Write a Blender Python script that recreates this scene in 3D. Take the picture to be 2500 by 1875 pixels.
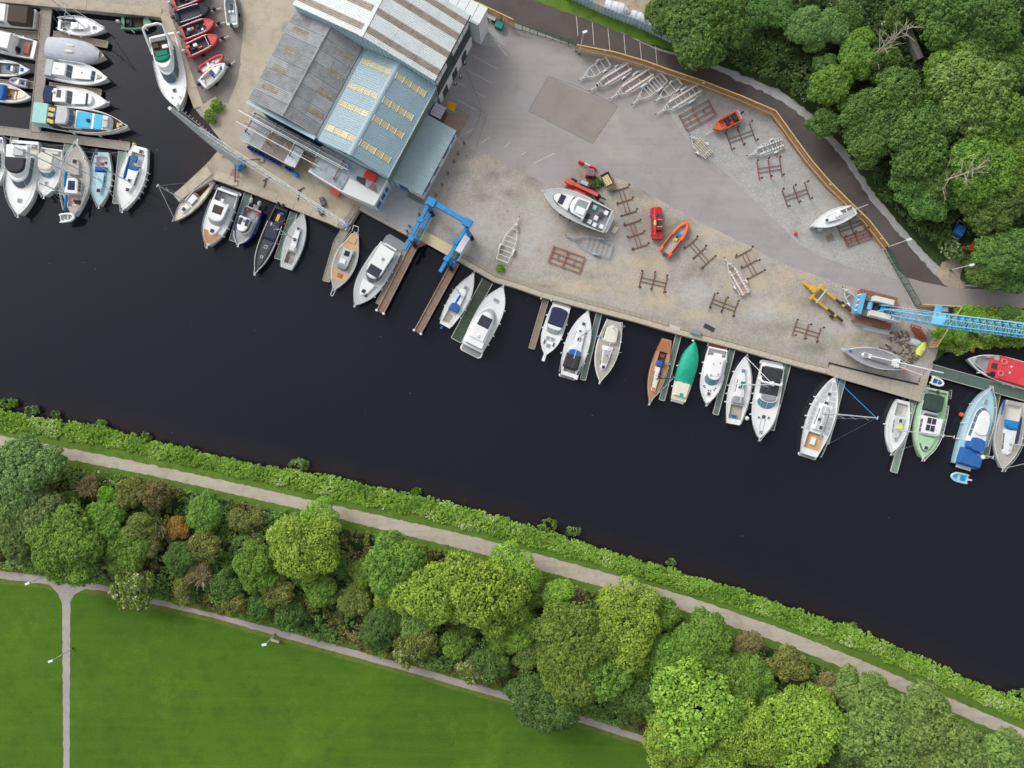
import bpy, math, random
import numpy as np
from mathutils import Vector, Matrix, noise
R = math.radians
random.seed(7)
for o in list(bpy.data.objects): bpy.data.objects.remove(o)
SC = bpy.context.scene
COL = SC.collection
# ---------------------------------------------------------------- camera, sky, sun, exposure
S = 0.0678            # metres per photograph pixel at yard level
H = 113.0             # height of the drone above the yard
WATER = -1.3
cam = bpy.data.cameras.new('camera'); camo = bpy.data.objects.new('camera', cam); COL.objects.link(camo)
camo.location = (0, 0, H); camo.rotation_euler = (0, 0, 0)
cam.sensor_width = 36; cam.lens = 18 * H / (1250 * S); cam.clip_end = 3000; cam.clip_start = 1
SC.camera = camo
SUN_EL, SUN_AZ = 37, 318      # high veiled sun from the upper left of the picture (compass, up = north)
wd = bpy.data.worlds.new('World'); SC.world = wd; wd.use_nodes = True
nt = wd.node_tree; nt.nodes.clear()
sky = nt.nodes.new('ShaderNodeTexSky'); sky.sky_type = 'NISHITA'; sky.sun_disc = False
sky.sun_elevation = R(SUN_EL); sky.sun_rotation = R(SUN_AZ); sky.dust_density = 4; sky.air_density = 1.2; sky.ozone_density = 1
hs = nt.nodes.new('ShaderNodeHueSaturation'); hs.inputs['Saturation'].default_value = 0.22
bg = nt.nodes.new('ShaderNodeBackground'); bg.inputs['Strength'].default_value = 0.15
wo = nt.nodes.new('ShaderNodeOutputWorld')
nt.links.new(sky.outputs[0], hs.inputs['Color']); nt.links.new(hs.outputs[0], bg.inputs['Color']); nt.links.new(bg.outputs[0], wo.inputs['Surface'])
sl = bpy.data.lights.new('sun', 'SUN'); sl.energy = 0.9; sl.angle = R(25); sl.color = (1, .96, .9)
so = bpy.data.objects.new('sun', sl); COL.objects.link(so)
_d = Vector((math.sin(R(SUN_AZ)) * math.cos(R(SUN_EL)), math.cos(R(SUN_AZ)) * math.cos(R(SUN_EL)), math.sin(R(SUN_EL))))
so.rotation_euler = _d.to_track_quat('Z', 'Y').to_euler(); so.location = (0, 0, 150)
vs = SC.view_settings; vs.view_transform = 'Standard'; vs.look = 'None'; vs.gamma = 1; vs.use_curve_mapping = False
vs.exposure = 0.3
SC.render.engine = 'CYCLES'; SC.cycles.max_bounces = 5; SC.cycles.diffuse_bounces = 3; SC.cycles.glossy_bounces = 2
SC.cycles.transmission_bounces = 2; SC.cycles.caustics_reflective = False; SC.cycles.caustics_refractive = False
SC.cycles.use_denoising = True

# ---------------------------------------------------------------- helpers
def W(px, py, z=0.0):
    k = S * (H - z) / H
    return Vector(((px - 1250) * k, (937.5 - py) * k, z))
def lin(c):
    if isinstance(c, str):
        c = tuple(int(c[i:i + 2], 16) for i in (1, 3, 5))
    return tuple(((x / 255) / 12.92 if x / 255 <= .04045 else ((x / 255 + .055) / 1.055) ** 2.4) for x in c)
MATS = {}
def nmat(name):
    m = bpy.data.materials.new(name); m.use_nodes = True
    return m, m.node_tree, m.node_tree.nodes['Principled BSDF']
def mixc(t, fac, a, b):
    n = t.nodes.new('ShaderNodeMix'); n.data_type = 'RGBA'; n.clamp_factor = True
    for sock, v in ((n.inputs[0], fac), (n.inputs[6], a), (n.inputs[7], b)):
        if isinstance(v, (int, float)): sock.default_value = v
        elif isinstance(v, tuple): sock.default_value = (*v, 1)
        else: t.links.new(v, sock)
    return n.outputs[2]
def noise_n(t, vec, scale, detail=4, rough=.6):
    n = t.nodes.new('ShaderNodeTexNoise'); n.inputs['Scale'].default_value = scale
    n.inputs['Detail'].default_value = detail; n.inputs['Roughness'].default_value = rough
    if vec is not None: t.links.new(vec, n.inputs['Vector'])
    return n.outputs['Fac']
def ramp(t, fac, a, b):
    n = t.nodes.new('ShaderNodeMapRange'); n.inputs[1].default_value = a; n.inputs[2].default_value = b
    t.links.new(fac, n.inputs[0]); return n.outputs[0]
def math_n(t, op, a, b):
    n = t.nodes.new('ShaderNodeMath'); n.operation = op
    for i, v in ((0, a), (1, b)):
        if isinstance(v, (int, float)): n.inputs[i].default_value = v
        else: t.links.new(v, n.inputs[i])
    return n.outputs[0]
def mat(name, c, v=.1, sc=1.3, rough=.55, metal=0, bump=0., spec=.35, dirt=None, da=.4, dsc=.6):
    """plain surface: colour with mottling, optional wear colour in patches with a shape of their own"""
    if name in MATS: return MATS[name]
    m, t, p = nmat(name); c = lin(c)
    tc = t.nodes.new('ShaderNodeTexCoord'); vec = tc.outputs['Object']
    lo = tuple(x * (1 - v) for x in c); hi = tuple(min(1, x * (1 + v)) for x in c)
    f1 = noise_n(t, vec, sc, 5, .65)
    col = mixc(t, ramp(t, f1, .3, .7), lo, hi)
    if dirt:
        f2 = noise_n(t, vec, dsc, 6, .7)
        f2 = math_n(t, 'MULTIPLY', ramp(t, f2, .5, .72), da)
        col = mixc(t, f2, col, lin(dirt))
    t.links.new(col, p.inputs['Base Color'])
    p.inputs['Roughness'].default_value = rough; p.inputs['Metallic'].default_value = metal
    p.inputs['Specular IOR Level'].default_value = spec
    if bump:
        b = t.nodes.new('ShaderNodeBump'); b.inputs['Strength'].default_value = bump; b.inputs['Distance'].default_value = .05
        t.links.new(noise_n(t, vec, sc * 8, 4, .7), b.inputs['Height']); t.links.new(b.outputs[0], p.inputs['Normal'])
    MATS[name] = m
    return m
class MB:
    def __init__(s): s.v = []; s.f = []
    def add(s, vs, fs):
        b = len(s.v); s.v += [tuple(q) for q in vs]; s.f += [tuple(i + b for i in q) for q in fs]; return s
    def box(s, c, d, rz=0., tz=1.):
        cx, cy, cz = c; hx, hy, hz = d[0] / 2, d[1] / 2, d[2] / 2; co, si = math.cos(rz), math.sin(rz); vs = []
        for z, k in ((-hz, 1), (hz, tz)):
            for x, y in ((-hx, -hy), (hx, -hy), (hx, hy), (-hx, hy)):
                x, y = x * k, y * k
                vs.append((cx + x * co - y * si, cy + x * si + y * co, cz + z))
        return s.add(vs, [(3, 2, 1, 0), (4, 5, 6, 7), (0, 1, 5, 4), (1, 2, 6, 5), (2, 3, 7, 6), (3, 0, 4, 7)])
    def beam(s, a, b, w, h):
        a, b = Vector(a), Vector(b); d = (b - a).normalized()
        sd = d.cross(Vector((0, 0, 1)))
        sd = sd.normalized() if sd.length > .01 else Vector((1, 0, 0))
        up = sd.cross(d); vs = []
        for p in (a, b):
            for x, y in ((-1, -1), (1, -1), (1, 1), (-1, 1)): vs.append(p + sd * x * w / 2 + up * y * h / 2)
        return s.add(vs, [(3, 2, 1, 0), (4, 5, 6, 7), (0, 1, 5, 4), (1, 2, 6, 5), (2, 3, 7, 6), (3, 0, 4, 7)])
    def tube(s, a, b, r, r2=None, n=6, cap=True):
        a, b = Vector(a), Vector(b); r2 = r if r2 is None else r2; d = (b - a).normalized()
        u = d.orthogonal().normalized(); w = d.cross(u); vs = []
        for p, q in ((a, r), (b, r2)):
            for i in range(n):
                t = 2 * math.pi * i / n; vs.append(p + (u * math.cos(t) + w * math.sin(t)) * q)
        fs = [(i, (i + 1) % n, n + (i + 1) % n, n + i) for i in range(n)]
        if cap: fs += [tuple(range(n - 1, -1, -1)), tuple(range(n, 2 * n))]
        return s.add(vs, fs)
    def path(s, pts, r, n=6):
        for a, b in zip(pts, pts[1:]):
            if (Vector(b) - Vector(a)).length > 1e-4: s.tube(a, b, r, n=n)
        return s
    def prism(s, poly, z0, z1, inset=0.):
        n = len(poly); c = (sum(p[0] for p in poly) / n, sum(p[1] for p in poly) / n)
        vs = [(p[0], p[1], z0) for p in poly]
        for p in poly:
            d = Vector((c[0] - p[0], c[1] - p[1])); d = d.normalized() * inset if inset else Vector((0, 0))
            vs.append((p[0] + d.x, p[1] + d.y, z1))
        area = sum(poly[i][0] * poly[(i + 1) % n][1] - poly[(i + 1) % n][0] * poly[i][1] for i in range(n))
        fs = [tuple(range(n - 1, -1, -1)), tuple(range(n, 2 * n))] + [(i, (i + 1) % n, n + (i + 1) % n, n + i) for i in range(n)]
        if area < 0: fs = [f[::-1] for f in fs]
        return s.add(vs, fs)
    def loft(s, rings, close=True, cap0=False, cap1=False):
        n = len(rings[0]); vs = [p for r in rings for p in r]; fs = []
        for j in range(len(rings) - 1):
            for i in range(n if close else n - 1):
                k = (i + 1) % n; fs.append((j * n + i, j * n + k, (j + 1) * n + k, (j + 1) * n + i))
        if cap0: fs.append(tuple(range(n - 1, -1, -1)))
        if cap1: fs.append(tuple((len(rings) - 1) * n + i for i in range(n)))
        return s.add(vs, fs)
    def dome(s, c, rx, ry, rz, n=10, m=4):
        rings = []
        for j in range(m):
            t = math.pi / 2 * j / m
            rings.append([(c[0] + rx * math.cos(t) * math.cos(2 * math.pi * i / n), c[1] + ry * math.cos(t) * math.sin(2 * math.pi * i / n), c[2] + rz * math.sin(t)) for i in range(n)])
        rings.append([(c[0] + rx * .05 * math.cos(2 * math.pi * i / n), c[1] + ry * .05 * math.sin(2 * math.pi * i / n), c[2] + rz) for i in range(n)])
        return s.loft(rings, cap1=True)
    def ball(s, c, r, n=8, m=5):
        rings = [[(c[0] + r * math.sin(t) * math.cos(2 * math.pi * i / n), c[1] + r * math.sin(t) * math.sin(2 * math.pi * i / n), c[2] - r * math.cos(t)) for i in range(n)] for t in [math.pi * (j + .15) / (m + .3 - .0) for j in range(m + 1)]]
        return s.loft(rings, cap0=True, cap1=True)
    def mesh(s, name):
        me = bpy.data.meshes.new(name); me.from_pydata(s.v, [], s.f); me.validate(); me.update(); return me
    def build(s, name, m, parent=None, smooth=False, kind=None, label=None):
        me = s.mesh(name)
        if m is not None: me.materials.append(m)
        if smooth: me.polygons.foreach_set('use_smooth', [True] * len(me.polygons))
        return link(name, me, parent, kind, label)
def link(name, me, parent=None, kind=None, label=None):
    o = bpy.data.objects.new(name, me); COL.objects.link(o)
    if parent is not None: o.parent = parent
    if kind: o['kind'] = kind
    if label: o['label'] = label
    return o
def tag(o, label, cat, group=None, kind=None):
    o['label'] = label; o['category'] = cat
    if group: o['group'] = group
    if kind: o['kind'] = kind
    return o
def thing(name, label, cat, loc=(0, 0, 0), rz=0., group=None):
    o = bpy.data.objects.new(name, None); COL.objects.link(o); o.empty_display_size = .3
    o.location = loc; o.rotation_euler = (0, 0, rz)
    return tag(o, label, cat, group)
def copy_tree(o, parent=None):
    c = o.copy(); COL.objects.link(c)
    if parent is not None: c.parent = parent
    for ch in list(o.children): copy_tree(ch, c)
    return c
def rough(poly, amp=.12, step=.8, closed=True, seed=0):
    """break a px outline into an uneven edge in metres"""
    pts = [W(*p)[:2] for p in poly]; out = []; n = len(pts)
    for i in range(n if closed else n - 1):
        a, b = Vector(pts[i]), Vector(pts[(i + 1) % n]); L = (b - a).length; k = max(1, int(L / step)) if L < 400 else 1
        nn = Vector((-(b - a).y, (b - a).x)).normalized()
        for j in range(k):
            p = a.lerp(b, j / k); f = noise.noise(Vector((p.x * .9, p.y * .9, seed * 7.3))) + .5 * noise.noise(Vector((p.x * 2.7, p.y * 2.7, seed)))
            out.append(p + nn * f * amp)
    if not closed: out.append(Vector(pts[-1]))
    return out
def sheet(name, poly, z, m, label, cat, amp=0., step=.8, kind='structure', parent=None):
    pts = rough(poly, amp, step) if amp else [Vector(W(*p)[:2]) for p in poly]
    b = MB(); n = len(pts); a = sum(pts[i].x * pts[(i + 1) % n].y - pts[(i + 1) % n].x * pts[i].y for i in range(n))
    idx = range(n) if a > 0 else range(n - 1, -1, -1)
    b.add([(p.x, p.y, z) for p in pts], [tuple(idx)])
    o = b.build(name, m, parent)
    if parent is None: tag(o, label, cat, kind=kind)
    return o
# ---------------------------------------------------------------- ground materials
def ground_mat(name, c1, c2, big=.06, mid=.5, fine=6., c3=None, spots=0., speck=.25, bump=.4, rough_=.9, c4=None, fvor=0, streak=None):
    m, t, p = nmat(name); tc = t.nodes.new('ShaderNodeTexCoord'); vec = tc.outputs['Object']
    col = mixc(t, ramp(t, noise_n(t, vec, big, 5, .6), .35, .65), lin(c1), lin(c2))
    if c3: col = mixc(t, ramp(t, noise_n(t, vec, mid, 6, .7), .48, .75), col, lin(c3))
    if c4: col = mixc(t, ramp(t, noise_n(t, vec, mid * .37, 7, .72), .53, .7), col, lin(c4))
    if streak:
        mp = t.nodes.new('ShaderNodeMapping'); mp.inputs['Rotation'].default_value = (0, 0, R(streak[0])); mp.inputs['Scale'].default_value = (streak[1], streak[2], 1); t.links.new(vec, mp.inputs[0])
        col = mixc(t, math_n(t, 'MULTIPLY', ramp(t, noise_n(t, mp.outputs[0], 1, 4, .6), .45, .7), streak[4]), col, lin(streak[3]))
    f = noise_n(t, vec, fine, 3, .8)
    dark = mixc(t, 1., (0., 0., 0.), (0., 0., 0.))
    mm = t.nodes.new('ShaderNodeMix'); mm.data_type = 'RGBA'; mm.blend_type = 'MULTIPLY'; mm.inputs[0].default_value = 1
    g = t.nodes.new('ShaderNodeMapRange'); g.inputs[1].default_value = .25; g.inputs[2].default_value = .75
    g.inputs[3].default_value = 1 - speck; g.inputs[4].default_value = 1 + speck; t.links.new(f, g.inputs[0])
    cb = t.nodes.new('ShaderNodeCombineColor'); [t.links.new(g.outputs[0], cb.inputs[i]) for i in range(3)]
    t.links.new(col, mm.inputs[6]); t.links.new(cb.outputs[0], mm.inputs[7]); col = mm.outputs[2]
    if fvor:
        vo = t.nodes.new('ShaderNodeTexVoronoi'); vo.inputs['Scale'].default_value = fvor; t.links.new(vec, vo.inputs['Vector'])
        sp = t.nodes.new('ShaderNodeSeparateColor'); t.links.new(vo.outputs['Color'], sp.inputs[0])
        k = t.nodes.new('ShaderNodeMapRange'); k.inputs[3].default_value = .86; k.inputs[4].default_value = 1.13; t.links.new(sp.outputs[0], k.inputs[0])
        cb2 = t.nodes.new('ShaderNodeCombineColor'); [t.links.new(k.outputs[0], cb2.inputs[i]) for i in range(3)]
        m2 = t.nodes.new('ShaderNodeMix'); m2.data_type = 'RGBA'; m2.blend_type = 'MULTIPLY'; m2.inputs[0].default_value = 1
        t.links.new(col, m2.inputs[6]); t.links.new(cb2.outputs[0], m2.inputs[7]); col = m2.outputs[2]
    if spots:
        s_ = ramp(t, noise_n(t, vec, 1.1, 3, .6), .68, .74); s_ = math_n(t, 'MULTIPLY', s_, spots)
        col = mixc(t, s_, col, tuple(x * .25 for x in lin(c1)))
    t.links.new(col, p.inputs['Base Color']); p.inputs['Roughness'].default_value = rough_; p.inputs['Specular IOR Level'].default_value = .2
    b = t.nodes.new('ShaderNodeBump'); b.inputs['Strength'].default_value = bump; b.inputs['Distance'].default_value = .04
    t.links.new(f, b.inputs['Height']); t.links.new(b.outputs[0], p.inputs['Normal'])
    MATS[name] = m; return m
G_gravel = ground_mat('yard gravel', '#a09a94', '#aea79e', .06, .25, 3.5, '#8f877d', .65, .13, .5, c4='#b9ab92', fvor=6)
G_lgravel = ground_mat('light gravel', '#a2a19f', '#a9a8a5', .08, .5, 4.5, '#979693', .65, .14, .5, fvor=6)
G_asph = ground_mat('worn asphalt', '#9a9594', '#a19c9a', .05, .22, 9, '#8e8887', .25, .08, .2, c4='#a8a39e', streak=(28, .07, .9, '#89847f', .3))
G_patch = ground_mat('asphalt patch', '#8e8582', '#948c88', .07, .3, 9, '#867b77', .3, .07, .2)
G_road = ground_mat('dark road asphalt', '#544d4b', '#675f5c', .035, .2, 9, '#4c4543', .0, .09, .2)
G_road2 = ground_mat('grey road asphalt', '#938d8b', '#99938f', .05, .3, 9, '#8a8482', .1, .08, .2)
G_conc = ground_mat('quay concrete', '#b7ab98', '#aa9f8e', .09, .45, 5, '#9a8f7e', .3, .1, .25, c4='#8b8072')
G_conc2 = ground_mat('coping concrete', '#b3aa9a', '#bcb3a2', .2, .8, 5, '#989080', .2, .12, .3)
G_conc3 = ground_mat('washed concrete', '#a9abab', '#b4b4b1', .15, .8, 5, '#989d9e', .1, .1, .25)
G_tarm = ground_mat('boat park tarmac', '#857d79', '#7b736f', .15, .5, 6, '#948b82', .6, .16, .4)
G_lawn = ground_mat('lawn grass', '#43631a', '#4f721d', .025, .25, 4, '#3a5a19', 0, .3, .7, c4='#58781f', streak=(15, .05, .75, '#58791f', .3))
G_verge = ground_mat('verge grass', '#58752c', '#647f33', .2, .7, 5, '#3f6022', 0, .25, .7)
G_verge2 = ground_mat('olive verge', '#6a7334', '#596f2b', .3, .9, 5, '#48601f', 0, .25, .7)
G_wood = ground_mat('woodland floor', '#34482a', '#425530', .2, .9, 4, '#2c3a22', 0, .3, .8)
G_tow = ground_mat('towpath grit', '#b4aa9c', '#bdb4a7', .07, .6, 8, '#a0947f', .15, .14, .25, streak=(15, .05, 1.1, '#a39a8b', .6))
G_foot = ground_mat('footpath tarmac', '#a09794', '#a89f9b', .1, .6, 8, '#978e8a', .25, .14, .25, c4='#b3aa98')
G_earth = ground_mat('bare earth', '#9c8f7c', '#b1a592', .3, .9, 4, '#84745f', 0, .25, .7)
G_mortar = mat('joint grout', '#6f685e', .2, 2, .95)
# river
def water_mat():
    m, t, p = nmat('river water'); tc = t.nodes.new('ShaderNodeTexCoord'); vec = tc.outputs['Object']
    at = t.nodes.new('ShaderNodeAttribute'); at.attribute_name = 'shallow'
    deep = mixc(t, ramp(t, noise_n(t, vec, .02, 3, .5), .35, .65), (.0092, .0105, .0168), (.0108, .0120, .0185))
    f = math_n(t, 'MULTIPLY', at.outputs['Fac'], ramp(t, noise_n(t, vec, .25, 4, .6), .1, .8))
    t.links.new(mixc(t, f, deep, (.036, .021, .015)), p.inputs['Base Color'])
    p.inputs['Roughness'].default_value = .03; p.inputs['IOR'].default_value = 1.33
    b = t.nodes.new('ShaderNodeBump'); b.inputs['Strength'].default_value = .09; b.inputs['Distance'].default_value = .05
    mp = t.nodes.new('ShaderNodeMapping'); mp.inputs['Scale'].default_value = (1, 2.2, 1); mp.inputs['Rotation'].default_value = (0, 0, .5)
    t.links.new(vec, mp.inputs[0]); t.links.new(noise_n(t, mp.outputs[0], 1.3, 3, .5), b.inputs['Height'])
    t.links.new(b.outputs[0], p.inputs['Normal']); return m
# ---------------------------------------------------------------- setting
QUAY = [(-6000, -400), (0, 3), (121, 15), (395, 42), (478, 268), (491, 284), (500, 290), (520, 318), (548, 353), (500, 404), (423, 476), (436, 490), (521, 437), (588, 462),
        (800, 544), (823, 555), (845, 563), (877, 512), (993, 575), (1022, 586), (1045, 594), (1119, 638), (1205, 688), (1260, 704), (1322, 726), (1560, 789), (1652, 816),
        (1797, 853), (1960, 899), (2016, 912), (2038, 918), (2246, 979), (2269, 914), (2278, 882), (2306, 860), (2361, 852), (2426, 839), (2500, 845), (8000, 1100)]
BANK = [(-6000, 300), (0, 1001), (108, 1023), (246, 1043), (398, 1084), (615, 1133), (800, 1166), (881, 1181), (1175, 1249), (1468, 1342), (1681, 1403), (1900, 1473), (2103, 1544), (2301, 1629), (2500, 1719), (8000, 4200)]
land = MB(); pl = [W(*p)[:2] for p in QUAY]
land.prism([(p[0], p[1]) for p in pl] + [(600, 500), (-500, 500)], -3.2, 0.)
tag(land.build('ground', G_gravel), 'pale gravel ground of the boatyard behind the quay edge', 'ground', kind='structure')
def strip(name, up, lo, z, m, label, cat, amp=.0, step=1.2, z2=None):
    """band between two px polylines that both run left to right, as a strip of quads"""
    x0, x1 = max(up[0][0], lo[0][0]), min(up[-1][0], lo[-1][0])
    def at(pl, x):
        for p, q in zip(pl, pl[1:]):
            if p[0] <= x <= q[0]: return p[1] + (q[1] - p[1]) * (x - p[0]) / max(1e-6, q[0] - p[0])
        return pl[-1][1]
    n = max(2, int((x1 - x0) * S / step)); b = MB(); vs = []
    for i in range(n + 1):
        x = x0 + (x1 - x0) * i / n
        for k, pl in enumerate((up, lo)):
            w = W(x, at(pl, x)); f = noise.noise(Vector((w.x * .8, k * 9.1, z * 100))) + .6 * noise.noise(Vector((w.x * 2.5, k * 5.1, 3)))
            vs.append((w.x, w.y + f * amp, z if (z2 is None or k) else z2))
    b.add(vs, [(2 * i, 2 * i + 1, 2 * i + 3, 2 * i + 2) for i in range(n)])
    o = b.build(name, m); return tag(o, label, cat, kind='structure')
top = [(p[0], p[1] + 9) for p in BANK]
strip('lawn', top, [(-6000, 9000), (8000, 9000)], 0, G_lawn, 'mown green lawn in the park below the trees', 'lawn', step=4)
strip('river_bank', BANK, [(p[0], p[1] + 10) for p in BANK], .004, G_verge, 'steep earth bank falling to the river', 'bank', step=3, z2=-2.6)
# water sheet, with the brown shallows along the bank and by the slipway
def seg_d(p, pts):
    best = 1e9
    for a, b in zip(pts, pts[1:]):
        ab = b - a; t = max(0, min(1, (p - a).dot(ab) / ab.length_squared)); best = min(best, (p - a - ab * t).length)
    return best
wv, wf, wa = [], [], []
bk = [Vector(W(*p)[:2]) for p in BANK[1:-1]]; sp_ = [Vector(W(*p)[:2]) for p in [(500, 290), (520, 318), (548, 353), (500, 404)]]
nx, ny = 120, 70
xs = [-600] + [(-95 + 190 * i / nx) for i in range(nx + 1)] + [600]; ys = [-700] + [(-60 + 130 * j / ny) for j in range(ny + 1)] + [300]
for y in ys:
    for x in xs:
        wv.append((x, y, WATER)); p = Vector((x, y))
        a = max(0, 1 - seg_d(p, bk) / 5.) ** 1.5 * .55; b = max(0, 1 - seg_d(p, sp_) / 5.5)
        wa.append(max(a, min(1, b * 1.3)))
wv_n = len(xs)
wf = [(j * wv_n + i, j * wv_n + i + 1, (j + 1) * wv_n + i + 1, (j + 1) * wv_n + i) for j in range(len(ys) - 1) for i in range(wv_n - 1)]
wm = bpy.data.meshes.new('river'); wm.from_pydata(wv, [], wf); at_ = wm.attributes.new('shallow', 'FLOAT', 'POINT'); at_.data.foreach_set('value', wa)
wm.materials.append(water_mat()); tag(link('water', wm), 'dark still water of the river canal', 'water', kind='structure')
# a scatter of floating specks on the river
fs_ = MB()
for i in range(90):
    x, y = random.uniform(-84, 84), random.uniform(-60, 60); a = random.uniform(.02, .06); fs_.box((x, y, WATER + .01), (a * 2, a, .01), random.uniform(0, 3))
tag(fs_.build('floating_litter', mat('pale fluff', '#a9a89c', .1)), 'pale specks of fluff floating on the river', 'litter', kind='stuff')
# --- north side surfaces
sheet('woodland_floor', [(1300, -900), (1314, 0), (1413, 40), (1507, 75), (1604, 118), (1726, 150), (1907, 230), (1997, 303), (2065, 380), (2133, 484), (2223, 588), (2291, 663), (2336, 692), (2500, 699), (8000, 800), (8000, -3000), (1300, -3000)], .008, G_wood, 'dark shaded floor of the wood beyond the road', 'ground', .25)
sheet('river_margin', [(2282, 884), (2310, 856), (2361, 850), (2426, 837), (2500, 843), (8000, 1100), (8000, 900), (2500, 752), (2345, 745), (2335, 765), (2290, 852)], .008, G_wood, 'overgrown ground between the road and the water at the crane', 'ground', .1)
sheet('gravel_verge', [(1690, 132), (1726, 147), (1907, 222), (1997, 290), (2065, 368), (2133, 472), (2223, 578), (2300, 660), (2360, 690), (2320, 700), (2280, 668), (2223, 604), (2133, 500), (2065, 396), (1997, 316), (1907, 245), (1726, 160), (1680, 145)], .016, G_lgravel, 'strip of loose grey gravel along the outer road edge', 'verge', .35, .5)
sheet('earth_patch', [(2300, 640), (2335, 620), (2350, 650), (2345, 680), (2370, 705), (2320, 705), (2285, 672)], .02, G_earth, 'bare trampled earth at the bend of the road', 'ground', .5, .5)
sheet('road', [(1010, -300), (1150, 0), (1255, 55), (1405, 112), (1494, 133), (1570, 155), (1703, 203), (1800, 240), (1890, 276), (1945, 350), (2025, 456), (2115, 548), (2165, 610), (2235, 745), (2345, 753), (2500, 753), (8000, 900), (8000, 800), (2500, 707), (2336, 698), (2286, 669), (2218, 592), (2128, 488), (2060, 384), (1992, 307), (1902, 237), (1721, 156), (1604, 122), (1507, 75), (1413, 40), (1314, 0), (1200, -300)], .012, G_road, 'dark asphalt road curving round the yard fence', 'road', .06, .8)
sheet('road_end', [(2188, 655), (2235, 745), (2345, 753), (2500, 753), (8000, 900), (8000, 806), (2500, 710), (2440, 708), (2330, 704), (2260, 690), (2215, 678)], .016, G_road2, 'paler asphalt of the road end by the mesh gate', 'road', .12, .8)
sheet('grass_verge', [(1240, -200), (1300, 0), (1413, 41), (1507, 76), (1580, 105), (1690, 135), (1690, 122), (1560, 66), (1395, -4), (1330, -200)], .018, G_verge, 'strip of rough grass between road and pale blue fence', 'verge', .3, .6)
sheet('dinghy_park', [(1400, -4), (1560, 62), (1690, 120), (1720, 60), (1600, -100), (1400, -100)], .022, G_earth, 'gravel strip behind the pale blue fence where dinghies are stored', 'ground', .2)
ya = [(1060, 215), (1158, 95), (1150, 20), (1165, 22), (1255, 66), (1405, 124), (1500, 143), (1600, 175), (1640, 240), (1636, 280), (1676, 337), (1727, 385), (1772, 423), (1828, 476), (1886, 532), (1954, 598), (2002, 625), (2083, 654), (2158, 671), (2200, 681), (2225, 745), (2150, 722), (2090, 702), (2038, 690), (1900, 637), (1841, 607), (1708, 541), (1600, 482), (1541, 447), (1457, 415), (1410, 394), (1390, 430), (1343, 455), (1252, 409), (1180, 371), (1154, 367), (1121, 339), (1060, 300)]
sheet('asphalt_yard', ya, .010, G_asph, 'worn grey asphalt of the boatyard lane and parking', 'ground', .16, .6)
sheet('asphalt_patch', [(1338, 187), (1509, 259), (1447, 351), (1290, 271)], .014, G_patch, 'browner resurfaced rectangle in the asphalt yard', 'ground', .03, 1.5)
sheet('wash_bay', [(1072, 272), (1147, 281), (1117, 334), (1075, 320)], .015, mat('bay concrete', '#9a867a', .12, .7, .9, dirt='#8a6a5a'), 'brown stained wash bay slab beside the annex', 'ground')
def yard_mat():
    m = G_gravel.copy(); m.name = 'worn yard dirt'; t = m.node_tree; p = t.nodes['Principled BSDF']; src = p.inputs['Base Color'].links[0].from_socket
    for an, c in (('tan', '#bfae90'), ('damp', '#7f776d'), ('pale', '#b6b4b2')):
        at = t.nodes.new('ShaderNodeAttribute'); at.attribute_name = an; tc = t.nodes.new('ShaderNodeTexCoord')
        f = math_n(t, 'MULTIPLY', at.outputs['Fac'], ramp(t, noise_n(t, tc.outputs['Object'], .9, 7, .75), .3, .62)); src = mixc(t, f, src, lin(c))
    t.links.new(src, p.inputs['Base Color']); return m
x0, x1, y0, y1, nx, ny = 1070, 2270, 372, 950, 200, 96; vv, ff, keep = [], [], []
fld = dict(tan=[(1420, 700, 120, 22), (1490, 655, 60, 12), (1600, 735, 70, 20), (1700, 770, 80, 14), (1150, 398, 32, 18), (1610, 495, 110, 10), (1730, 570, 90, 14), (1840, 690, 80, 30), (1960, 670, 80, 10), (1780, 620, 60, 22), (1560, 640, 70, 24), (1900, 750, 60, 24)], damp=[(1302, 440, 30, 30), (1395, 480, 60, 36), (1420, 560, 60, 20), (1215, 425, 34, 22), (1240, 470, 24, 14), (1180, 480, 26, 16), (1508, 578, 14, 10), (1570, 470, 50, 26), (1545, 560, 30, 50), (1650, 560, 40, 30), (1880, 800, 60, 20), (2000, 740, 60, 24), (2110, 830, 90, 50), (2180, 860, 70, 40), (1700, 660, 30, 22), (1190, 560, 20, 12), (1320, 700, 40, 8), (1560, 780, 90, 8), (1640, 795, 60, 8), (1980, 850, 60, 16), (1420, 430, 50, 26)], pale=[(1190, 560, 80, 60), (1280, 600, 70, 50), (1480, 610, 70, 40), (1330, 540, 60, 40), (1860, 760, 50, 40), (1700, 720, 60, 30), (2060, 800, 60, 20)])
att = {k: [] for k in fld}; qp = [Vector(W(*p)[:2]) for p in QUAY]
def inside(p, poly):
    c = False; j = len(poly) - 1
    for i in range(len(poly)):
        a, b = poly[i], poly[j]
        if (a.y > p.y) != (b.y > p.y) and p.x < (b.x - a.x) * (p.y - a.y) / (b.y - a.y) + a.x: c = not c
        j = i
    return c
poly_ = qp + [Vector((600, 500)), Vector((-500, 500))]
for j in range(ny + 1):
    for i in range(nx + 1):
        px_, py_ = x0 + (x1 - x0) * i / nx, y0 + (y1 - y0) * j / ny; w = W(px_, py_); vv.append((w.x, w.y, .004)); keep.append(inside(Vector((w.x, w.y)) - Vector((0, .5)), poly_))
        nzv = 1 + .7 * noise.noise(Vector((w.x * .35, w.y * .35, 4))) + .4 * noise.noise(Vector((w.x, w.y, 9)))
        for k, bl in fld.items(): att[k].append(min(1, max(max(0, 1.25 - math.hypot((px_ - a) / (rx * nzv), (py_ - b) / (ry * nzv))) for a, b, rx, ry in bl)) * .85)
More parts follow.
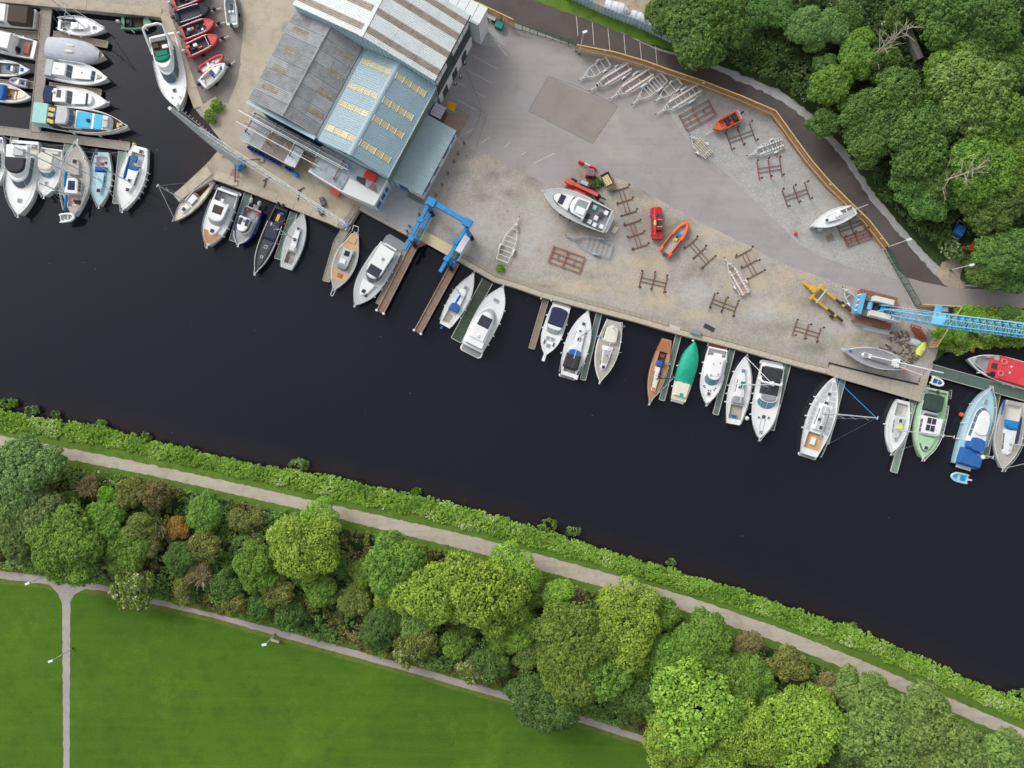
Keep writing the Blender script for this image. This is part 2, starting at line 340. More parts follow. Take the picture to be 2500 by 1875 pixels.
for j in range(ny):
    for i in range(nx):
        q = (j * (nx + 1) + i, (j + 1) * (nx + 1) + i, (j + 1) * (nx + 1) + i + 1, j * (nx + 1) + i + 1)
        if all(keep[k] for k in q): ff.append(q)
me_ = bpy.data.meshes.new('yard_dirt'); me_.from_pydata(vv, [], ff)
for k, v in att.items(): a_ = me_.attributes.new(k, 'FLOAT', 'POINT'); a_.data.foreach_set('value', v)
me_.materials.append(yard_mat()); tag(link('yard_dirt', me_), 'worn gravel and dirt of the boatyard with tan and damp patches', 'ground', kind='structure')
sheet('light_gravel', [(1640, 236), (1703, 213), (1800, 251), (1879, 287), (1930, 357), (1965, 405), (2011, 458), (2054, 501), (2102, 547), (2150, 608), (2190, 684), (2158, 671), (2083, 654), (2002, 625), (1954, 598), (1886, 532), (1828, 476), (1772, 423), (1727, 385), (1676, 337), (1636, 280)], .018, G_lgravel, 'light grey gravel bay inside the curved wooden fence', 'ground', .2, .5)
sheet('gravel_corner', [(1158, 96), (1150, 30), (1163, 26), (1253, 68), (1245, 90), (1228, 118), (1180, 110)], .018, G_lgravel, 'corner of pale gravel with pallets by the tall hall', 'ground', .15, .5)
sheet('boat_park', [(412, 21), (430, -300), (590, -300), (586, 0), (595, 57), (586, 158), (582, 190), (557, 253), (536, 246), (499, 258)], .010, G_tarm, 'dark tarmac corner where trailer boats are parked', 'ground', .2, .6)
sheet('quay_apron', [(586, -300), (595, 57), (586, 158), (582, 190), (557, 253), (540, 275), (548, 350), (502, 402), (425, 476), (436, 488), (521, 435), (588, 460), (800, 542), (845, 561), (876, 511), (930, 500), (950, 436), (770, 335), (607, 260), (720, 20), (800, -300)], .006, G_conc, 'sandy concrete apron between the sheds and the water', 'pavement', .03, 1.2)
sheet('washed_apron', [(877, 512), (915, 470), (952, 440), (1034, 486), (1010, 560), (994, 573)], .014, G_conc3, 'bluish washed concrete beside the travel hoist dock', 'pavement', .05, 1)
sheet('slipway_slab', [(545, 262), (568, 262), (562, 300), (580, 330), (548, 352), (520, 318)], .012, G_conc, 'cracked concrete slip sloping to the brown shallows', 'slipway', .15, .6)
# painted bay lines
for i, (a, b) in enumerate([((1155, 136), (1216, 169)), ((1139, 170), (1201, 203)), ((1119, 202), (1137, 212)), ((1160, 224), (1186, 237)), ((1101, 236), (1161, 268)), ((1216, 110), (1237, 136)), ((1124, 333), (1158, 314)),
                            ((1177, 348), (1197, 334)), ((1304, 398), (1354, 374)), ((1232, 360), (1244, 347)), ((1272, 379), (1285, 370)),
                            ((1407, 40), (1411, 88)), ((1446, 55), (1450, 110)), ((1484, 70), (1489, 123)), ((1523, 86), (1527, 133)), ((1562, 103), (1566, 145)), ((1600, 113), (1604, 158))]):
    A, B = W(*a), W(*b); A.z = B.z = .024
    b_ = MB().beam(A, B, .09, .004)
    tag(b_.build('bay_line', mat('worn line paint', '#c9c6c1', .15, 3, .8, dirt='#9a9694', da=.8, dsc=2)), 'worn white parking bay line painted on asphalt', 'line', 'worn white parking lines', 'structure')
# asphalt joints and cracks as thin dark strips
for pts in ([(1338, 187), (1400, 207), (1455, 232), (1509, 259), (1447, 351), (1290, 271), (1338, 187)], [(1129, 155), (1150, 200), (1175, 262), (1170, 290), (1150, 330), (1141, 342)], [(1165, 262), (1190, 280), (1178, 310), (1163, 362)], [(1077, 252), (1147, 281), (1117, 333)], [(1261, 85), (1300, 95)]):
    q = rough(pts, .05, .6, False); b_ = MB(); 
    for a, b in zip(q, q[1:]): b_.beam((a.x, a.y, .022), (b.x, b.y, .022), .045, .003)
    tag(b_.build('asphalt_joint', mat('bitumen joint', '#5f5a58', .2, 3, .9)), 'thin dark tar joint in the asphalt yard', 'joint', 'tar joints', 'structure')
# --- south side surfaces
vlow = [(-3000, 500), (0, 1048), (253, 1089), (506, 1147), (700, 1191), (1016, 1259), (1333, 1343), (1681, 1444), (1900, 1518), (2103, 1591), (2301, 1676), (2500, 1761), (6000, 3300)]
pup = [(-3000, 520), (0, 1063), (289, 1118), (542, 1172), (800, 1230), (1152, 1309), (1514, 1408), (1700, 1463), (1900, 1532), (2103, 1612), (2301, 1697), (2500, 1781), (6000, 3330)]
plo = [(-3000, 540), (0, 1087), (108, 1111), (362, 1159), (723, 1241), (1152, 1346), (1500, 1441), (1700, 1500), (1900, 1567), (2103, 1648), (2301, 1728), (2500, 1814), (6000, 3370)]
strip('verge', top, [(p[0], p[1] + 6) for p in pup], .008, G_verge, 'narrow grass verge between bank and towpath', 'verge')
strip('towpath', pup, plo, .02, G_tow, 'pale grit towpath along the river bank', 'path', .22, .35)
fup = [(-3000, 1100), (0, 1394), (127, 1407), (246, 1427), (344, 1453), (687, 1538), (1016, 1628), (1265, 1700), (1396, 1738), (1595, 1805), (1800, 1880), (4000, 2700)]
flo = [(-3000, 1125), (0, 1412), (121, 1427), (142, 1450), (152, 1474), (155, 1875), (155, 3000), (171, 3000), (170, 1875), (172, 1470), (182, 1452), (208, 1438), (246, 1441), (340, 1467), (506, 1504), (700, 1559), (1016, 1645), (1265, 1717), (1392, 1756), (1604, 1824), (1790, 1896), (4000, 2725)]
strip('tree_belt_floor', [(p[0], p[1] - 3) for p in plo], [(p[0], p[1] + 4) for p in fup], .010, G_wood, 'dark ground under the belt of trees', 'ground')
fl2 = [(-3000, 1125), (0, 1412), (121, 1427), (208, 1438)] + flo[12:]
strip('olive_verge', [(p[0], p[1] - 15) for p in fup], [(p[0], p[1] + 12) for p in fl2], .014, G_verge2, 'olive grass edging beside the lawn path', 'verge', .25, .7)
strip('towpath_verge', [(p[0], p[1] - 4) for p in plo], [(p[0], p[1] + 20) for p in plo], .016, G_verge, 'grass edging between towpath and trees', 'verge', .35, .7)
strip('footpath', fup, fl2, .03, G_foot, 'grey tarmac footpath along the lawn edge', 'path', .13, .35)
sheet('footpath_branch', [(121, 1426), (142, 1450), (152, 1474), (155, 1875), (155, 3000), (171, 3000), (170, 1875), (172, 1470), (182, 1452), (208, 1437), (165, 1420)], .026, G_foot, 'grey tarmac footpath branch crossing the lawn', 'path', .12, .35)
# ---------------------------------------------------------------- quay edge, coping, pontoons, boardwalks
M_plank = mat('weathered boards', '#a39c92', .2, 2.5, .85, dirt='#7d776d')
M_plank2 = mat('damp brown boards', '#8f8377', .22, 2.5, .85, dirt='#6a6158')
M_green = mat('green grp decking', '#5d7068', .14, 1.2, .8, dirt='#4c5d50', da=.6)
M_green2 = mat('pale green decking', '#748980', .14, 1.2, .8, dirt='#5f7468', da=.5)
M_dkgreen = mat('mossy dark decking', '#3e4a40', .2, 1.2, .9, dirt='#55624a', da=.6)
M_edge = mat('pale deck edging', '#b9b9b0', .12, 2, .7)
M_black = mat('black rubber', '#16171a', .15, 2, .7)
M_yel = mat('yellow paint', '#c9a24a', .15, 2, .6)
M_rust = mat('rusty steel', '#83604f', .25, 3, .85, dirt='#665044', da=.7, dsc=2.5)
M_rust2 = mat('orange primer steel', '#a8694f', .25, 3, .8, dirt='#7c4433', da=.7, dsc=2)
M_rustdeck = mat('rust stained runway', '#857065', .22, 1.2, .9, dirt='#a3755c', da=.8, dsc=.4)
M_cream = mat('cream concrete beam', '#cfc29c', .1, .8, .85, dirt='#b8a98a')
M_white = mat('white gelcoat', '#e4e6e6', .03, .7, .3, spec=.5, dirt='#cfd0cc', da=.35, dsc=1.2)
M_galv = mat('galvanised steel', '#cdd0d1', .1, 4, .5, dirt='#a5a8a9', da=.5, dsc=3)
M_dark = mat('dark interior', '#26272a', .2, 2, .8)
M_glass = mat('tinted glass', '#39424c', .2, 1.2, .12, spec=.6)
M_tglass = mat('blue tinted glass', '#5f8a94', .2, 1.2, .12, spec=.6)
def slabs(parent, pts, w, pitch, h, m, z, gap=.05, name='slab'):
    """row of separate slabs along a px polyline"""
    q = [Vector(W(*p)[:2]) for p in pts]
    me = None
    for a, b in zip(q, q[1:]):
        L = (b - a).length; n = max(1, round(L / pitch)); d = (b - a) / n
        for i in range(n):
            c = a + d * (i + .5)
            o = MB().box((0, 0, 0), (d.length - gap, w, h)).mesh(name); o.materials.append(m)
            ob = link(name, o, parent); ob.location = (c.x, c.y, z + random.uniform(-.012, .012)); ob.rotation_euler = (0, random.uniform(-.006, .006), math.atan2(d.y, d.x) + random.uniform(-.008, .008))
cp = thing('quay_coping', 'row of concrete slabs edging the long boatyard quay', 'coping')
def off(pts, d):
    out = []
    for i, p in enumerate(pts):
        a = Vector(pts[max(0, i - 1)]); b = Vector(pts[min(len(pts) - 1, i + 1)]); t = (b - a).normalized(); out.append((p[0] - t.y * d, p[1] + t.x * d))
    return out
edge1 = [(1119, 638), (1205, 688), (1260, 704), (1322, 726), (1560, 789), (1652, 816), (1797, 853), (1960, 899), (2016, 912)]
slabs(cp, off(edge1, -6.5), .82, 1.9, .12, G_conc2, .05, .03)
slabs(cp, off(edge1, -19), .72, .95, .10, mat('inner quay slab', '#a0988a', .16, 1.5, .9, dirt='#857e70'), .02, .06)
q = off(edge1, -13); b_ = MB()
for a, b in zip(q, q[1:]): b_.beam(W(*a) + Vector((0, 0, .06)), W(*b) + Vector((0, 0, .06)), .1, .1)
b_.build('kerb_line', G_mortar, cp)
edge0 = [(521, 437), (588, 462), (800, 544), (823, 555)]
cp2 = thing('quay_coping', 'row of long concrete slabs on the apron quay edge below the crane', 'coping')
slabs(cp2, off(edge0, -11), 1.5, 3., .1, G_conc2, .04, .03)
edge2 = [(500, 404), (423, 476)]
slabs(cp2, [(512, 416), (430, 484)], 1.55, 2.6, .1, G_conc2, .05, .03)
cp3 = thing('basin_wall', 'sandy concrete wall walk round the marina basin', 'wall')
slabs(cp3, [(0, -6), (121, 6), (395, 32)], 1.5, 3.2, .14, G_conc, .05, .02)
slabs(cp3, [(402, 32), (486, 262)], 1.7, 3.2, .14, G_conc, .05, .02)
slabs(cp3, [(496, 272), (534, 246)], 1.7, 2.8, .16, G_conc, .07, .02)
cp4 = thing('quay_coping', 'pale kerb edging the washed apron by the boat hoist', 'coping')
slabs(cp4, off([(877, 512), (993, 575)], -3), .4, 2.2, .14, G_conc2, .05, .03)
slabs(cp4, off([(1022, 586), (1119, 640)], -14), 1.75, 7, .16, M_cream, .06, .02)
def pontoon(label, pts, w, style, z=-.75, grp=None):
    """floating or fixed walkway: float body, deck, edging; boards are real strips"""
    q = [Vector(W(*p)) for p in pts]; o = q[0]; d = q[-1] - q[0]
    t = thing('pontoon', label, 'pontoon', (o.x, o.y, z), math.atan2(d.y, d.x), grp)
    inv = Matrix.Rotation(-math.atan2(d.y, d.x), 3, 'Z'); q = [inv @ (p - o) for p in q]; w = w * S
    fl, ed, pk = MB(), MB(), MB()
    for i, (a, b) in enumerate(zip(q, q[1:])):
        dd = (b - a).normalized(); n = Vector((-dd.y, dd.x, 0)); a = a - dd * (.05 * i)
        fl.beam(a - Vector((0, 0, .45)), b - Vector((0, 0, .45)), w - .1, .7)
        for s in (-1, 1): ed.beam(a + n * s * (w / 2 - .05) + Vector((0, 0, .02)), b + n * s * (w / 2 - .05) + Vector((0, 0, .02)), .1, .18)
        if i == len(q) - 2:
            ed.beam(b + n * (w / 2 - .1) + Vector((.03, 0, .02)), b - n * (w / 2 - .1) + Vector((.03, 0, .02)), .1, .17)
        L = (b - a).length
        if style in ('plank', 'brown'):
            k = int(L / .2)
            for j in range(k):
                c = a + dd * (L * (j + .5) / k); pk.box((c.x, c.y, random.uniform(-.012, .012)), (L / k - .035, w - .22, .06), math.atan2(dd.y, dd.x))
        else:
            k = max(1, round(L / 5.5))
            for j in range(k):
                c = a + dd * (L * (j + .5) / k); pk.box((c.x, c.y, 0), (L / k - .05, w - .2, .07), math.atan2(dd.y, dd.x))
    fl.build('float', M_dark, t); ed.build('edging', M_edge if style not in ('plank', 'brown') else M_plank, t)
    pk.build('deck_boards', {'plank': M_plank, 'brown': M_plank2, 'green': M_green, 'pale': M_green2, 'dark': M_dkgreen}[style], t, kind='stuff' if style in ('plank', 'brown') else None)
    return t
pontoon('timber main walkway running down the marina from the basin wall', [(110, 8), (81, 318)], 27, 'plank', -.5)
pontoon('timber cross walkway at the foot of the marina', [(-200, 291), (311, 355)], 21, 'plank', -.55)
pontoon('short timber finger below the top white sloop', [(122, 78), (256, 104)], 17, 'brown')
pontoon('short timber finger between the two white cruisers', [(112, 204), (240, 222)], 17, 'brown')
pontoon('timber finger left of the walkway under the top cruiser', [(96, 82), (-60, 70)], 19, 'brown')
pontoon('timber finger left of the walkway carrying the grey tender', [(80, 204), (-60, 194)], 17, 'brown')
pontoon('green finger beside the big flybridge boat at the picture edge', [(28, 330), (14, 460)], 19, 'pale')
pontoon('green finger between cream cruiser and grey ketch', [(161, 348), (137, 470)], 21, 'pale')
pontoon('green finger between pale blue and white sloops', [(294, 366), (279, 494)], 21, 'pale')
pontoon('green finger between white cruiser and blue workboat', [(602, 470), (564, 586)], 20, 'green')
pontoon('green finger between navy longboat and grey sloop', [(714, 516), (675, 630)], 19, 'green')
pontoon('cranked grey timber pontoon beside the teak decked yacht', [(848, 550), (822, 592), (795, 686)], 19, 'plank', -.3)
pontoon('grey timber pontoon against the hoist runway', [(1000, 586), (923, 742)], 16, 'plank', -.4)
pontoon('wide mossy green finger beside the white motor yacht', [(1190, 684), (1113, 830)], 29, 'dark')
pontoon('narrow brown timber finger with yellow posts', [(1334, 727), (1298, 850)], 16, 'brown')
pontoon('slim green finger between white sloop and grey decked ketch', [(1464, 763), (1424, 927)], 15, 'green')
pontoon('slim green finger between mahogany yacht and green tarpaulin boat', [(1659, 818), (1618, 977)], 15, 'green')
pontoon('slim green finger beside the white sports cruiser with round ports', [(1791, 853), (1750, 1012)], 15, 'green')
pontoon('slim green finger beside the dark canopied sports cruiser', [(1928, 890), (1887, 1050)], 15, 'green')
pontoon('slim green finger beside the silver panelled yacht', [(2063, 926), (2022, 1083)], 15, 'pale')
pontoon('long green finger between small white sloop and green cruiser', [(2236, 978), (2188, 1154)], 18, 'pale')
pontoon('wide green gangway from the boardwalk past the red roofed boat', [(2272, 901), (2640, 1003)], 28, 'green', -.3)
pontoon('green finger between pale blue cruiser and blue trimmed sloop', [(2440, 962), (2410, 1118)], 21, 'green')
for p in ((1321, 729), (1346, 734)):
    b_ = MB(); o = W(*p); t = thing('mooring_post', ('western' if p[0] < 1330 else 'eastern') + ' yellow mooring post at the head of the brown finger', 'post', (o.x, o.y, -1.5), 0, 'yellow posts')
    MB().tube((0, 0, 0), (0, 0, 1.9), .12, n=10).build('post', M_yel, t); MB().dome((0, 0, 1.9), .15, .15, .1).build('cap', mat('white plastic', '#dadad6', .05), t)
# boardwalks
def boardwalk(name, label, poly, z, ang, m):
    q = [Vector(W(*p)[:2]) for p in poly]; t = thing(name, label, 'boardwalk', (q[0].x, q[0].y, z), R(ang))
    inv = Matrix.Rotation(-R(ang), 2); q = [inv @ (p - Vector(W(*poly[0])[:2])) for p in q]
    x0, x1 = min(p.x for p in q), max(p.x for p in q); y = None; b = MB(); x = x0
    while x < x1:      # boards across the strip, clipped to its outline
        ys = []
        for i in range(len(q)):
            a, c = q[i], q[(i + 1) % len(q)]
            if (a.x - x - .07) * (c.x - x - .07) < 0: ys.append(a.y + (c.y - a.y) * (x + .07 - a.x) / (c.x - a.x))
        ys.sort()
        for k in range(0, len(ys) - 1, 2): b.box((x + .07, (ys[k] + ys[k + 1]) / 2, random.uniform(0, .02)), (.14, ys[k + 1] - ys[k], .06))
        x += .18
    b.build('boards', m, t, kind='stuff')
    MB().prism([(p.x, p.y) for p in q], -.35, -.06).build('bearers', M_dark, t)
    return t
boardwalk('boardwalk', 'broad weathered timber boardwalk under the grey yacht on stands', [(2016, 912), (2024, 888), (2140, 918), (2240, 940), (2246, 922), (2280, 884), (2269, 914), (2247, 982), (2038, 921)], .12, -15, mat('pale boardwalk boards', '#b4ad9f', .14, 2, .85, dirt='#989285'))
bb = MB(); q_ = [W(*p) + Vector((0, 0, .2)) for p in ((2022, 886), (2140, 916), (2240, 938))]; [bb.beam(a, c, .22, .2) for a, c in zip(q_, q_[1:])]; tag(bb.build('edge_beam', M_dark), 'dark timber beam along the inner edge of the boardwalk', 'beam')
boardwalk('boardwalk', 'narrow timber boardwalk strip at the lattice boom end', [(823, 555), (838, 560), (879, 506), (862, 498), (852, 520)], .1, 54, M_plank)
# travel hoist runways
for lab, a, b, w in (('rust stained hoist runway pier beside the timber pontoon', (1015, 592), (928, 763), 17), ('rust stained hoist runway pier beside the small sloop', (1113, 640), (1019, 812), 17)):
    A, B = W(*a), W(*b); d = B - A; L = d.length; t = thing('hoist_runway', lab, 'pier', (A.x, A.y, 0), math.atan2(d.y, d.x), 'hoist runways'); w *= S
    MB().box((L / 2, 0, -.25), (L, w, .5)).build('deck', M_rustdeck, t)
    for s in (-1, 1): MB().box((L / 2, s * (w / 2 + .04), .02), (L, .14, .34)).build('kerb', mat('runway kerb steel', '#9d8b77', .2, 2, .8, dirt='#6c4a3c'), t)
    for k in range(6): MB().tube((1 + k * (L - 2) / 5, 0, -3), (1 + k * (L - 2) / 5, 0, -.5), .3, n=8).build('pile', M_rust, t)
    for s in (-1, 1): MB().tube((L - .1, s * w * .55, -.6), (L - .1, s * w * .55, .5), .2, n=10).build('fender_post', mat('white plastic', '#dadad6', .05), t)
MB().prism([tuple(W(*p)[:2]) for p in ((1022, 575), (1050, 592), (1024, 603), (1010, 605))], -.4, .06).build('dock_corner', M_rustdeck)
tag(bpy.data.objects['dock_corner'], 'rusty triangular steel plate at the dock corner', 'plate')
# ---------------------------------------------------------------- boat shed complex
BA = R(-28.2); BO = (-30.1464, 37.8738, 0)
def shed(name, label, cat='building'): return thing(name, label, cat, BO, BA)
M_asb = mat('old grey roof sheet', '#8e9093', .16, .9, .9, dirt='#66645f', da=.6, dsc=.8)
M_blue = mat('pale blue roof sheet', '#90a8b3', .06, .4, .5, dirt='#82979f', da=.5, dsc=.3)
M_blue2 = mat('grey blue roof sheet', '#a1b5ba', .05, .4, .5, dirt='#849a9e', da=.5, dsc=.3)
M_bluew = mat('pale blue wall sheet', '#a9c6cf', .06, .6, .5, dirt='#8fa9b2', da=.4)
M_wht = mat('white roof sheet', '#d3d8d8', .05, .5, .5, dirt='#b4bab8', da=.5, dsc=.4)
M_tan = mat('dirty brown rooflight', '#988e86', .15, .8, .6, dirt='#6d5f54', da=.8, dsc=1.2)
M_yl = mat('yellowed rooflight', '#bbb597', .08, .8, .5, dirt='#b1a67c', da=.5, dsc=.8)
M_wall = mat('white render', '#d9dcdc', .05, .6, .7, dirt='#bdbfbd', da=.4)
M_bdoor = mat('blue door paint', '#2f66a8', .08, 1, .5)
M_dwall = mat('dark wall sheet', '#3c4a48', .12, .8, .6)
def corr(x0, x1, z0, z1, y0, y1, pitch, h, prof='trap'):
    """ribbed sheet: ribs run along x (up the slope), repeated along y"""
    b = MB(); y = y0; ring = []
    while y < y1 - 1e-6:
        for dy, dz in (((0, 0), (.28, 0), (.4, 1), (.62, 1), (.74, 0)) if prof == 'trap' else ((0, 0), (.25, .7), (.5, 1), (.75, .7))): 
            if y + dy * pitch <= y1: ring.append((y + dy * pitch, dz * h))
        y += pitch
    ring.append((y1, 0))
    b.loft([[(x0, p[0], z0 + p[1]) for p in ring], [(x1, p[0], z1 + p[1]) for p in ring]], close=False)
    return b
# grey hall
g = shed('grey_roofed_hall', 'boat hall with mottled grey corrugated roof nearest the crane')
MB().prism([(-12.3, .6), (-.5, .6), (-.5, 16.0), (-12.3, 16.0)], 0, 6.9).build('wall', M_bluew, g)
gx = [-12.5, -5.9, -.6]; n_r = 8
for sgn, (xa, xb, za, zb) in (('a', (-12.5, -5.9, 7.0, 8.4)), ('b', (-.6, -5.9, 7.0, 8.4))):
    for k in range(n_r):
        ya_, yb = .4 + 15.7 * k / n_r, .4 + 15.7 * (k + 1) / n_r
        for hh in range(2):
            xm, zm = xa + (xb - xa) * hh / 2, za + (zb - za) * hh / 2; xn, zn = xa + (xb - xa) * (hh + 1) / 2, za + (zb - za) * (hh + 1) / 2
            mm = M_asb if random.random() < .65 else mat('paler grey roof sheet', '#9c9ea1', .14, .9, .9, dirt='#74736f', da=.6, dsc=.8)
            corr(xm, xn, zm + hh * .012, zn + hh * .012, ya_ + .01, yb - .01, .3, .075, 'sin').build('roof_sheet', mm, g)
for xa, xb in ((-11.4, -8.6), (-3.6, -.9)):
    for y in (3.0, 6.3, 9.6, 12.9):
        f = lambda x: 7 + 1.4 * (1 - abs(x + 5.9) / 6.6) if x < -5.9 else 7 + 1.4 * (1 - (x + 5.9) / 5.3)
        corr(xa, xb, f(xa) + .035, f(xb) + .035, y, y + .95, .26, .06, 'sin').build('rooflight', mat('mossy rooflight', '#8f8878', .2, 2, .8, dirt='#5b5443', da=.9, dsc=2.2), g)
MB().tube((-5.9, .35, 8.43), (-5.9, 16.1, 8.43), .16, n=8).build('ridge_cap', mat('paler grey roof sheet', '#9a9794'), g)
MB().box((-6.55, .3, 6.7), (12, .12, .7)).build('fascia', mat('pale blue fascia', '#b4cdd6', .05), g)
MB().box((-6.55, -.02, 6.95), (12, .4, .15)).build('gutter', M_bluew, g)
MB().box((-.28, 8.2, 6.9), (.6, 15.8, .12)).build('valley_gutter', mat('grey valley gutter', '#7d8a8c', .1, .6, .5), g)
for i in range(4): MB().box((-10.6 + i * 2.9, .56, 2.1), (2.3, .08, 4.2)).build('door_panel', mat('shed door blue', '#3d5f86', .1, .8), g)
# blue hall
u = shed('blue_roofed_hall', 'boat hall with pale blue ribbed roof and yellow rooflights')
MB().prism([(.05, .3), (11.9, .3), (11.9, 15.9), (.05, 15.9)], 0, 6.9).build('wall', M_bluew, u)
bands = [(1.9, 3.0), (6.2, 7.25), (9.35, 10.4), (13.55, 14.6)]
prev = 0.
cuts = []
for a, b in bands: cuts += [(prev, a, 0), (a, b, 1)]; prev = b
cuts.append((prev, 15.95, 0))
for side, (xa, xb) in enumerate(((0.0, 5.75), (12.25, 6.45))):
    for a, b, lt in cuts:
        if not lt:
            n = max(1, round((b - a) / 1.0))
            for k in range(n):
                corr(xa, xb, 7.0, 8.75, a + (b - a) * k / n + .004, a + (b - a) * (k + 1) / n - .004, .33, .05).build('roof_sheet', M_blue, u)
        else:
            lo, hi = (.05, .97); nn = 4
            if side == 1: lo, hi = (.14, .97)
            for (t0, t1) in ((0, lo), (hi, 1)):
                corr(xa + (xb - xa) * t0, xa + (xb - xa) * t1, 7 + 1.75 * t0, 7 + 1.75 * t1, a, b, .33, .05).build('roof_sheet', M_blue, u)
            for k in range(nn):
                t0, t1 = lo + (hi - lo) * k / nn + .006, lo + (hi - lo) * (k + 1) / nn - .006
                mm = M_yl if random.random() < .8 else mat('brighter rooflight', '#c9c39f', .06, .8, .5)
                corr(xa + (xb - xa) * t0, xa + (xb - xa) * t1, 7.02 + 1.75 * t0, 7.02 + 1.75 * t1, a + .03, b - .03, .33, .05).build('rooflight', mm, u)
            fr = MB()
            for k in range(nn + 1):
                t0 = lo + (hi - lo) * k / nn; fr.box((xa + (xb - xa) * t0, (a + b) / 2, 7.07 + 1.75 * t0), (.09, b - a, .05))
            fr.build('rooflight_joint', mat('cream joint tape', '#dcd8b8', .05), u)
rc = MB(); rc.loft([[(5.6, y, 8.72), (5.75, y, 8.86), (6.1, y, 8.93), (6.45, y, 8.86), (6.6, y, 8.72)] for y in (-.05, 15.98)], close=False); rc.build('ridge_cap', mat('ridge capping', '#94a9b2', .04, .5, .5), u, smooth=True)
MB().box((6.1, .12, 6.6), (12.2, .14, .6)).build('fascia', M_bluew, u)
MB().box((12.3, 8, 6.95), (.2, 15.9, .14)).build('gutter', M_blue2, u)
MB().box((12.02, 7.9, 5.2), (.08, 15.6, 3.4)).build('wall_cladding', mat('moss stained cladding', '#76827a', .15, .7, .8, dirt='#565f4c', da=.8, dsc=.7), u)
# tall hall
T = shed('tall_striped_hall', 'tall hall with white roof striped by brown rooflights')
MB().prism([(-12.0, 16.1), (12.0, 16.1), (12.0, 27.2), (-12.0, 27.2)], 0, 8.9).build('wall', M_bluew, T)
ga = MB(); 
for k in range(60):
    xa, xb = -12.1 + 24.2 * k / 60, -12.1 + 24.2 * (k + 1) / 60; zt = lambda x: 9 + 2 * (1 - abs(x) / 12.1) - .05
    yy = 16.02 - (.05 if k % 2 else 0)
    ga.add([(xa, yy, 6.8), (xb, yy, 6.8), (xb, yy, zt(xb)), (xa, yy, zt(xa))], [(0, 1, 2, 3)])
ga.build('gable_cladding', M_bluew, T)
stripes = [(16.0, 16.9, 0), (16.9, 17.9, 1), (17.9, 20.0, 0), (20.0, 21.0, 1), (21.0, 23.1, 0), (23.1, 24.1, 1), (24.1, 25.6, 0), (25.6, 26.5, 1), (26.5, 27.4, 0)]
for xa, xb in ((-12.3, -.22), (12.3, .22)):
    for a, b, s in stripes:
        for hh in range(3):
            t0, t1 = hh / 3, (hh + 1) / 3
            corr(xa + (xb - xa) * t0, xa + (xb - xa) * t1, 9 + 2 * t0 + .014 * hh, 9 + 2 * t1 + .014 * hh, a + .005, b - .005, .31, .05).build('rooflight' if s else 'roof_sheet', M_tan if s else M_wht, T)
MB().box((0, 21.7, 11.05), (.6, 11.5, .12)).build('ridge_cap', mat('white ridge cap', '#d9dede', .04), T)
MB().box((12.36, 21.7, 8.92), (.16, 11.4, .16)).build('gutter', mat('dark gutter', '#33383a', .1), T)
for k in range(6): MB().box((12.08, 17.2 + k * 1.75, 7.5), (.12, 1.55, 2.3)).build('cladding_panel', M_wall if k not in (2,) else M_dwall, T)
MB().box((12.04, 21.7, 4.6), (.06, 11, 3.4)).build('wall_band', M_dwall, T)
for k in range(4): MB().box((12.1, 17.6 + k * 2.5, 4.3), (.08, 1.7, 1.5)).build('window', M_glass, T)
MB().box((12.1, 21.7, 1.4), (.14, 11, 2.8)).build('lower_wall', M_wall, T)
for k in range(3): MB().box((12.2, 18 + k * 3.2, 1.2), (.06, 1.5, 2.3)).build('door', mat('dark door', '#41474c', .1), T)
# lean-to beyond the tall hall
LN = shed('white_lean_to', 'small white panelled lean-to roof behind the tall hall')
MB().prism([(4.5, 27.9), (13.4, 27.9), (13.4, 30.5), (4.5, 30.5)], 0, 6.6).build('wall', M_wall, LN)
for k in range(6): MB().box((5.3 + k * 1.5, 29.2, 6.75), (1.42, 2.8, .22)).build('roof_panel', mat('white panel roof', '#d9dcdb', .04), LN)
MB().box((8.9, 27.7, 6.7), (9, .4, .25)).build('gutter', mat('sage gutter', '#a9b5b0', .06), LN)
# annex
A_ = shed('annex', 'single storey annex with grey blue ribbed roof and white walls')
MB().prism([(12.1, .85), (17.2, .85), (17.2, 12.4), (12.1, 12.4)], 0, 3.25).build('wall', M_wall, A_)
for k in range(12): corr(12.05, 17.4, 3.75, 3.36, .7 + 11.8 * k / 12 + .004, .7 + 11.8 * (k + 1) / 12 - .004, .33, .05).build('roof_sheet', M_blue2, A_)
MB().box((17.44, 6.6, 3.28), (.14, 11.8, .14)).build('gutter', mat('dark gutter', '#33383a', .1), A_)
for y, l in ((2.6, 1.7), (5.6, 1.5), (8.9, 1.9), (11.3, 1.2)):
    w_ = MB().box((17.23, y, 2.2), (.07, l, 1.2)).build('window', M_bdoor, A_); MB().box((.05 + 17.23, y, 1.55), (.12, l + .2, .08)).build('sill', M_wall, A_)
d_ = MB().box((13.7, .81, 1.15), (1.7, .08, 2.3)).build('door', M_bdoor, A_); MB().box((14.3, .75, 1.1), (.12, .06, .12)).build('handle', M_galv, d_)
MB().box((16.1, .79, 2.45), (2.2, .06, .5)).build('sign_board', M_wall, A_)
MB().box((16.0, .4, .06), (3, .8, .1)).build('step', mat('dark paving', '#77756f', .1), A_)
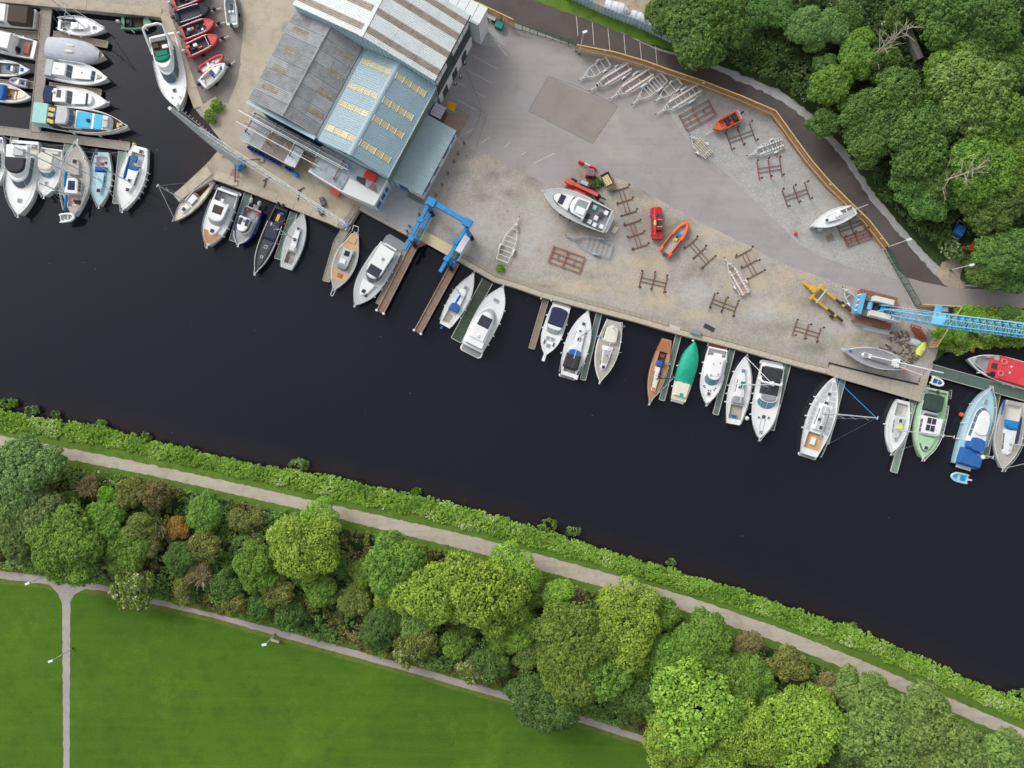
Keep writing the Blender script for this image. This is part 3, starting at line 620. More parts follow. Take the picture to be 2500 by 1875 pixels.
# flat roofed extension
X = shed('flat_roofed_workshop', 'low flat roofed workshop with patchy pale blue roof')
M_felt = mat('patchy felt roof', '#a4b0b6', .12, .9, .8, dirt='#6d7274', da=.8, dsc=.7)
MB().prism([(-.5, -4.4), (5.6, -4.75), (11.5, -4.3), (11.5, .2), (-.5, .2)], 0, 3.3).build('wall', M_wall, X)
MB().prism([(-.4, -4.3), (5.6, -4.65), (5.6, .2), (-.4, .2)], 3.3, 3.48).build('roof', M_felt, X)
MB().prism([(5.62, -2.2), (11.2, -2.4), (11.3, .2), (5.62, .2)], 3.3, 3.5).build('roof', M_felt, X)
for (x0, y0, x1, y1) in ((-.4, -4.45, 5.6, -4.8), (11.45, -4.3, 11.45, .2), (5.6, -4.8, 11.45, -4.35)): MB().beam((x0, y0, 3.5), (x1, y1, 3.5), .22, .5).build('parapet', M_wall, X)
st = MB(); 
for k in range(14): st.box((5.9 + k * .38, -3.5, 2.9 - .02 * k), (.3, 1.7, .08))
st.build('timber_slats', mat('dark slats', '#4b4138', .2, 2, .9), X, kind='stuff')
for x_, y_, l_ in ((11.52, -3.6, 1.1), (11.52, -2.1, 1.0), (11.52, -.9, .7)): MB().box((11.56, y_, 1.7), (.08, l_, 1.6)).build('door', M_bdoor, X)
MB().prism([(7, -2.1), (8.6, -2.3), (8.2, -1.2), (6.8, -1.5)], 3.5, 3.62).build('tarpaulin', mat('black sheeting', '#33343a', .2), X)
MB().prism([(9.2, -2.3), (10.9, -2.3), (10.2, -1.4), (9.6, -1.3)], 3.5, 3.6).build('rust_patch', mat('brown sheeting', '#7d6a60', .2), X)
tag(MB().box((0, 0, 0), (1.9, 1.1, .8)).build('red_crate', mat('red plastic', '#d8322f', .06, 1, .4)), 'bright red lidded box on the flat workshop roof', 'box')
def inshed(o, x, y, z): v = Matrix.Rotation(BA, 3, 'Z') @ Vector((x, y, z)); o.location = Vector(BO) + v; o.rotation_euler = (0, 0, BA + o.rotation_euler.z); return o
inshed(bpy.data.objects['red_crate'], 8.9, -.55, 3.92)
# site cabin
K = shed('site_cabin', 'small white site cabin with blue edge beside the annex', 'cabin')
MB().prism([(12.15, 13.0), (14.0, 13.0), (14.0, 15.1), (12.15, 15.1)], 0, 2.7).build('wall', mat('grey cabin wall', '#4a4e55', .1), K)
for k in range(4): MB().box((13.05, 13.3 + k * .52, 2.78), (2.0, .47, .14)).build('roof_panel', mat('pale cabin roof', '#c9c6cc', .05), K)
MB().box((12.1, 14.05, 2.8), (.12, 2.2, .3)).build('edge_trim', M_bdoor, K)
for y in (13.5, 14.4): MB().box((14.03, y, 1.6), (.05, .6, .7)).build('window', M_glass, K)
o = MB().box((0, 0, 0), (1.5, 1.3, .08)).build('ramp', mat('amber paint', '#e0a21c', .08)); inshed(o, 14.3, 16.2, 1.5); o.rotation_euler.x = .5; tag(o, 'amber yellow sloping hood beside the site cabin', 'hood')
# mast store and drums
D = shed('low_store', 'low store with mottled grey sheet roof behind blue drums')
MB().prism([(-12.9, -4.8), (-3.6, -4.8), (-3.6, -1.8), (-12.9, -1.8)], 0, 2.3).build('wall', mat('grey block wall', '#8f8c86', .12), D)
for k, m_ in enumerate((mat('bluish felt', '#9aa1a5', .1), mat('bluish felt', '#9aa1a5'), mat('lichened sheet', '#8d857d', .4, 6, .9, dirt='#4f483f', da=.9, dsc=4), mat('lichened sheet', '#8d857d'), mat('pale sheet', '#c5d0d4', .05))):
    MB().box((-12.4 + k * 2.08, -3.3, 2.42 + .006 * k), (2.03, 3.2, .12)).build('roof_sheet', m_, D)
MB().box((-8.3, -4.95, 2.36), (9.4, .12, .18)).build('fascia', mat('white fascia', '#d5d6d4', .05), D)
B2 = shed('debris_roof', 'grey stained low roof strip under the stored masts', 'roof')
MB().prism([(-13.2, -1.7), (-.8, -1.7), (-.8, .1), (-13.2, .1)], 0, 2.0).build('deck', mat('stained felt', '#8b8f90', .25, 1.2, .9, dirt='#5a564f', da=.8, dsc=1.2), B2)
for i in range(13):
    if i == 9: continue
    x = -11.85 + i * .68 - (.15 if i < 9 else -.05)
    t = thing('plastic_drum', ('first', 'second', 'third', 'fourth', 'fifth', 'sixth', 'seventh', 'eighth', 'ninth', '', 'tenth', 'eleventh', 'twelfth')[i] + ' open blue plastic drum from the west in the row', 'drum', (0, 0, 0), 0, 'row of blue drums'); inshed(t, x, -5.3, 0)
    if i < 12:
        b = MB(); n = 12; prof = [(.26, 0), (.29, .1), (.3, .45), (.29, .8), (.28, .92), (.24, .92), (.24, .5), (.0, .5)]
        b.loft([[(r * math.cos(2 * math.pi * k / n), r * math.sin(2 * math.pi * k / n), z) for k in range(n)] for r, z in prof]); b.build('body', mat('blue drum plastic', '#1f5fb4', .08, 1, .4), t, smooth=False)
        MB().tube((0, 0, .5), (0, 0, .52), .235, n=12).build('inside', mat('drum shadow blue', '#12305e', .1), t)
    else:
        t['label'] = 'blue drum lying tipped at the end of the row'; del t['group']
        MB().tube((-.1, -.1, .32), (.75, -.3, .32), .31, n=12).build('body', mat('bright blue drum', '#1b7fd0', .08, 1, .4), t)
# mast rack with stored masts
RK = shed('mast_rack', 'rusty steel rack frame carrying stored masts', 'rack')
for i in range(5):
    x = -12.2 + i * 4.0; b = MB()
    for y in (-.5, -3.6): b.beam((x, y, 0), (x, y, 4.3), .12, .12)
    b.build('upright', M_rust, RK); MB().beam((x, -.3, 3.75), (x, -3.9, 3.75), .14, .14).build('crossbar', M_rust, RK)
    MB().beam((x, -.3, 4.3), (x, -2.0, 4.3), .1, .1).build('upper_crossbar', M_galv, RK)
for i, (y, z, x0, x1, r, c) in enumerate(((-1.35, 4.4, -14.4, 5.4, .11, '#e2e4e4'), (-1.62, 4.4, -12.0, 4.6, .09, '#c4c8ca'), (-1.05, 4.4, -12.5, 4.9, .08, '#8e9396'), (-.75, 4.4, -12.6, 5.2, .09, '#b9bdc0'), (-3.0, 3.9, -14.2, 1.0, .1, '#d9dcdc'), (-2.55, 3.9, -13, -.6, .08, '#8b6a5e'), (-.45, 4.4, -11.5, 4.0, .07, '#77787a'))):
    t = thing('stored_mast', ('longest white mast', 'pale grey mast beside the longest', 'dark grey mast', 'silver mast nearest the shed', 'white mast on the outer edge', 'brown painted mast', 'thin dark mast against the gutter')[i] + ' lying on the rusty rack', 'mast'); inshed(t, 0, 0, 0)
    MB().tube((x0, y, z), (x1, y - .1, z), r, r * .8, n=8).build('spar', mat('spar ' + c, c, .06, .8, .4), t)
    b = MB()
    for k in (.3, .6): b.tube((x0 + (x1 - x0) * k, y - .35, z + .05), (x0 + (x1 - x0) * k, y + .35, z + .05), .03)
    b.build('spreader', M_galv, t)
t = thing('hose_reel', 'blue coiled hose heap at the end of the mast rack', 'hose'); inshed(t, 5.0, -1.1, 4.1)
b = MB(); 
for k in range(14): b.tube((.35 * math.cos(k * .9), .45 * math.sin(k * .9), .05 * (k % 3)), (.35 * math.cos(k * .9 + .9), .45 * math.sin(k * .9 + .9), .05 * ((k + 1) % 3)), .09)
b.build('coil', mat('bright blue drum', '#1b7fd0'), t); MB().tube((-.1, 0, -.5), (-.1, 0, 0), .06).build('bracket', M_galv, t)
o = MB().box((0, 0, 0), (1.6, 1.05, .9)).build('coral_crate', mat('coral plastic', '#dd6a55', .06, 1, .5)); o.location = W(820, 468, .4); o.location.z = .46; o.rotation_euler.z = BA; tag(o, 'coral red plastic crate against the workshop wall', 'crate')
for i, p in enumerate(((789, 493), (784, 515))):
    t = thing('battery_box', ('upper', 'lower')[i] + ' of two charcoal boxes under the lattice boom', 'box', W(*p), R(-70)); MB().box((0, 0, .25), (1.4, .75, .5)).build('body', mat('charcoal plastic', '#4a4d55', .15), t)
    for k in (-.35, .35): MB().box((k, 0, .53), (.6, .65, .06)).build('lid', mat('slate plastic', '#5d6069', .1), t)
# ---------------------------------------------------------------- boats
def C(key, c, **k): return mat(key, c, **k)
PAINT = dict(white=M_white, cream=C('cream gelcoat', '#ddd8c4', v=.05, rough=.35), grey=C('grey deck paint', '#9b9da0', v=.08, rough=.7), lgrey=C('light grey deck', '#bfc1c1', v=.06, rough=.7, dirt='#a5a6a4', da=.4),
    dgrey=C('charcoal deck', '#4a4c52', v=.1, rough=.8), navy=C('navy canvas', '#2b3050', v=.12, rough=.85), dnavy=C('dark navy hull', '#232a45', v=.1, rough=.4), blue=C('royal blue canvas', '#2b62a8', v=.14, sc=2.5, rough=.8, bump=.5, dirt='#3f73b0'), bblue=C('bright blue canvas', '#1f86c8', v=.1, rough=.8),
    cyan=C('cyan deck paint', '#3fb4dc', v=.05, rough=.6), teal=C('teal canvas', '#9fcfc6', v=.06, rough=.8), jade=C('jade cushion', '#0f7f68', v=.08, rough=.8), tarp=C('emerald tarpaulin', '#17a083', v=.16, sc=2, rough=.5, bump=.9, dirt='#3cb69c'), pblue=C('pale blue deck', '#a9d0da', v=.05, rough=.5), dblue=C('hull blue', '#232f86', v=.1, rough=.35),
    teak=C('teak deck', '#b08a63', v=.14, sc=3, rough=.8), teak2=C('grey teak', '#b0aba3', v=.14, sc=3, rough=.85), wood=C('varnished mahogany', '#7b4a36', v=.18, sc=2, rough=.4), oakd=C('bleached wood deck', '#c7a683', v=.14, sc=2.5, rough=.8), brown=C('brown canvas', '#4a4038', v=.12, rough=.85), black=C('black canvas', '#35363c', v=.12, rough=.85),
    green=C('sage green paint', '#a9c9a4', v=.05, rough=.5), bottle=C('bottle green hull', '#4f8f77', v=.08, rough=.5), red=C('red deck paint', '#d2424b', v=.08, rough=.6, dirt='#d96a6e', da=.5), rred=C('rescue red', '#c63f47', v=.1, rough=.55, dirt='#b8565a', da=.5), orange=C('rescue orange', '#d9613c', v=.1, rough=.55, dirt='#c77a5c', da=.5), yellow=C('cushion yellow', '#d9bd7c', v=.06, rough=.8), tan=C('tan cushion', '#a8694a', v=.1, rough=.8), sand=C('sand canvas', '#d8d5cb', v=.05, rough=.8),
    glass=C('boat window glass', '#59646f', v=.15, rough=.12, spec=.6), tglass=M_tglass, dark=M_dark, shell=C('pale tarpaulin', '#b9bcc6', v=.06, sc=1.5, rough=.7, bump=.5), silver=C('silver deck panel', '#b9bdc2', v=.07, rough=.6), lav=C('grey inflatable', '#9fa3b0', v=.06, rough=.6), solar=C('solar glass', '#3a3b4a', v=.1, rough=.2), gold=C('yellow mat', '#e0b45a', v=.05), coral=C('coral', '#e06a50', v=.08), gcan=C('grey canvas', '#8f9296', v=.06, rough=.8), gloss=C('glossy clear', '#a8b2b4', v=.06, rough=.2), hgreen=C('dark green canvas', '#34443f', v=.1, rough=.85), lime=C('lime hull', '#d7dd54', v=.06, rough=.45), alum=C('alloy spar', '#c9cdd0', v=.05, rough=.35, metal=.2))
class Boat:
    def __init__(s, name, label, stern, bow, beam, shape='motor', hull='white', deck='white', fb=1.2, z=WATER, cat='boat', rim=.08, group=None, well=None, wellm='lgrey', draft=.5, dz=.04):
        a, b = W(*stern), W(*bow); d = b - a; s.L = d.length; s.B = beam * S; s.fb = fb; s.rim = rim
        s.t = thing(name, label, cat, (a.x, a.y, z), math.atan2(d.y, d.x), group)
        s.sh = dict(motor=(.86, .4, 3.1, .16), sail=(.58, .44, 2.35, .16), double=(.1, .48, 2.4, .2), yacht=(.82, .44, 3.3, .18), work=(.95, .35, 4.2, .12), punt=(.9, .4, 3.2, .25), slim=(.8, .45, 2.9, .12), fat=(.9, .38, 3.1, .18))[shape]
        n = 22; us = [i / n for i in range(n)] + [.985, 1.0]; hm = PAINT[hull]; hb = MB(); rings = []
        for u in us:
            w = s.hw(u); f = s.zd(u) ; x = u * s.L; k = .88 - .35 * max(0, u - .5)
            rake = .05 * s.L * max(0, (u - .75) / .25) * .8
            half = [(x - rake * 1.4, 0, -draft), (x - rake, w * k * .8, -draft * .6), (x - rake * .6, w * k, 0), (x - rake * .25, w * .97, f * .6), (x, w, f), (x, max(0, w - rim), f + .03), (x, max(0, w - rim - .02), f - dz - .05)]
            rings.append([(p[0], -p[1], p[2]) for p in half[::-1]] + half[1:])
        hb.loft(rings, close=False); m = len(rings[0]); r0 = rings[0]
        hb.add(r0, [tuple(range(m))]); hb.build('hull', hm, s.t, smooth=False)
        dk = MB(); ins = rim + .015; us2 = sorted(set(us[:-1] + ([well[0], well[1]] if well else [])))
        wc = well[2] * s.B / 2 if well else 0
        for u, v in zip(us2, us2[1:]):
            for lo, hi in ((-1, -2), (-2, 2), (2, 1)):
                q = []
                inw = well and u >= well[0] - 1e-6 and v <= well[1] + 1e-6
                if lo == -2 and inw: continue
                for uu in (u, v):
                    e = max(.0, s.hw(uu) - ins); c = min(wc, e * .98)
                    for g in (lo, hi): y = {-1: -e, -2: -c, 2: c, 1: e}[g]; q.append((uu * s.L, y, s.zd(uu) - dz + .05 * (1 - abs(y) / max(.01, e)) * min(1, e)))
                if not well and lo != -2: continue
                if not well: q = [(uu * s.L, y * max(0, s.hw(uu) - ins), s.zd(uu) - dz) for uu in (u, v) for y in (-1, 1)]
                dk.add(q, [(0, 2, 3, 1)])
        dk.build('deck', PAINT[deck], s.t)
        if well:
            x0, x1 = well[0] * s.L, well[1] * s.L; dep = well[3]; zf = s.zd(well[0]) - dep; wm_ = MB()
            c0 = min(wc, max(0, s.hw(well[0]) - ins) * .98); c1 = min(wc, max(0, s.hw(well[1]) - ins) * .98); pts = [(x0, -c0), (x1, -c1), (x1, c1), (x0, c0)]; zt = s.zd(well[1]) + .02
            wm_.add([(p[0], p[1], zf) for p in pts] + [(p[0], p[1], zt) for p in pts], [(0, 1, 2, 3)] + [(i, 4 + i, 4 + (i + 1) % 4, (i + 1) % 4) for i in range(4)])
            wm_.build('cockpit', PAINT[wellm], s.t)
        s.zf = s.zd(well[0]) - well[3] if well else None
    def hw(s, u):
        ts, um, p, _ = s.sh; B = s.B / 2
        if u < um: return B * (ts + (1 - ts) * math.sin(math.pi / 2 * u / um))
        t = (u - um) / (1 - um); return B * max(0, 1 - t ** p)
    def zd(s, u): return s.fb * (1 + s.sh[3] * (u * u - .15))
    def pad(s, name, u0, u1, w0, w1, h, m, z=None, si=.1, fi=.25, ai=.05, rf=.3, ra=0., v=0., win='', wm='glass', k0=.22, k1=.82, np_=3, parent=None):
        x0, x1 = u0 * s.L, u1 * s.L; um = (u0 + u1) / 2
        if z is None: z = min(s.zd(u0), s.zd(um)) - .06; h = h + .06
        B = s.B / 2; vo = v * B
        ts = ([ra * (1 - math.cos(math.pi / 2 * i / 5)) for i in range(5)] if ra else [0.]) + [ra + (1 - rf - ra) * i / 5 for i in range(0 if ra else 1, 6)] + ([1 - rf + rf * math.sin(math.pi / 2 * i / 6) for i in range(1, 7)] if rf else [])
        def ring(k, ex=0.):
            a, b = x0 + ai * k + ex, x1 - fi * k - ex; st = []
            for t in ts:
                w = (w0 + (w1 - w0) * t) * B - si * k - ex; r = 1.
                if rf and t > 1 - rf: r = max(0, 1 - ((t - 1 + rf) / rf) ** 2.3) ** .5
                if ra and t < ra: r = min(r, max(0, 1 - ((ra - t) / ra) ** 2.3) ** .5)
                st.append((a + (b - a) * t, max(.012, w) * max(.02, r)))
            return [(x, vo - y, z + h * k) for x, y in st] + [(x, vo + y, z + h * k) for x, y in st[::-1]]
        par = parent or s.t
        b = MB(); tp = ring(1, .06); b.loft([ring(0), ring(1 - min(.2, .05 / max(h, .05)))[:], [(p[0], p[1], z + h) for p in tp]], cap0=False, cap1=True)
        o = b.build(name, PAINT[m], par); n = len(ts); A, Bq = ring(k0), ring(k1)
        def panes(idx, cnt, nm):
            pa = [Vector(A[i]) for i in idx]; pb = [Vector(Bq[i]) for i in idx]; ln = [0]
            for p, q in zip(pa, pa[1:]): ln.append(ln[-1] + (q - p).length)
            def smp(P, d):
                for i in range(len(ln) - 1):
                    if d <= ln[i + 1] + 1e-9: return P[i].lerp(P[i + 1], (d - ln[i]) / max(1e-9, ln[i + 1] - ln[i]))
                return P[-1]
            T = ln[-1]; g = min(.07, T / cnt * .15); cen = Vector((sum(p[0] for p in A) / len(A), vo, 0))
            for c in range(cnt):
                d0, d1 = T * c / cnt + g / 2, T * (c + 1) / cnt - g / 2; k = 4; q = MB(); ra_, rb_ = [], []
                for j in range(k + 1):
                    d = d0 + (d1 - d0) * j / k
                    for P, L_ in ((pa, ra_), (pb, rb_)):
                        p = smp(P, d); nrm = Vector((p.x - cen.x, p.y - cen.y, 0)); i2 = nrm.normalized() * .02 if nrm.length > .01 else Vector()
                        i2 = Vector((math.copysign(min(abs(i2.x), .02), i2.x), i2.y, 0)) + Vector((0, 0, .03)); L_.append(p + i2)
                q.loft([ra_, rb_], close=False); q.build(nm, PAINT[wm], par)
        if 'F' in win:
            i0 = max(i for i in range(n) if ts[i] <= 1 - rf * .95) if rf else n - 1
            panes(list(range(i0, 2 * n - i0)), np_, 'windscreen_pane')
        if 'S' in win:
            i1 = max(i for i in range(n) if ts[i] <= 1 - rf * .9) if rf else n - 1; i0 = 1
            panes(list(range(i0, i1 + 1)), 3, 'side_window'); panes([2 * n - 1 - i for i in range(i0, i1 + 1)], 3, 'side_window')
        s.top = z + h; return o
    def boxp(s, name, u, v, lx, ly, h, m, z=None, rz=0.):
        z = s.zd(u) if z is None else z
        return MB().box((u * s.L, v * s.B / 2, z + h / 2), (lx, ly, h), rz, .92).build(name, PAINT[m], s.t)
    def hatch(s, u, v=0., a=.55, b=None, m='solar', z=None):
        b = b or a; z = s.zd(u) + .02 if z is None else z
        MB().box((u * s.L, v * s.B / 2, z + .03), (a + .12, b + .12, .06)).build('hatch_frame', PAINT['white'], s.t)
        return MB().box((u * s.L, v * s.B / 2, z + .06), (a, b, .05)).build('hatch', PAINT[m], s.t)
    def rail(s, u0=.1, u1=1., h=.62, inset=.08, step=1.4, both=True, bow=True, m='alum', r=.028):
        b = MB(); sides = []
        for sg in (-1, 1) if both else (1,):
            pts = []; n = max(3, int((u1 - u0) * s.L / .7))
            for i in range(n + 1):
                u = u0 + (u1 - u0) * i / n; pts.append((u * s.L, sg * max(.12 if u > .95 else .02, s.hw(min(u, .985)) - inset), s.zd(min(u, 1)) + h))
            b.path(pts, r, 5); b.path([(p[0], p[1], p[2] - h * .5) for p in pts], r * .55, 4); sides.append(pts)
            k = max(2, int((u1 - u0) * s.L / step))
            for i in range(k + 1): p = pts[round(i * n / k)]; b.tube(p, (p[0], p[1], p[2] - h), r * .8, n=4)
        if both and bow and u1 > .95: e, f = sides[0][-1], sides[1][-1]; b.path([e, (e[0] + .35, 0, e[2]), f], r, 5)
        b.build('guard_rail', PAINT[m], s.t)
    def anchor(s):
        x = s.L; z = s.zd(1)
        MB().box((x + .02, 0, z), (.5, .2, .09)).build('bow_roller', PAINT['alum'], s.t); MB().prism([(x + .2, -.06), (x + .42, -.17), (x + .36, 0), (x + .42, .17), (x + .2, .06)], z - .12, z + .07).build('anchor', PAINT['alum'], s.t)
    def fend(s, us, m='white'):
        for u in us:
            sg = 1 if u > 0 else -1; u = abs(u); x, y = u * s.L, sg * (s.hw(u) + .12); z = s.zd(u)
            b = MB(); b.tube((x, y, z - .75), (x, y, z - .15), .13, n=7); b.dome((x, y, z - .15), .13, .13, .12, 7, 3); b.build('fender', PAINT[m], s.t)
    def mast(s, u, h, boom=None, cover=None, spread=2, stays=True, jib=None, m='alum', r=.1, v=0., bz=1.6, zb=None):
        x, y = u * s.L, v * s.B / 2; z = s.zd(u) + .35 if zb is None else zb
        MB().tube((x, y, z - .4), (x, y, z + h), r, r * .6, n=8).build('mast', PAINT[m], s.t)
        b = MB()
        for k in range(spread):
            zz = z + h * (k + 1) / (spread + 1); w = s.B * (.36 - .07 * k)
            for sg in (-1, 1): b.tube((x, y, zz), (x - .25, y + sg * w, zz + .05), .035, .025, n=5)
        b.box((x, y, z + h), (.5, .12, .1)); b.build('spreader', PAINT[m], s.t)
        if stays:
            b = MB(); tp = (x, y, z + h * .98)
            b.tube(tp, (.02 * s.L, 0, s.zd(0) + .1), .014, n=3)
            for sg in (-1, 1):
                e = (x - .2, sg * (s.hw(u) - .1), s.zd(u)); w = s.B * .36; mid = (x - .25, y + sg * w, z + h / (spread + 1) + .05)
                b.tube(e, mid, .013, n=3); b.tube(mid, tp, .013, n=3)
            b.build('rigging', PAINT['alum'], s.t)
            f = (s.L * .985, 0, s.zd(1) + .15)
            MB().tube(f, tp, .05 if jib else .016, .05 if jib else .016, n=6).build('forestay' if not jib else 'furled_jib', PAINT[jib or 'alum'], s.t)
        if boom:
            e = (x - boom * s.L, y, z + bz - .15); MB().tube((x - .1, y, z + bz - .2), e, .07, n=7).build('boom', PAINT[m], s.t)
            if cover:
                d = Vector(e) - Vector((x - .1, y, z + bz - .2)); rings = []
                for k in range(9):
                    t = k / 8; p = Vector((x - .1, y, z + bz - .08)) + d * t; w = .24 * (1 - .45 * t) * (.6 if k in (0, 8) else 1)
                    wob = random.uniform(.85, 1.1); rings.append([p + Vector((0, w * wob * math.cos(q), w * 1.35 * math.sin(q))) for q in [2 * math.pi * i / 8 for i in range(8)]])
                MB().loft(rings, cap0=True, cap1=True).build('sail_cover', PAINT[cover], s.t, smooth=True)
    def outboard(s, v=0., m='black', sc=1., x=-.25, tilt=0.):
        z = s.zd(0); y = v * s.B / 2; t = Matrix.Rotation(tilt, 4, 'Y')
        b = MB(); rings = []
        for k, (zz, w, l) in enumerate(((0, .26, .4), (.2, .34, .55), (.45, .34, .55), (.58, .24, .42))):
            rings.append([(sc * l * .5 * cx, sc * w * .5 * cy, sc * zz) for cx, cy in ((-1, -.6), (-.6, -1), (.6, -1), (1, -.6), (1, .6), (.6, 1), (-.6, 1), (-1, .6))])
        b.loft(rings, cap0=True, cap1=True); o = b.build('outboard_engine', PAINT[m], s.t); o.location = (x, y, z + .05)
        l = MB().box((-.05 * sc, 0, -.45 * sc), (.16 * sc, .12 * sc, .9 * sc)).box((-.1 * sc, 0, -.9 * sc), (.4 * sc, .1, .1)).build('engine_leg', PAINT['dgrey'], o)
        if tilt: o.rotation_euler = (0, tilt, 0)
        return o
    def platform(s, d=.9, w=.85, m='teak', rim='white', rf=.4):
        b = MB(); B = s.B / 2 * w; pts = [(0, -B), (-d * .7, -B), (-d, -B * .8), (-d, B * .8), (-d * .7, B), (0, B)]
        b.prism(pts, .3, .42); b.build('bathing_platform', PAINT[rim], s.t)
        MB().prism([(x * .9 - .04, y * .88) for x, y in pts], .425, .44).build('platform_deck', PAINT[m], s.t)
    def teaks(s, u0, u1, w0=.92, m='teak', name='side_deck'):
        b = MB(); n = 12
        for i in range(n):
            a, c = u0 + (u1 - u0) * i / n, u0 + (u1 - u0) * (i + 1) / n
            q = [(uu * s.L, g * max(0, s.hw(uu) - s.rim - .05), s.zd(uu) + .02) for uu in (a, c) for g in (-1, 1)]; b.add(q, [(0, 2, 3, 1)])
        b.build(name, PAINT[m], s.t)
    def stripe(s, m, h0=.8, h1=.95):
        b = MB()
        for sg in (-1, 1):
            A, B_ = [], []
            for i in range(25):
                u = i / 25
                for k, L_ in ((h0, A), (h1, B_)): L_.append((u * s.L, sg * (s.hw(u) * (.985) + .02), s.zd(u) * k))
            b.loft([A, B_], close=False)
        b.build('hull_stripe', PAINT[m], s.t)
def rib(name, label, stern, bow, beam, z, tube='orange', floor='lgrey', r=.24, fb=.45, seats=(), engine='dgrey', open_=True, group=None, cat='inflatable boat', console=None, patches=None):
    a, b = W(*stern), W(*bow); d = b - a; L = d.length; B = beam * S; t = thing(name, label, cat, (a.x, a.y, z), math.atan2(d.y, d.x), group); w = B / 2 - r
    pts = [(-.0, -w), (L * .3, -w), (L * .6, -w * .97), (L * .76, -w * .82), (L * .88, -w * .52), (L * .96, -w * .2), (L - r * .6, 0)]
    full = [(-.35, -w * .98)] + pts + [(x, -y) for x, y in pts[-2::-1]] + [(-.35, w * .98)]; rings = []
    for i, p in enumerate(full):
        q0, q1 = full[max(0, i - 1)], full[min(len(full) - 1, i + 1)]; n = Vector((-(q1[1] - q0[1]), q1[0] - q0[0])).normalized(); rr = r * (.35 if i in (0, len(full) - 1) else 1); zz = fb + .18 * max(0, p[0] / L - .5) * L * .2
        rings.append([(p[0] + n.x * rr * math.cos(k), p[1] + n.y * rr * math.cos(k), zz + rr * math.sin(k)) for k in [2 * math.pi * j / 8 for j in range(8)]])
    MB().loft(rings, cap0=True, cap1=True).build('tube_collar', PAINT[tube], t, smooth=True)
    MB().prism([(0, -w), (L * .7, -w * .9), (L * .92, 0), (L * .7, w * .9), (0, w)], .05, fb - .12).build('floor', PAINT[floor], t)
    MB().box((0, 0, fb - .05), (.1, 2 * w, .5)).build('transom', PAINT[tube], t)
    for i, (u, v, lx, ly, h, m) in enumerate(seats): MB().box((u * L, v * w, fb - .1 + h / 2), (lx, ly, h), 0, .92).build(('seat', 'locker', 'console')[min(2, i)], PAINT[m], t)
    if patches:
        b_ = MB()
        for sg in (-1, 1): b_.box((L * .3, sg * w, fb + r), (L * .42, r * .8, .03))
        b_.build('wear_patch', PAINT[patches], t)
    if engine:
        e = MB().box((-.3, 0, fb + .35), (.5, .34, .55), 0, .8).build('outboard_engine', PAINT[engine], t); MB().box((-.3, 0, fb - .3), (.16, .12, .9)).build('engine_leg', PAINT['dgrey'], e)
    return t
# --- marina, left of the walkway
b = Boat('motor_cruiser', 'white motor cruiser with dark brown cockpit canopy at the top of the walkway', (84, 45), (-110, 24), 53, 'motor', well=(.06, .3, .8, .5))
b.pad('canopy', .02, .3, .86, .84, 1.1, 'brown', rf=.0, ai=.3, si=.15); b.pad('cabin', .29, .75, .85, .6, .9, 'white', win='SF'); b.pad('cabin_roof', .31, .6, .8, .75, .25, 'white', z=b.top, fi=.4); b.rail(.35); b.platform(.5)
b = Boat('motor_cruiser', 'white flybridge cruiser with tan cockpit table and teak platform', (84, 121), (-95, 80), 52, 'motor', well=(.05, .25, .8, .6), wellm='lgrey')
b.platform(.9, .9, 'tan'); b.boxp('table', .12, 0, 1.0, 1.9, .5, 'tan', z=b.zf); b.boxp('bench', .03, 0, .5, 2.6, .4, 'white', z=b.zf); b.boxp('companion_door', .23, .3, .15, .8, .9, 'dark', z=b.zf); b.pad('cabin', .24, .72, .84, .6, 1.0, 'white', win='SF'); b.pad('flybridge', .26, .55, .78, .7, .5, 'white', z=b.top, rf=.35); b.boxp('seat_cushion', .45, 0, .9, 1.6, .1, 'dgrey', z=b.top); b.rail(.3); b.fend((-.2, -.32))
b = Boat('day_boat', 'small open white boat with blue cushions moored left of the walkway', (-60, 158), (67, 169), 39, 'fat', well=(.4, .8, .7, .3), wellm='gcan', fb=.8)
b.pad('cuddy', .08, .4, .6, .6, .5, 'white', win='S'); b.boxp('seat', .56, .25, .5, .6, .3, 'blue', z=b.zf); b.boxp('seat', .86, 0, .45, .6, .12, 'blue'); b.boxp('console', .68, 0, .4, .9, .6, 'white', z=b.zf); b.rail(.5, h=.35)
rib('inflatable_tender', 'small grey inflatable tender lying on the timber finger', (62, 203), (22, 195), 22, -.7, 'lav', 'white', r=.2, seats=((.5, 0, .35, .9, .25, 'white'), (.25, 0, .3, .5, .3, 'dgrey')), engine=None)
b = Boat('cabin_boat', 'small cream decked boat with blue cockpit cover left of the walkway', (-75, 212), (72, 236), 46, 'fat', deck='cream', well=(.45, .78, .6, .4), wellm='oakd', fb=.9)
b.pad('cockpit_cover', .4, .6, .8, .85, .6, 'blue', rf=.1, ai=.25); b.boxp('thwart', .72, 0, .3, 1.4, .2, 'cream', z=b.zf); b.boxp('locker', .62, -.1, .5, .4, .4, 'wood', z=b.zf); b.rail(.5, h=.4); b.pad('foredeck', .78, .93, .45, .2, .12, 'cream')
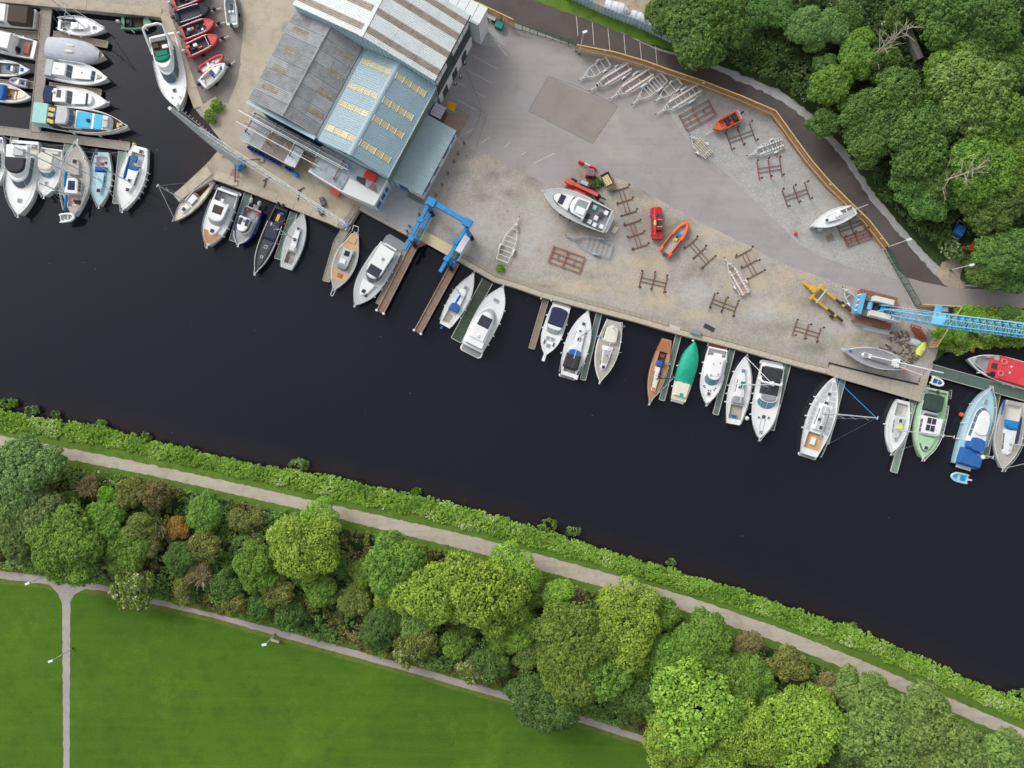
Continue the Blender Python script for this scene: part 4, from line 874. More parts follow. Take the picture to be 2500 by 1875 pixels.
# --- marina, right of the walkway
b = Boat('sailing_yacht', 'white sloop with navy boom cover at the top of the marina', (138, 57), (254, 69), 44, 'sail', well=(.06, .3, .45, .5), wellm='lgrey', fb=1.0)
b.pad('cabin', .3, .7, .56, .38, .4, 'white', win='S'); b.hatch(.78, 0, .5); b.hatch(.12, .5, .5, m='dgrey'); b.hatch(.16, -.55, .6, m='dgrey'); b.hatch(.42, .0, .5, .9, 'white', z=b.zd(.42) + .4); b.mast(.56, 13, .34, 'navy', jib='white'); b.rail(.02, h=.6); b.fend((-.25, -.5))
b = Boat('covered_boat', 'motorboat wholly wrapped in a pale grey tarpaulin', (117, 116), (255, 137), 57, 'fat', hull='cream', deck='cream')
rg = MB(); rr = []
for i in range(13):
    u = i / 12 * .93; w = b.hw(u) + .05; z0 = b.zd(u) - .1; zt = z0 + 1.0 * math.sin(math.pi * min(1, .25 + u * .75)) ** .7 + .25
    rr.append([(u * b.L, w * math.cos(t) * (1 + random.uniform(-.02, .02)), z0 + (zt - z0) * math.sin(t) ** .8 + random.uniform(-.03, .03)) for t in [math.pi * k / 10 for k in range(11)]])
rg.loft(rr, close=False); rg.add(rr[0], [tuple(range(11))]); rg.build('tarpaulin', PAINT['shell'], b.t)
for v in (.28, -.25): MB().dome((b.L * .45, v * b.B / 2, b.zd(.4) + 1.12), .75, .25, .1).build('vent_patch', PAINT['sand'], b.t)
b = Boat('motor_cruiser', 'white aft cabin cruiser with two sloping screens and clear rear tent', (113, 167), (263, 192), 51, 'motor', well=(.02, .16, .8, .3))
b.pad('tent', .0, .17, .82, .84, .9, 'gloss', rf=0, ai=.35); b.pad('wheelhouse', .15, .44, .66, .62, .95, 'white', rf=0, fi=.85, win='F', np_=2); b.pad('fore_cabin', .44, .8, .66, .5, .45, 'white', rf=0, fi=.6, win='FS', np_=2); b.boxp('wiper', .22, 0, .6, .05, .03, 'dgrey', z=b.zd(.3) + .95); b.pad('bow_seat', .82, .92, .3, .12, .12, 'teak2'); b.stripe('oakd'); b.rail(.2); b.hatch(.6, .1, .18, m='dgrey', z=b.zd(.6) + .42)
b = Boat('motor_cruiser', 'white cruiser with navy rear canopy and solar panel', (110, 233), (262, 250), 51, 'motor', well=(.02, .2, .8, .4))
b.pad('rear_canopy', -.01, .19, .84, .86, 1.0, 'navy', rf=0, ra=.3, ai=.3); b.pad('wheelhouse', .17, .45, .7, .64, .95, 'white', rf=0, fi=.75, win='F', np_=2); zt = b.top; b.pad('fore_cabin', .45, .8, .66, .48, .42, 'white', rf=.2, fi=.3, win='S'); b.boxp('solar_panel', .27, .15, .75, 1.3, .04, 'solar', z=zt); MB().dome((.19 * b.L, .45, zt), .28, .28, .3).build('radome', PAINT['white'], b.t)
b.boxp('rope_heap', .69, .0, .3, 2.0, .08, 'hgreen', z=b.top); b.rail(.2); b.anchor(); b.fend((-.3, -.5))
b = Boat('passenger_cruiser', 'long motor yacht with bright cyan decks and teal rear canopy', (88, 281), (314, 311), 60, 'slim', hull='white', deck='brown', fb=1.35)
b.pad('rear_canopy', .0, .2, .92, .9, 1.5, 'teal', rf=0, ai=.5, si=.2, win='S', wm='gloss'); b.pad('aft_deck', .16, .3, .8, .8, 1.2, 'brown', rf=0)
for i, (u, v) in enumerate(((.2, .45), (.24, .42), (.2, .0), (.235, -.02), (.2, -.48), (.235, -.55))): b.boxp('seat_cushion', u, v, .62, .62, .18, 'yellow', z=b.zd(.2) + 1.18)
b.boxp('blue_chair', .285, .05, .9, 1.0, .4, 'blue', z=b.zd(.2) + 1.2); b.pad('wheelhouse', .29, .46, .74, .7, 1.8, 'lgrey', rf=.25, fi=.7, win='FS', k0=.4); b.pad('saloon', .45, .84, .76, .6, .75, 'white', rf=.1, fi=.2, win='S')
zt = b.top; b.pad('cyan_deck', .47, .63, .66, .64, .05, 'cyan', z=zt, rf=0, fi=.02); b.pad('cyan_deck', .655, .745, .62, .58, .05, 'cyan', z=zt, rf=0, fi=.02); b.boxp('deck_gear', .6, .0, .5, .5, .3, 'brown', z=zt); b.pad('bow_lounge', .755, .83, .5, .42, .3, 'lgrey', z=zt, rf=.1); b.boxp('bow_cushion', .79, .3, .9, .5, .15, 'sand', z=zt + .3); b.boxp('bow_cushion', .9, 0, .4, .8, .3, 'yellow'); b.boxp('windlass', .93, .1, .4, .4, .35, 'lgrey'); b.rail(.4, m='white', r=.035); b.fend((-.42, -.7, .6))
for u, v in ((.02, -1.05), (.28, -1.08)): MB().ball((u * b.L + (3.2 if u > .1 else 0) * 3, v * b.B / 2, .5), .24).build('buoy_fender', PAINT['rred'], b.t)
b = Boat('open_workboat', 'small green open workboat with outboard under the basin wall', (291, 51), (367, 51), 34, 'punt', hull='bottle', deck='bottle', well=(.12, .72, .72, .45), wellm='brown', fb=.8, rim=.15)
b.boxp('console', .22, .15, .5, .6, .5, 'dgrey', z=b.zf); b.boxp('seat', .3, 0, .35, 1.2, .4, 'black', z=b.zf); b.outboard(0, 'lgrey', 1.1); b.rail(.1, .95, .25, m='bottle', r=.04, bow=False); b.fend((-.35, -.8))
b = Boat('motor_yacht', 'large white flybridge motor yacht with green helm cushions beside the basin wall', (398, 84), (438, 267), 70, 'yacht', well=(.03, .16, .8, .7), wellm='sand', fb=1.5)
b.platform(.6, .9, 'gcan'); b.boxp('locker', .06, -.3, 1.2, 1.6, .5, 'white', z=b.zf); b.pad('saloon', .15, .7, .76, .62, 1.3, 'white', si=.25, fi=1.5, rf=.35, win='FS', k0=.25, k1=.92); zt = b.top
b.pad('flybridge', .1, .56, .7, .64, .75, 'white', z=zt, rf=.45, fi=.5); zf_ = b.top
b.pad('flybridge_deck', .13, .37, .56, .56, .03, 'brown', z=zf_, rf=0); b.boxp('seat', .35, .05, .8, 2.0, .35, 'jade', z=zf_); b.pad('dash_cover', .38, .46, .56, .5, .3, 'jade', z=zf_, rf=.9); b.boxp('seat', .27, .35, .6, .9, .3, 'white', z=zf_); b.boxp('seat', .17, 0, .5, 2.6, .35, 'gcan', z=zf_); b.boxp('table', .24, -.25, .8, 1.0, .3, 'brown', z=zf_)
arch = MB(); B_ = b.B / 2; arch.path([(.3 * b.L, -B_ * .72, zf_ - .6), (.05 * b.L, -B_ * .68, zf_ + 1.3), (.03 * b.L, -B_ * .4, zf_ + 1.55), (.03 * b.L, B_ * .4, zf_ + 1.55), (.05 * b.L, B_ * .68, zf_ + 1.3), (.3 * b.L, B_ * .72, zf_ - .6)], .2, 8); arch.build('radar_arch', PAINT['white'], b.t); MB().tube((.03 * b.L, 0, zf_ + 1.6), (-.2, .3, zf_ + 4.2), .03).build('aerial', PAINT['white'], b.t)
b.hatch(.76, 0, .55); b.hatch(.86, .3, .16); b.hatch(.84, -.25, .16); b.rail(.35); b.anchor(); b.boxp('windlass', .95, 0, .5, .35, .25, 'alum')
# --- marina bottom row
b = Boat('motor_cruiser', 'white boat cut off by the picture edge below the cross walkway', (-14, 335), (-6, 452), 42, 'motor', well=(.05, .3, .8, .4)); b.pad('cabin', .3, .7, .8, .6, .7, 'white', win='SF'); b.rail(.3)
b = Boat('motor_yacht', 'broad white flybridge cruiser with dark helm cover below the cross walkway', (62, 344), (47, 527), 76, 'motor', well=(.04, .2, .82, .6), wellm='sand', fb=1.4)
b.boxp('seat', .05, .3, .5, 1.6, .4, 'white', z=b.zf); b.boxp('seat', .05, -.25, .5, 1.2, .4, 'navy', z=b.zf); b.pad('saloon', .18, .66, .8, .64, 1.1, 'white', fi=1.3, rf=.4, win='FS'); zt = b.top; b.pad('flybridge', .1, .52, .72, .66, .6, 'white', z=zt, rf=.4, fi=.4); b.pad('helm_cover', .27, .48, .66, .6, .35, 'black', z=b.top, rf=.5); b.boxp('tender_bundle', .2, .2, 1.2, 1.8, .4, 'lgrey', z=zt + .6); b.hatch(.8, 0, .6, m='gcan'); b.rail(.3); b.anchor(); b.mast(.08, 5, spread=0, stays=False, zb=zt + .5, r=.06)
b = Boat('motor_cruiser', 'cream topped sports cruiser with turquoise windscreen', (125, 362), (108, 480), 60, 'motor', well=(.03, .22, .8, .5), wellm='sand')
b.pad('saloon', .2, .64, .74, .62, .9, 'white', fi=1.0, rf=.35, win='F', wm='tglass', np_=4); b.pad('sun_roof', .12, .5, .62, .58, .25, 'sand', z=b.top, rf=.2, ra=.2); b.hatch(.72, 0, .45, m='gcan'); b.rail(.4); b.anchor(); b.boxp('seat', .06, 0, .6, 2.4, .4, 'sand', z=b.zf)
b = Boat('ketch', 'grey decked ketch with bright blue sail covers and stern dinghy', (177, 524), (191, 352), 69, 'double', deck='teak2', well=(.12, .3, .4, .5), wellm='sand', fb=1.3)
b.sh = (.5, .48, 2.35, .2); b.pad('wheelhouse', .28, .52, .5, .46, .9, 'white', rf=.2, win='FS'); b.pad('skylight', .33, .46, .26, .24, .1, 'navy', z=b.top, rf=0); b.pad('fore_cabin', .55, .8, .4, .3, .45, 'teak2', rf=.3); b.hatch(.74, 0, .7, m='navy', z=b.top)
b.mast(.55, 13, .22, 'bblue', zb=b.zd(.5) + .9); b.mast(.24, 8, .2, 'bblue', spread=1); b.rail(.05, m='white', r=.035); b.boxp('deck_box', .18, -.35, .6, 1.0, .4, 'dark'); b.boxp('red_bag', .2, .05, .4, .5, .3, 'coral'); MB().dome((.12 * b.L, -1.0, 1.3), .3, .25, .25).build('yellow_buoy', PAINT['gold'], b.t); b.boxp('bowsprit', 1.02, 0, 1.2, .3, .1, 'lgrey')
rib('inflatable_tender', 'white inflatable tender hung across the stern of the grey ketch', (152, 534), (185, 530), 24, -.2, 'white', 'lgrey', r=.2, seats=((.5, 0, .3, .8, .2, 'lgrey'), (.3, .2, .4, .3, .3, 'gcan')), engine=None)
b = Boat('sailing_yacht', 'pale blue decked sloop with blue cockpit dodger', (247, 370), (240, 503), 50, 'sail', deck='pblue', well=(.08, .3, .55, .5), wellm='white', fb=1.0)
b.pad('dodger', .28, .38, .6, .62, .55, 'blue', rf=.2); b.pad('cabin', .38, .72, .52, .36, .4, 'pblue', win='S', rf=.2); b.hatch(.72, 0, .6, m='navy', z=b.zd(.7) + .38); b.mast(.52, 16, .3, None); b.boxp('crew_bag', .2, -.1, .4, .5, .4, 'rred', z=b.zf); b.boxp('solar_panel', .02, -.35, 1.0, .5, .05, 'solar', z=1.6); b.rail(.05); b.fend((.6, .5, .7)); b.anchor(); b.boxp('fuel_can', .18, .3, .3, .3, .4, 'navy', z=b.zf)
b = Boat('sailing_yacht', 'white sloop with royal blue boom cover at the end of the cross walkway', (340, 357), (299, 514), 64, 'sail', deck='white', well=(.1, .32, .5, .55), wellm='sand', fb=1.1)
b.sh = (.72, .42, 2.35, .16); b.pad('cabin', .32, .72, .54, .36, .42, 'white', win='S', rf=.3); b.hatch(.07, .2, .6, m='dgrey'); b.hatch(.68, .05, .55, m='dgrey', z=b.zd(.7) + .36); b.hatch(.54, 0, .5, m='solar', z=b.zd(.55) + .4); b.pad('dodger', .3, .4, .5, .52, .5, 'blue', rf=.4); b.boxp('cover', .2, -.1, 1.1, .7, .3, 'blue', z=b.zf + .5)
b.mast(.56, 12, .36, 'blue', jib='white'); b.rail(.02); b.fend((.35, .45, .55, .65, .75)); b.anchor(); MB().ball((-.2, -1.3, .6), .35).build('buoy_fender', PAINT['gold'], b.t)
# --- apron quay
b = Boat('sailing_yacht', 'slender cream classic yacht moored under the concrete arm', (511, 436), (424, 538), 38, 'sail', hull='cream', deck='cream', well=(.1, .36, .42, .5), wellm='wood', fb=.8)
b.pad('cabin', .4, .6, .5, .44, .35, 'white', rf=0, win='S'); b.pad('fore_cabin', .62, .82, .46, .26, .25, 'white', rf=.1); b.hatch(.73, 0, .6, m='dgrey', z=b.zd(.73) + .22); b.teaks(.36, .62, m='cream', name='deck_strip'); b.mast(.58, 10, .25, None, jib='white'); b.rail(.6, h=.55); b.boxp('stern_seat', .06, 0, .5, 1.1, .15, 'white'); b.boxp('hatch_board', .38, .1, .5, .5, .3, 'wood')
b = Boat('motor_cruiser', 'white cruiser with teak foredeck and brown roof hatch beside the concrete quay', (557, 466), (508, 602), 60, 'motor', well=(.04, .26, .82, .5), wellm='gcan', fb=1.4)
b.teaks(.74, .95, m='teak', name='teak_foredeck'); b.platform(.5, .9, 'gcan'); b.pad('saloon', .22, .66, .78, .66, 1.1, 'white', fi=1.0, rf=.3, win='FS', wm='gloss'); b.pad('sun_roof', .3, .44, .42, .4, .06, 'brown', z=b.top, rf=0, fi=.05); b.boxp('radar', .2, .2, .5, .5, .4, 'white', z=b.top); b.pad('coachroof', .62, .82, .56, .3, .3, 'white', rf=.5); b.hatch(.73, 0, .6, m='solar', z=b.top); b.rail(.25); b.anchor(); b.boxp('side_window_hatch', .12, -.55, 1.1, .6, .05, 'dgrey'); b.fend((.3, .45, .6, .75)); b.rail(-.02, .06, .9, bow=False)
b = Boat('workboat', 'dark blue workboat with white wheelhouse and twin outboards', (619, 508), (583, 598), 47, 'work', hull='dblue', deck='grey', well=(.04, .34, .82, .55), wellm='gcan', fb=1.3, rim=.14)
b.pad('wheelhouse', .3, .72, .66, .6, 1.5, 'white', rf=.45, fi=.3, si=.12, win='FS', k0=.5); zt = b.top; b.boxp('solar_panel', .42, .36, 1.2, .55, .05, 'solar', z=zt); b.boxp('solar_panel', .44, -.36, 1.2, .55, .05, 'solar', z=zt); b.boxp('roof_gear', .4, 0, .5, .5, .12, 'gcan', z=zt)
b.boxp('fuel_can', .08, .5, .4, .6, .4, 'rred', z=b.zf); b.boxp('fuel_can', .09, -.6, .35, .45, .4, 'rred', z=b.zf); b.boxp('deck_hatch', .2, .1, .9, .9, .06, 'grey', z=b.zf); b.outboard(.45, 'lgrey', 1.3, -.7, -.9); b.outboard(-.45, 'lgrey', 1.3, -.7, -.9); b.boxp('swim_step', -.04, 0, .9, 1.0, .1, 'lgrey', z=.6); b.rail(.72, .97, .7, m='white', r=.04); b.boxp('flag', .36, -.75, .9, .5, .3, 'sand', rz=.6); b.anchor()
tx = bpy.data.curves.new('lt', 'FONT'); tx.body = 'AMARUS'; tx.size = .5; tx.space_character = 1.3; tx.extrude = .004
to = bpy.data.objects.new('lt', tx); COL.objects.link(to); dg = bpy.context.evaluated_depsgraph_get(); lm = bpy.data.meshes.new_from_object(to.evaluated_get(dg)); bpy.data.objects.remove(to)
lm.materials.clear(); lm.materials.append(PAINT['white']); lo = link('lettering', lm, b.t); lo.location = (.22 * b.L, b.B / 2 * .975 + .06, .72); lo.rotation_euler = (R(68), 0, R(180)); lo.location.x = .6 * b.L
b = Boat('longboat', 'long dark navy open launch with blue cover and yellow mat', (686, 505), (622, 667), 41, 'slim', hull='dnavy', deck='dgrey', well=(.04, .24, .82, .5), wellm='black', fb=.95, rim=.14)
b.pad('cockpit_cover', .23, .5, .78, .8, .3, 'navy', rf=0); b.boxp('cover_panel', .36, 0, 2.6, 1.9, .04, 'dnavy', z=b.top); b.boxp('yellow_mat', .15, -.1, 1.3, .55, .1, 'gold', z=b.zf); b.boxp('blue_bag', .08, .25, .4, .8, .3, 'blue', z=b.zf); b.pad('foredeck', .52, .92, .72, .25, .12, 'dgrey', rf=.3); b.rail(.25, h=.3, m='sand', r=.05); b.anchor(); b.outboard(.2, 'black', 1.2); b.outboard(-.4, 'black', 1.2); b.fend((.2, .5), 'coral'); b.hatch(.6, 0, .4, m='dgrey', z=b.zd(.6) + .1); b.hatch(.75, 0, .3, m='dgrey', z=b.zd(.75) + .1)
b = Boat('sailing_yacht', 'weathered grey decked sloop with bow towards the quay', (697, 655), (741, 521), 46, 'sail', deck='lgrey', well=(.1, .3, .45, .5), wellm='teak2', fb=1.0)
b.pad('cabin', .32, .76, .46, .3, .38, 'white', rf=.15, win='S'); b.hatch(.72, 0, .45, m='dgrey', z=b.top); b.hatch(.52, 0, .5, m='dgrey', z=b.top); b.mast(.52, 11, .28, None); b.rail(.0); b.boxp('tiller', .16, .1, 1.0, .1, .1, 'navy', z=b.zf + .4); b.boxp('sliding_hatch', .36, 0, .7, .9, .12, 'sand', z=b.top)
# --- inlet and hoist
b = Boat('classic_yacht', 'bleached wood decked classic yacht with bowsprit cage', (868, 566), (816, 708), 56, 'double', hull='white', deck='teak2', fb=1.1)
b.sh = (.32, .5, 2.35, .2); b.teaks(.04, .3, m='oakd', name='aft_deck'); b.pad('deckhouse', .3, .66, .52, .46, .55, 'lgrey', rf=.1, win='SF'); zt = b.top; b.boxp('solar_panel', .38, 0, .9, .9, .06, 'navy', z=zt); b.boxp('white_hatch', .52, -.1, .8, 1.0, .15, 'white', z=zt); b.boxp('rolled_gear', .6, 0, .5, 1.6, .2, 'gcan', z=zt); b.teaks(.68, .84, m='oakd', name='fore_deck'); b.boxp('fore_hatch', .75, 0, .7, .8, .15, 'tan'); b.boxp('seat', .14, 0, 1.1, 1.2, .15, 'oakd')
b.rail(.02, h=.6); cg = MB(); cg.path([(b.L * .96, -.25, 1.5), (b.L + .9, -.22, 1.6), (b.L + 1.1, 0, 1.6), (b.L + .9, .22, 1.6), (b.L * .96, .25, 1.5)], .05); cg.path([(.1, -.5, 1.5), (-.8, -.45, 2.1), (-.8, .45, 2.1), (.1, .5, 1.5)], .05); cg.build('bowsprit_cage', PAINT['white'], b.t)
b = Boat('motor_yacht', 'white trawler yacht with rounded stern platform and dark roof hatch', (955, 604), (869, 746), 66, 'motor', deck='lgrey', fb=1.5)
b.platform(1.9, .88, 'gcan', 'gcan'); b.pad('saloon', .04, .62, .66, .62, 1.3, 'white', rf=.3, fi=1.0, win='FS'); zt = b.top; b.pad('sun_roof', .36, .5, .5, .48, .07, 'solar', z=zt, rf=0, fi=.05); b.pad('coachroof', .6, .84, .55, .3, .35, 'white', rf=.5); b.boxp('transom_door', .0, .0, .3, 2.4, .5, 'white'); b.boxp('roof_horn', .22, .1, .5, .4, .1, 'gcan', z=zt); b.boxp('rope_coil', .76, 0, .6, .6, .1, 'black', z=b.top); b.boxp('rope_coil', .8, .3, .5, .4, .1, 'dgrey'); b.rail(.1); b.anchor(); b.fend((.15, .3, .45, .6, .75)); b.boxp('life_raft', .34, -.7, 1.2, .35, .3, 'white')
b = Boat('sailing_yacht', 'small white sloop with royal blue sprayhood and sail bundle', (1085, 795), (1157, 667), 48, 'sail', deck='white', well=(.06, .3, .5, .5), wellm='sand', fb=.9)
b.sh = (.72, .42, 2.35, .16); b.pad('cabin', .34, .72, .5, .34, .36, 'white', win='S'); b.pad('sprayhood', .28, .44, .56, .56, .65, 'blue', rf=.5, win='F', wm='gloss'); b.hatch(.72, 0, .55, m='gcan', z=b.zd(.72) + .25); b.mast(.56, 10, .2, 'blue'); b.rail(.05); b.boxp('engine_cover', -.05, .2, .5, .4, .4, 'blue', z=.7); b.boxp('cockpit_grating', .15, 0, 1.4, .7, .06, 'teak2', z=b.zf); b.fend((.3, .5, -.25, -.4, -.6)); MB().ball((.62 * b.L, -1.5, .6), .25).build('buoy_fender', PAINT['rred'], b.t)
b = Boat('motor_yacht', 'white motor yacht with smoked sliding roof beside the mossy finger', (1153, 850), (1228, 701), 64, 'motor', fb=1.3)
b.platform(1.1, .9, 'gcan', 'white'); b.pad('saloon', .04, .66, .76, .66, 1.0, 'white', fi=1.2, rf=.3, win='F', wm='gloss'); zt = b.top; b.pad('roof', .14, .56, .6, .56, .3, 'white', z=zt - .05, rf=.4); b.pad('roof_hatch', .34, .5, .48, .46, .06, 'solar', z=b.top, rf=0, fi=.03); b.boxp('cockpit_rug', .08, .0, 1.0, 2.6, .05, 'gcan', z=b.zd(.1) + .3); b.hatch(.78, 0, .5, .9, 'gcan'); b.rail(.4); b.anchor(); b.fend((-.15, -.3, -.5, -.7)); b.boxp('aerial', .2, 0, .5, .5, .25, 'white', z=zt + .2)
# --- long quay
b = Boat('sports_cruiser', 'sports cruiser under a navy cockpit canopy with bow plank', (1371, 747), (1330, 868), 52, 'motor', fb=1.2)
b.pad('canopy', .04, .42, .8, .74, 1.0, 'navy', rf=0, ra=.15, ai=.25, si=.15); b.pad('windscreen', .4, .58, .74, .62, .75, 'white', fi=.9, rf=.35, win='FS', wm='gloss', k0=.15, k1=.95, np_=4); b.hatch(.66, .2, .55, m='gcan'); b.hatch(.66, -.25, .55, m='gcan'); b.hatch(.8, 0, .6, m='gcan'); b.hatch(.75, .45, .7, .25, m='dgrey'); b.hatch(.75, -.45, .7, .25, m='dgrey'); b.platform(.5, .9, 'white'); b.rail(.5); b.boxp('bow_plank', 1.04, 0, 1.3, .5, .1, 'white'); b.fend((.3, .6, -.25, -.5))
b = Boat('sailing_yacht', 'white cruising sloop with black and blue cockpit tent', (1386, 918), (1435, 759), 60, 'sail', fb=1.1, well=(.06, .3, .5, .5), wellm='lgrey')
b.sh = (.8, .4, 2.35, .16); b.pad('cabin', .38, .78, .5, .34, .4, 'white', rf=.25, win='S'); b.pad('cockpit_tent', .1, .34, .66, .62, .95, 'black', rf=.05, ra=.15, ai=.25, si=.2); b.pad('sprayhood', .3, .42, .5, .5, .8, 'blue', rf=.5); b.hatch(.8, 0, .5, m='dgrey'); b.hatch(.68, .12, .35, m='dgrey', z=b.zd(.68) + .36); b.hatch(.68, -.4, .35, m='dgrey'); b.hatch(.56, .0, .55, m='dgrey', z=b.zd(.56) + .38); b.mast(.6, 15, .34, None, r=.11); b.rail(.02); b.fend((.3, .45, .6, -.4, -.25)); b.boxp('life_raft', .02, -.7, .8, .6, .35, 'white'); b.platform(.4, .7, 'gcan')
b = Boat('ketch', 'white hulled ketch with brown deck strips and sand cockpit cover', (1500, 783), (1464, 932), 57, 'sail', deck='teak2', fb=1.1)
b.sh = (.7, .42, 2.35, .16); b.pad('cockpit_cover', .08, .38, .62, .66, .7, 'sand', rf=.2, ra=.35, si=.2, win='S', wm='dark'); b.pad('cabin', .42, .82, .5, .26, .4, 'white', rf=.2, win='S'); b.teaks(.44, .6, m='teak2'); b.pad('coachroof_strip', .45, .7, .3, .22, .04, 'teak2', z=b.top, rf=0, fi=.05); b.hatch(.76, 0, .5, m='navy', z=b.top); b.mast(.56, 13, .22, None); b.mast(.12, 8, spread=1); b.rail(.0, m='white', r=.035); b.boxp('white_hatch', .47, 0, .5, 1.0, .12, 'white', z=b.top); b.fend((-.3, .3)); b.boxp('blue_bag', .3, -1.0, .3, .3, .3, 'bblue'); b.anchor()
b = Boat('classic_yacht', 'varnished mahogany sailing yacht with navy sail cover', (1630, 828), (1586, 984), 44, 'sail', hull='wood', deck='teak', well=(.2, .36, .42, .5), wellm='wood', fb=.9)
b.sh = (.35, .45, 2.35, .18); b.teaks(.02, .2, m='tan', name='aft_deck'); b.pad('dodger', .34, .44, .48, .5, .55, 'blue', rf=.4); b.pad('cabin', .44, .82, .46, .26, .35, 'cream', rf=.1, win='S'); b.hatch(.78, 0, .55, m='coral', z=b.top); b.hatch(.5, 0, .6, m='white', z=b.top); b.mast(.62, 12, .38, 'navy', jib='pblue', m='black'); b.rail(.4, h=.5); b.boxp('chart_table', .26, 0, .6, .8, .4, 'wood', z=b.zf); b.anchor(); b.fend((.2, .35, .8)); b.stripe('rred', .9, 1.0)
b = Boat('covered_launch', 'launch under an emerald green tarpaulin with cream stern deck', (1657, 978), (1697, 834), 45, 'slim', hull='white', deck='cream', fb=1.0)
rg = MB(); rr = []
for i in range(15):
    u = .3 + i / 14 * .69; w = b.hw(u) + .06; z0 = b.zd(u) - .08; zt = z0 + .35 + .75 * math.sin(math.pi * (i + 1) / 16)
    rr.append([(u * b.L + random.uniform(-.05, .05), w * math.cos(t), z0 + (zt - z0) * math.sin(t) ** .75 + random.uniform(-.05, .05)) for t in [math.pi * k / 10 for k in range(11)]])
rg.loft(rr, close=False); rg.add(rr[0], [tuple(range(11))]); rg.build('tarpaulin', PAINT['tarp'], b.t, smooth=True)
b.pad('aft_cabin', .07, .32, .72, .78, .5, 'cream', rf=0); b.boxp('green_patch', .1, -.1, .6, .6, .04, 'tarp', z=b.top); b.boxp('aft_slat', .2, .3, 2.6, .04, .03, 'sand', z=b.top); b.boxp('aft_slat', .2, -.3, 2.6, .04, .03, 'sand', z=b.top); b.boxp('stern_step', .0, 0, .8, 2.2, .2, 'lgrey', z=.5); b.fend((.35, .55, .2)); MB().ball((b.L + .1, .3, 1.0), .22).build('buoy_fender', PAINT['white'], b.t)
b = Boat('sports_cruiser', 'white sports cruiser with teak platform and blue tinted screen', (1754, 850), (1724, 986), 54, 'motor', fb=1.3, well=(.03, .16, .8, .5), wellm='white')
b.platform(.8, .92, 'tan', 'white'); b.boxp('wrap_seat', .07, 0, 1.0, 2.9, .4, 'gcan', z=b.zf); b.boxp('seat_back', .12, .1, .6, 1.5, .42, 'white', z=b.zf); b.pad('saloon', .15, .68, .72, .64, .95, 'white', fi=1.1, rf=.25, win='F', wm='tglass', k0=.1, k1=.95); zt = b.top; b.pad('hardtop', .18, .52, .58, .54, .12, 'white', z=zt, rf=.15, ra=.1); b.hatch(.82, 0, .5, m='dgrey')
for u, v in ((.26, .35), (.3, -.35), (.46, .4), (.5, -.35)): MB().tube((u * b.L, v * 1.5, zt + .1), (u * b.L, v * 1.5, zt + .16), .14, n=8).build('deck_light', PAINT['gcan'], b.t)
for u, v in ((.7, .62), (.73, .5), (.72, -.55), (.7, -.7), (.76, .15), (.765, -.1)): MB().tube((u * b.L, v * 1.5, b.zd(u)), (u * b.L, v * 1.5, b.zd(u) + .06), .12, n=8).build('deck_port', PAINT['dgrey'], b.t)
b.rail(.45); b.anchor(); b.fend((.2, -.3, -.5))
b = Boat('sailing_yacht', 'white sloop with teal sail bundle and grey sprayhood', (1792, 1036), (1822, 869), 54, 'sail', fb=1.0, well=(.08, .28, .55, .5), wellm='teak2')
b.pad('cabin', .4, .78, .48, .3, .38, 'white', rf=.3, win='S'); b.pad('sprayhood', .3, .42, .56, .5, .6, 'gcan', rf=.35); b.hatch(.78, 0, .6, m='tglass', z=b.zd(.78) + .2); b.hatch(.54, .1, .45, m='tglass', z=b.zd(.5) + .36); b.boxp('sail_bundle', .58, -.1, 1.1, .6, .3, 'jade', z=b.zd(.58) + .38); b.boxp('blue_bag', .12, 0, .35, .8, .35, 'blue', z=b.zf); b.mast(.58, 14, None, None, jib='white', r=.12); b.rail(.02); b.fend((.3, .42, .54, .75, -.4)); MB().ball((.12 * b.L, -2.2, .5), .38).build('buoy_fender', PAINT['white'], b.t); b.boxp('boom', .45, 0, 3.2, .14, .14, 'alum', z=b.zd(.4) + 1.3)
b = Boat('sports_cruiser', 'large white sports cruiser with charcoal canopy and radar arch', (1888, 892), (1853, 1071), 64, 'motor', fb=1.35, well=(.04, .16, .8, .5), wellm='black')
b.platform(.7, .92, 'white'); b.boxp('stern_seat', .01, 0, .5, 3.2, .5, 'white'); b.pad('canopy', .04, .46, .68, .66, .75, 'black', rf=.1, ai=.2); zt = b.top; ar = MB(); B_ = b.B / 2; ar.path([(.2 * b.L, -B_ * .86, zt - .7), (.25 * b.L, -B_ * .7, zt + .35), (.25 * b.L, B_ * .7, zt + .35), (.2 * b.L, B_ * .86, zt - .7)], .2, 8); ar.build('radar_arch', PAINT['white'], b.t); MB().dome((.25 * b.L, 0, zt + .4), .4, .4, .25).build('radome', PAINT['white'], b.t)
b.pad('windscreen', .4, .6, .76, .66, .7, 'white', fi=1.2, rf=.5, win='F', wm='tglass', k0=.1, k1=.98, np_=4); b.pad('hood', .4, .5, .6, .56, .2, 'gcan', z=b.top - .05, rf=.6); b.hatch(.7, 0, .55, m='dgrey'); b.hatch(.7, .38, .3, m='dgrey'); b.hatch(.72, -.36, .3, m='dgrey'); b.hatch(.91, .0, .55, m='gcan'); b.rail(.5); b.fend((-.3, -.42, -.55, -.7)); b.boxp('foredeck_strip', .8, .15, 2.6, .05, .03, 'gcan'); b.boxp('foredeck_strip', .8, -.15, 2.6, .05, .03, 'gcan'); b.anchor()
b = Boat('sailing_yacht', 'big silver deck panelled yacht with blue furled jib', (1977, 1112), (2038, 920), 66, 'sail', deck='white', fb=1.2, well=(.08, .28, .6, .5), wellm='oakd')
b.sh = (.78, .42, 2.35, .16); b.pad('cabin', .32, .66, .46, .34, .4, 'white', rf=.2, win='S'); zt = b.zd(.5) + .42
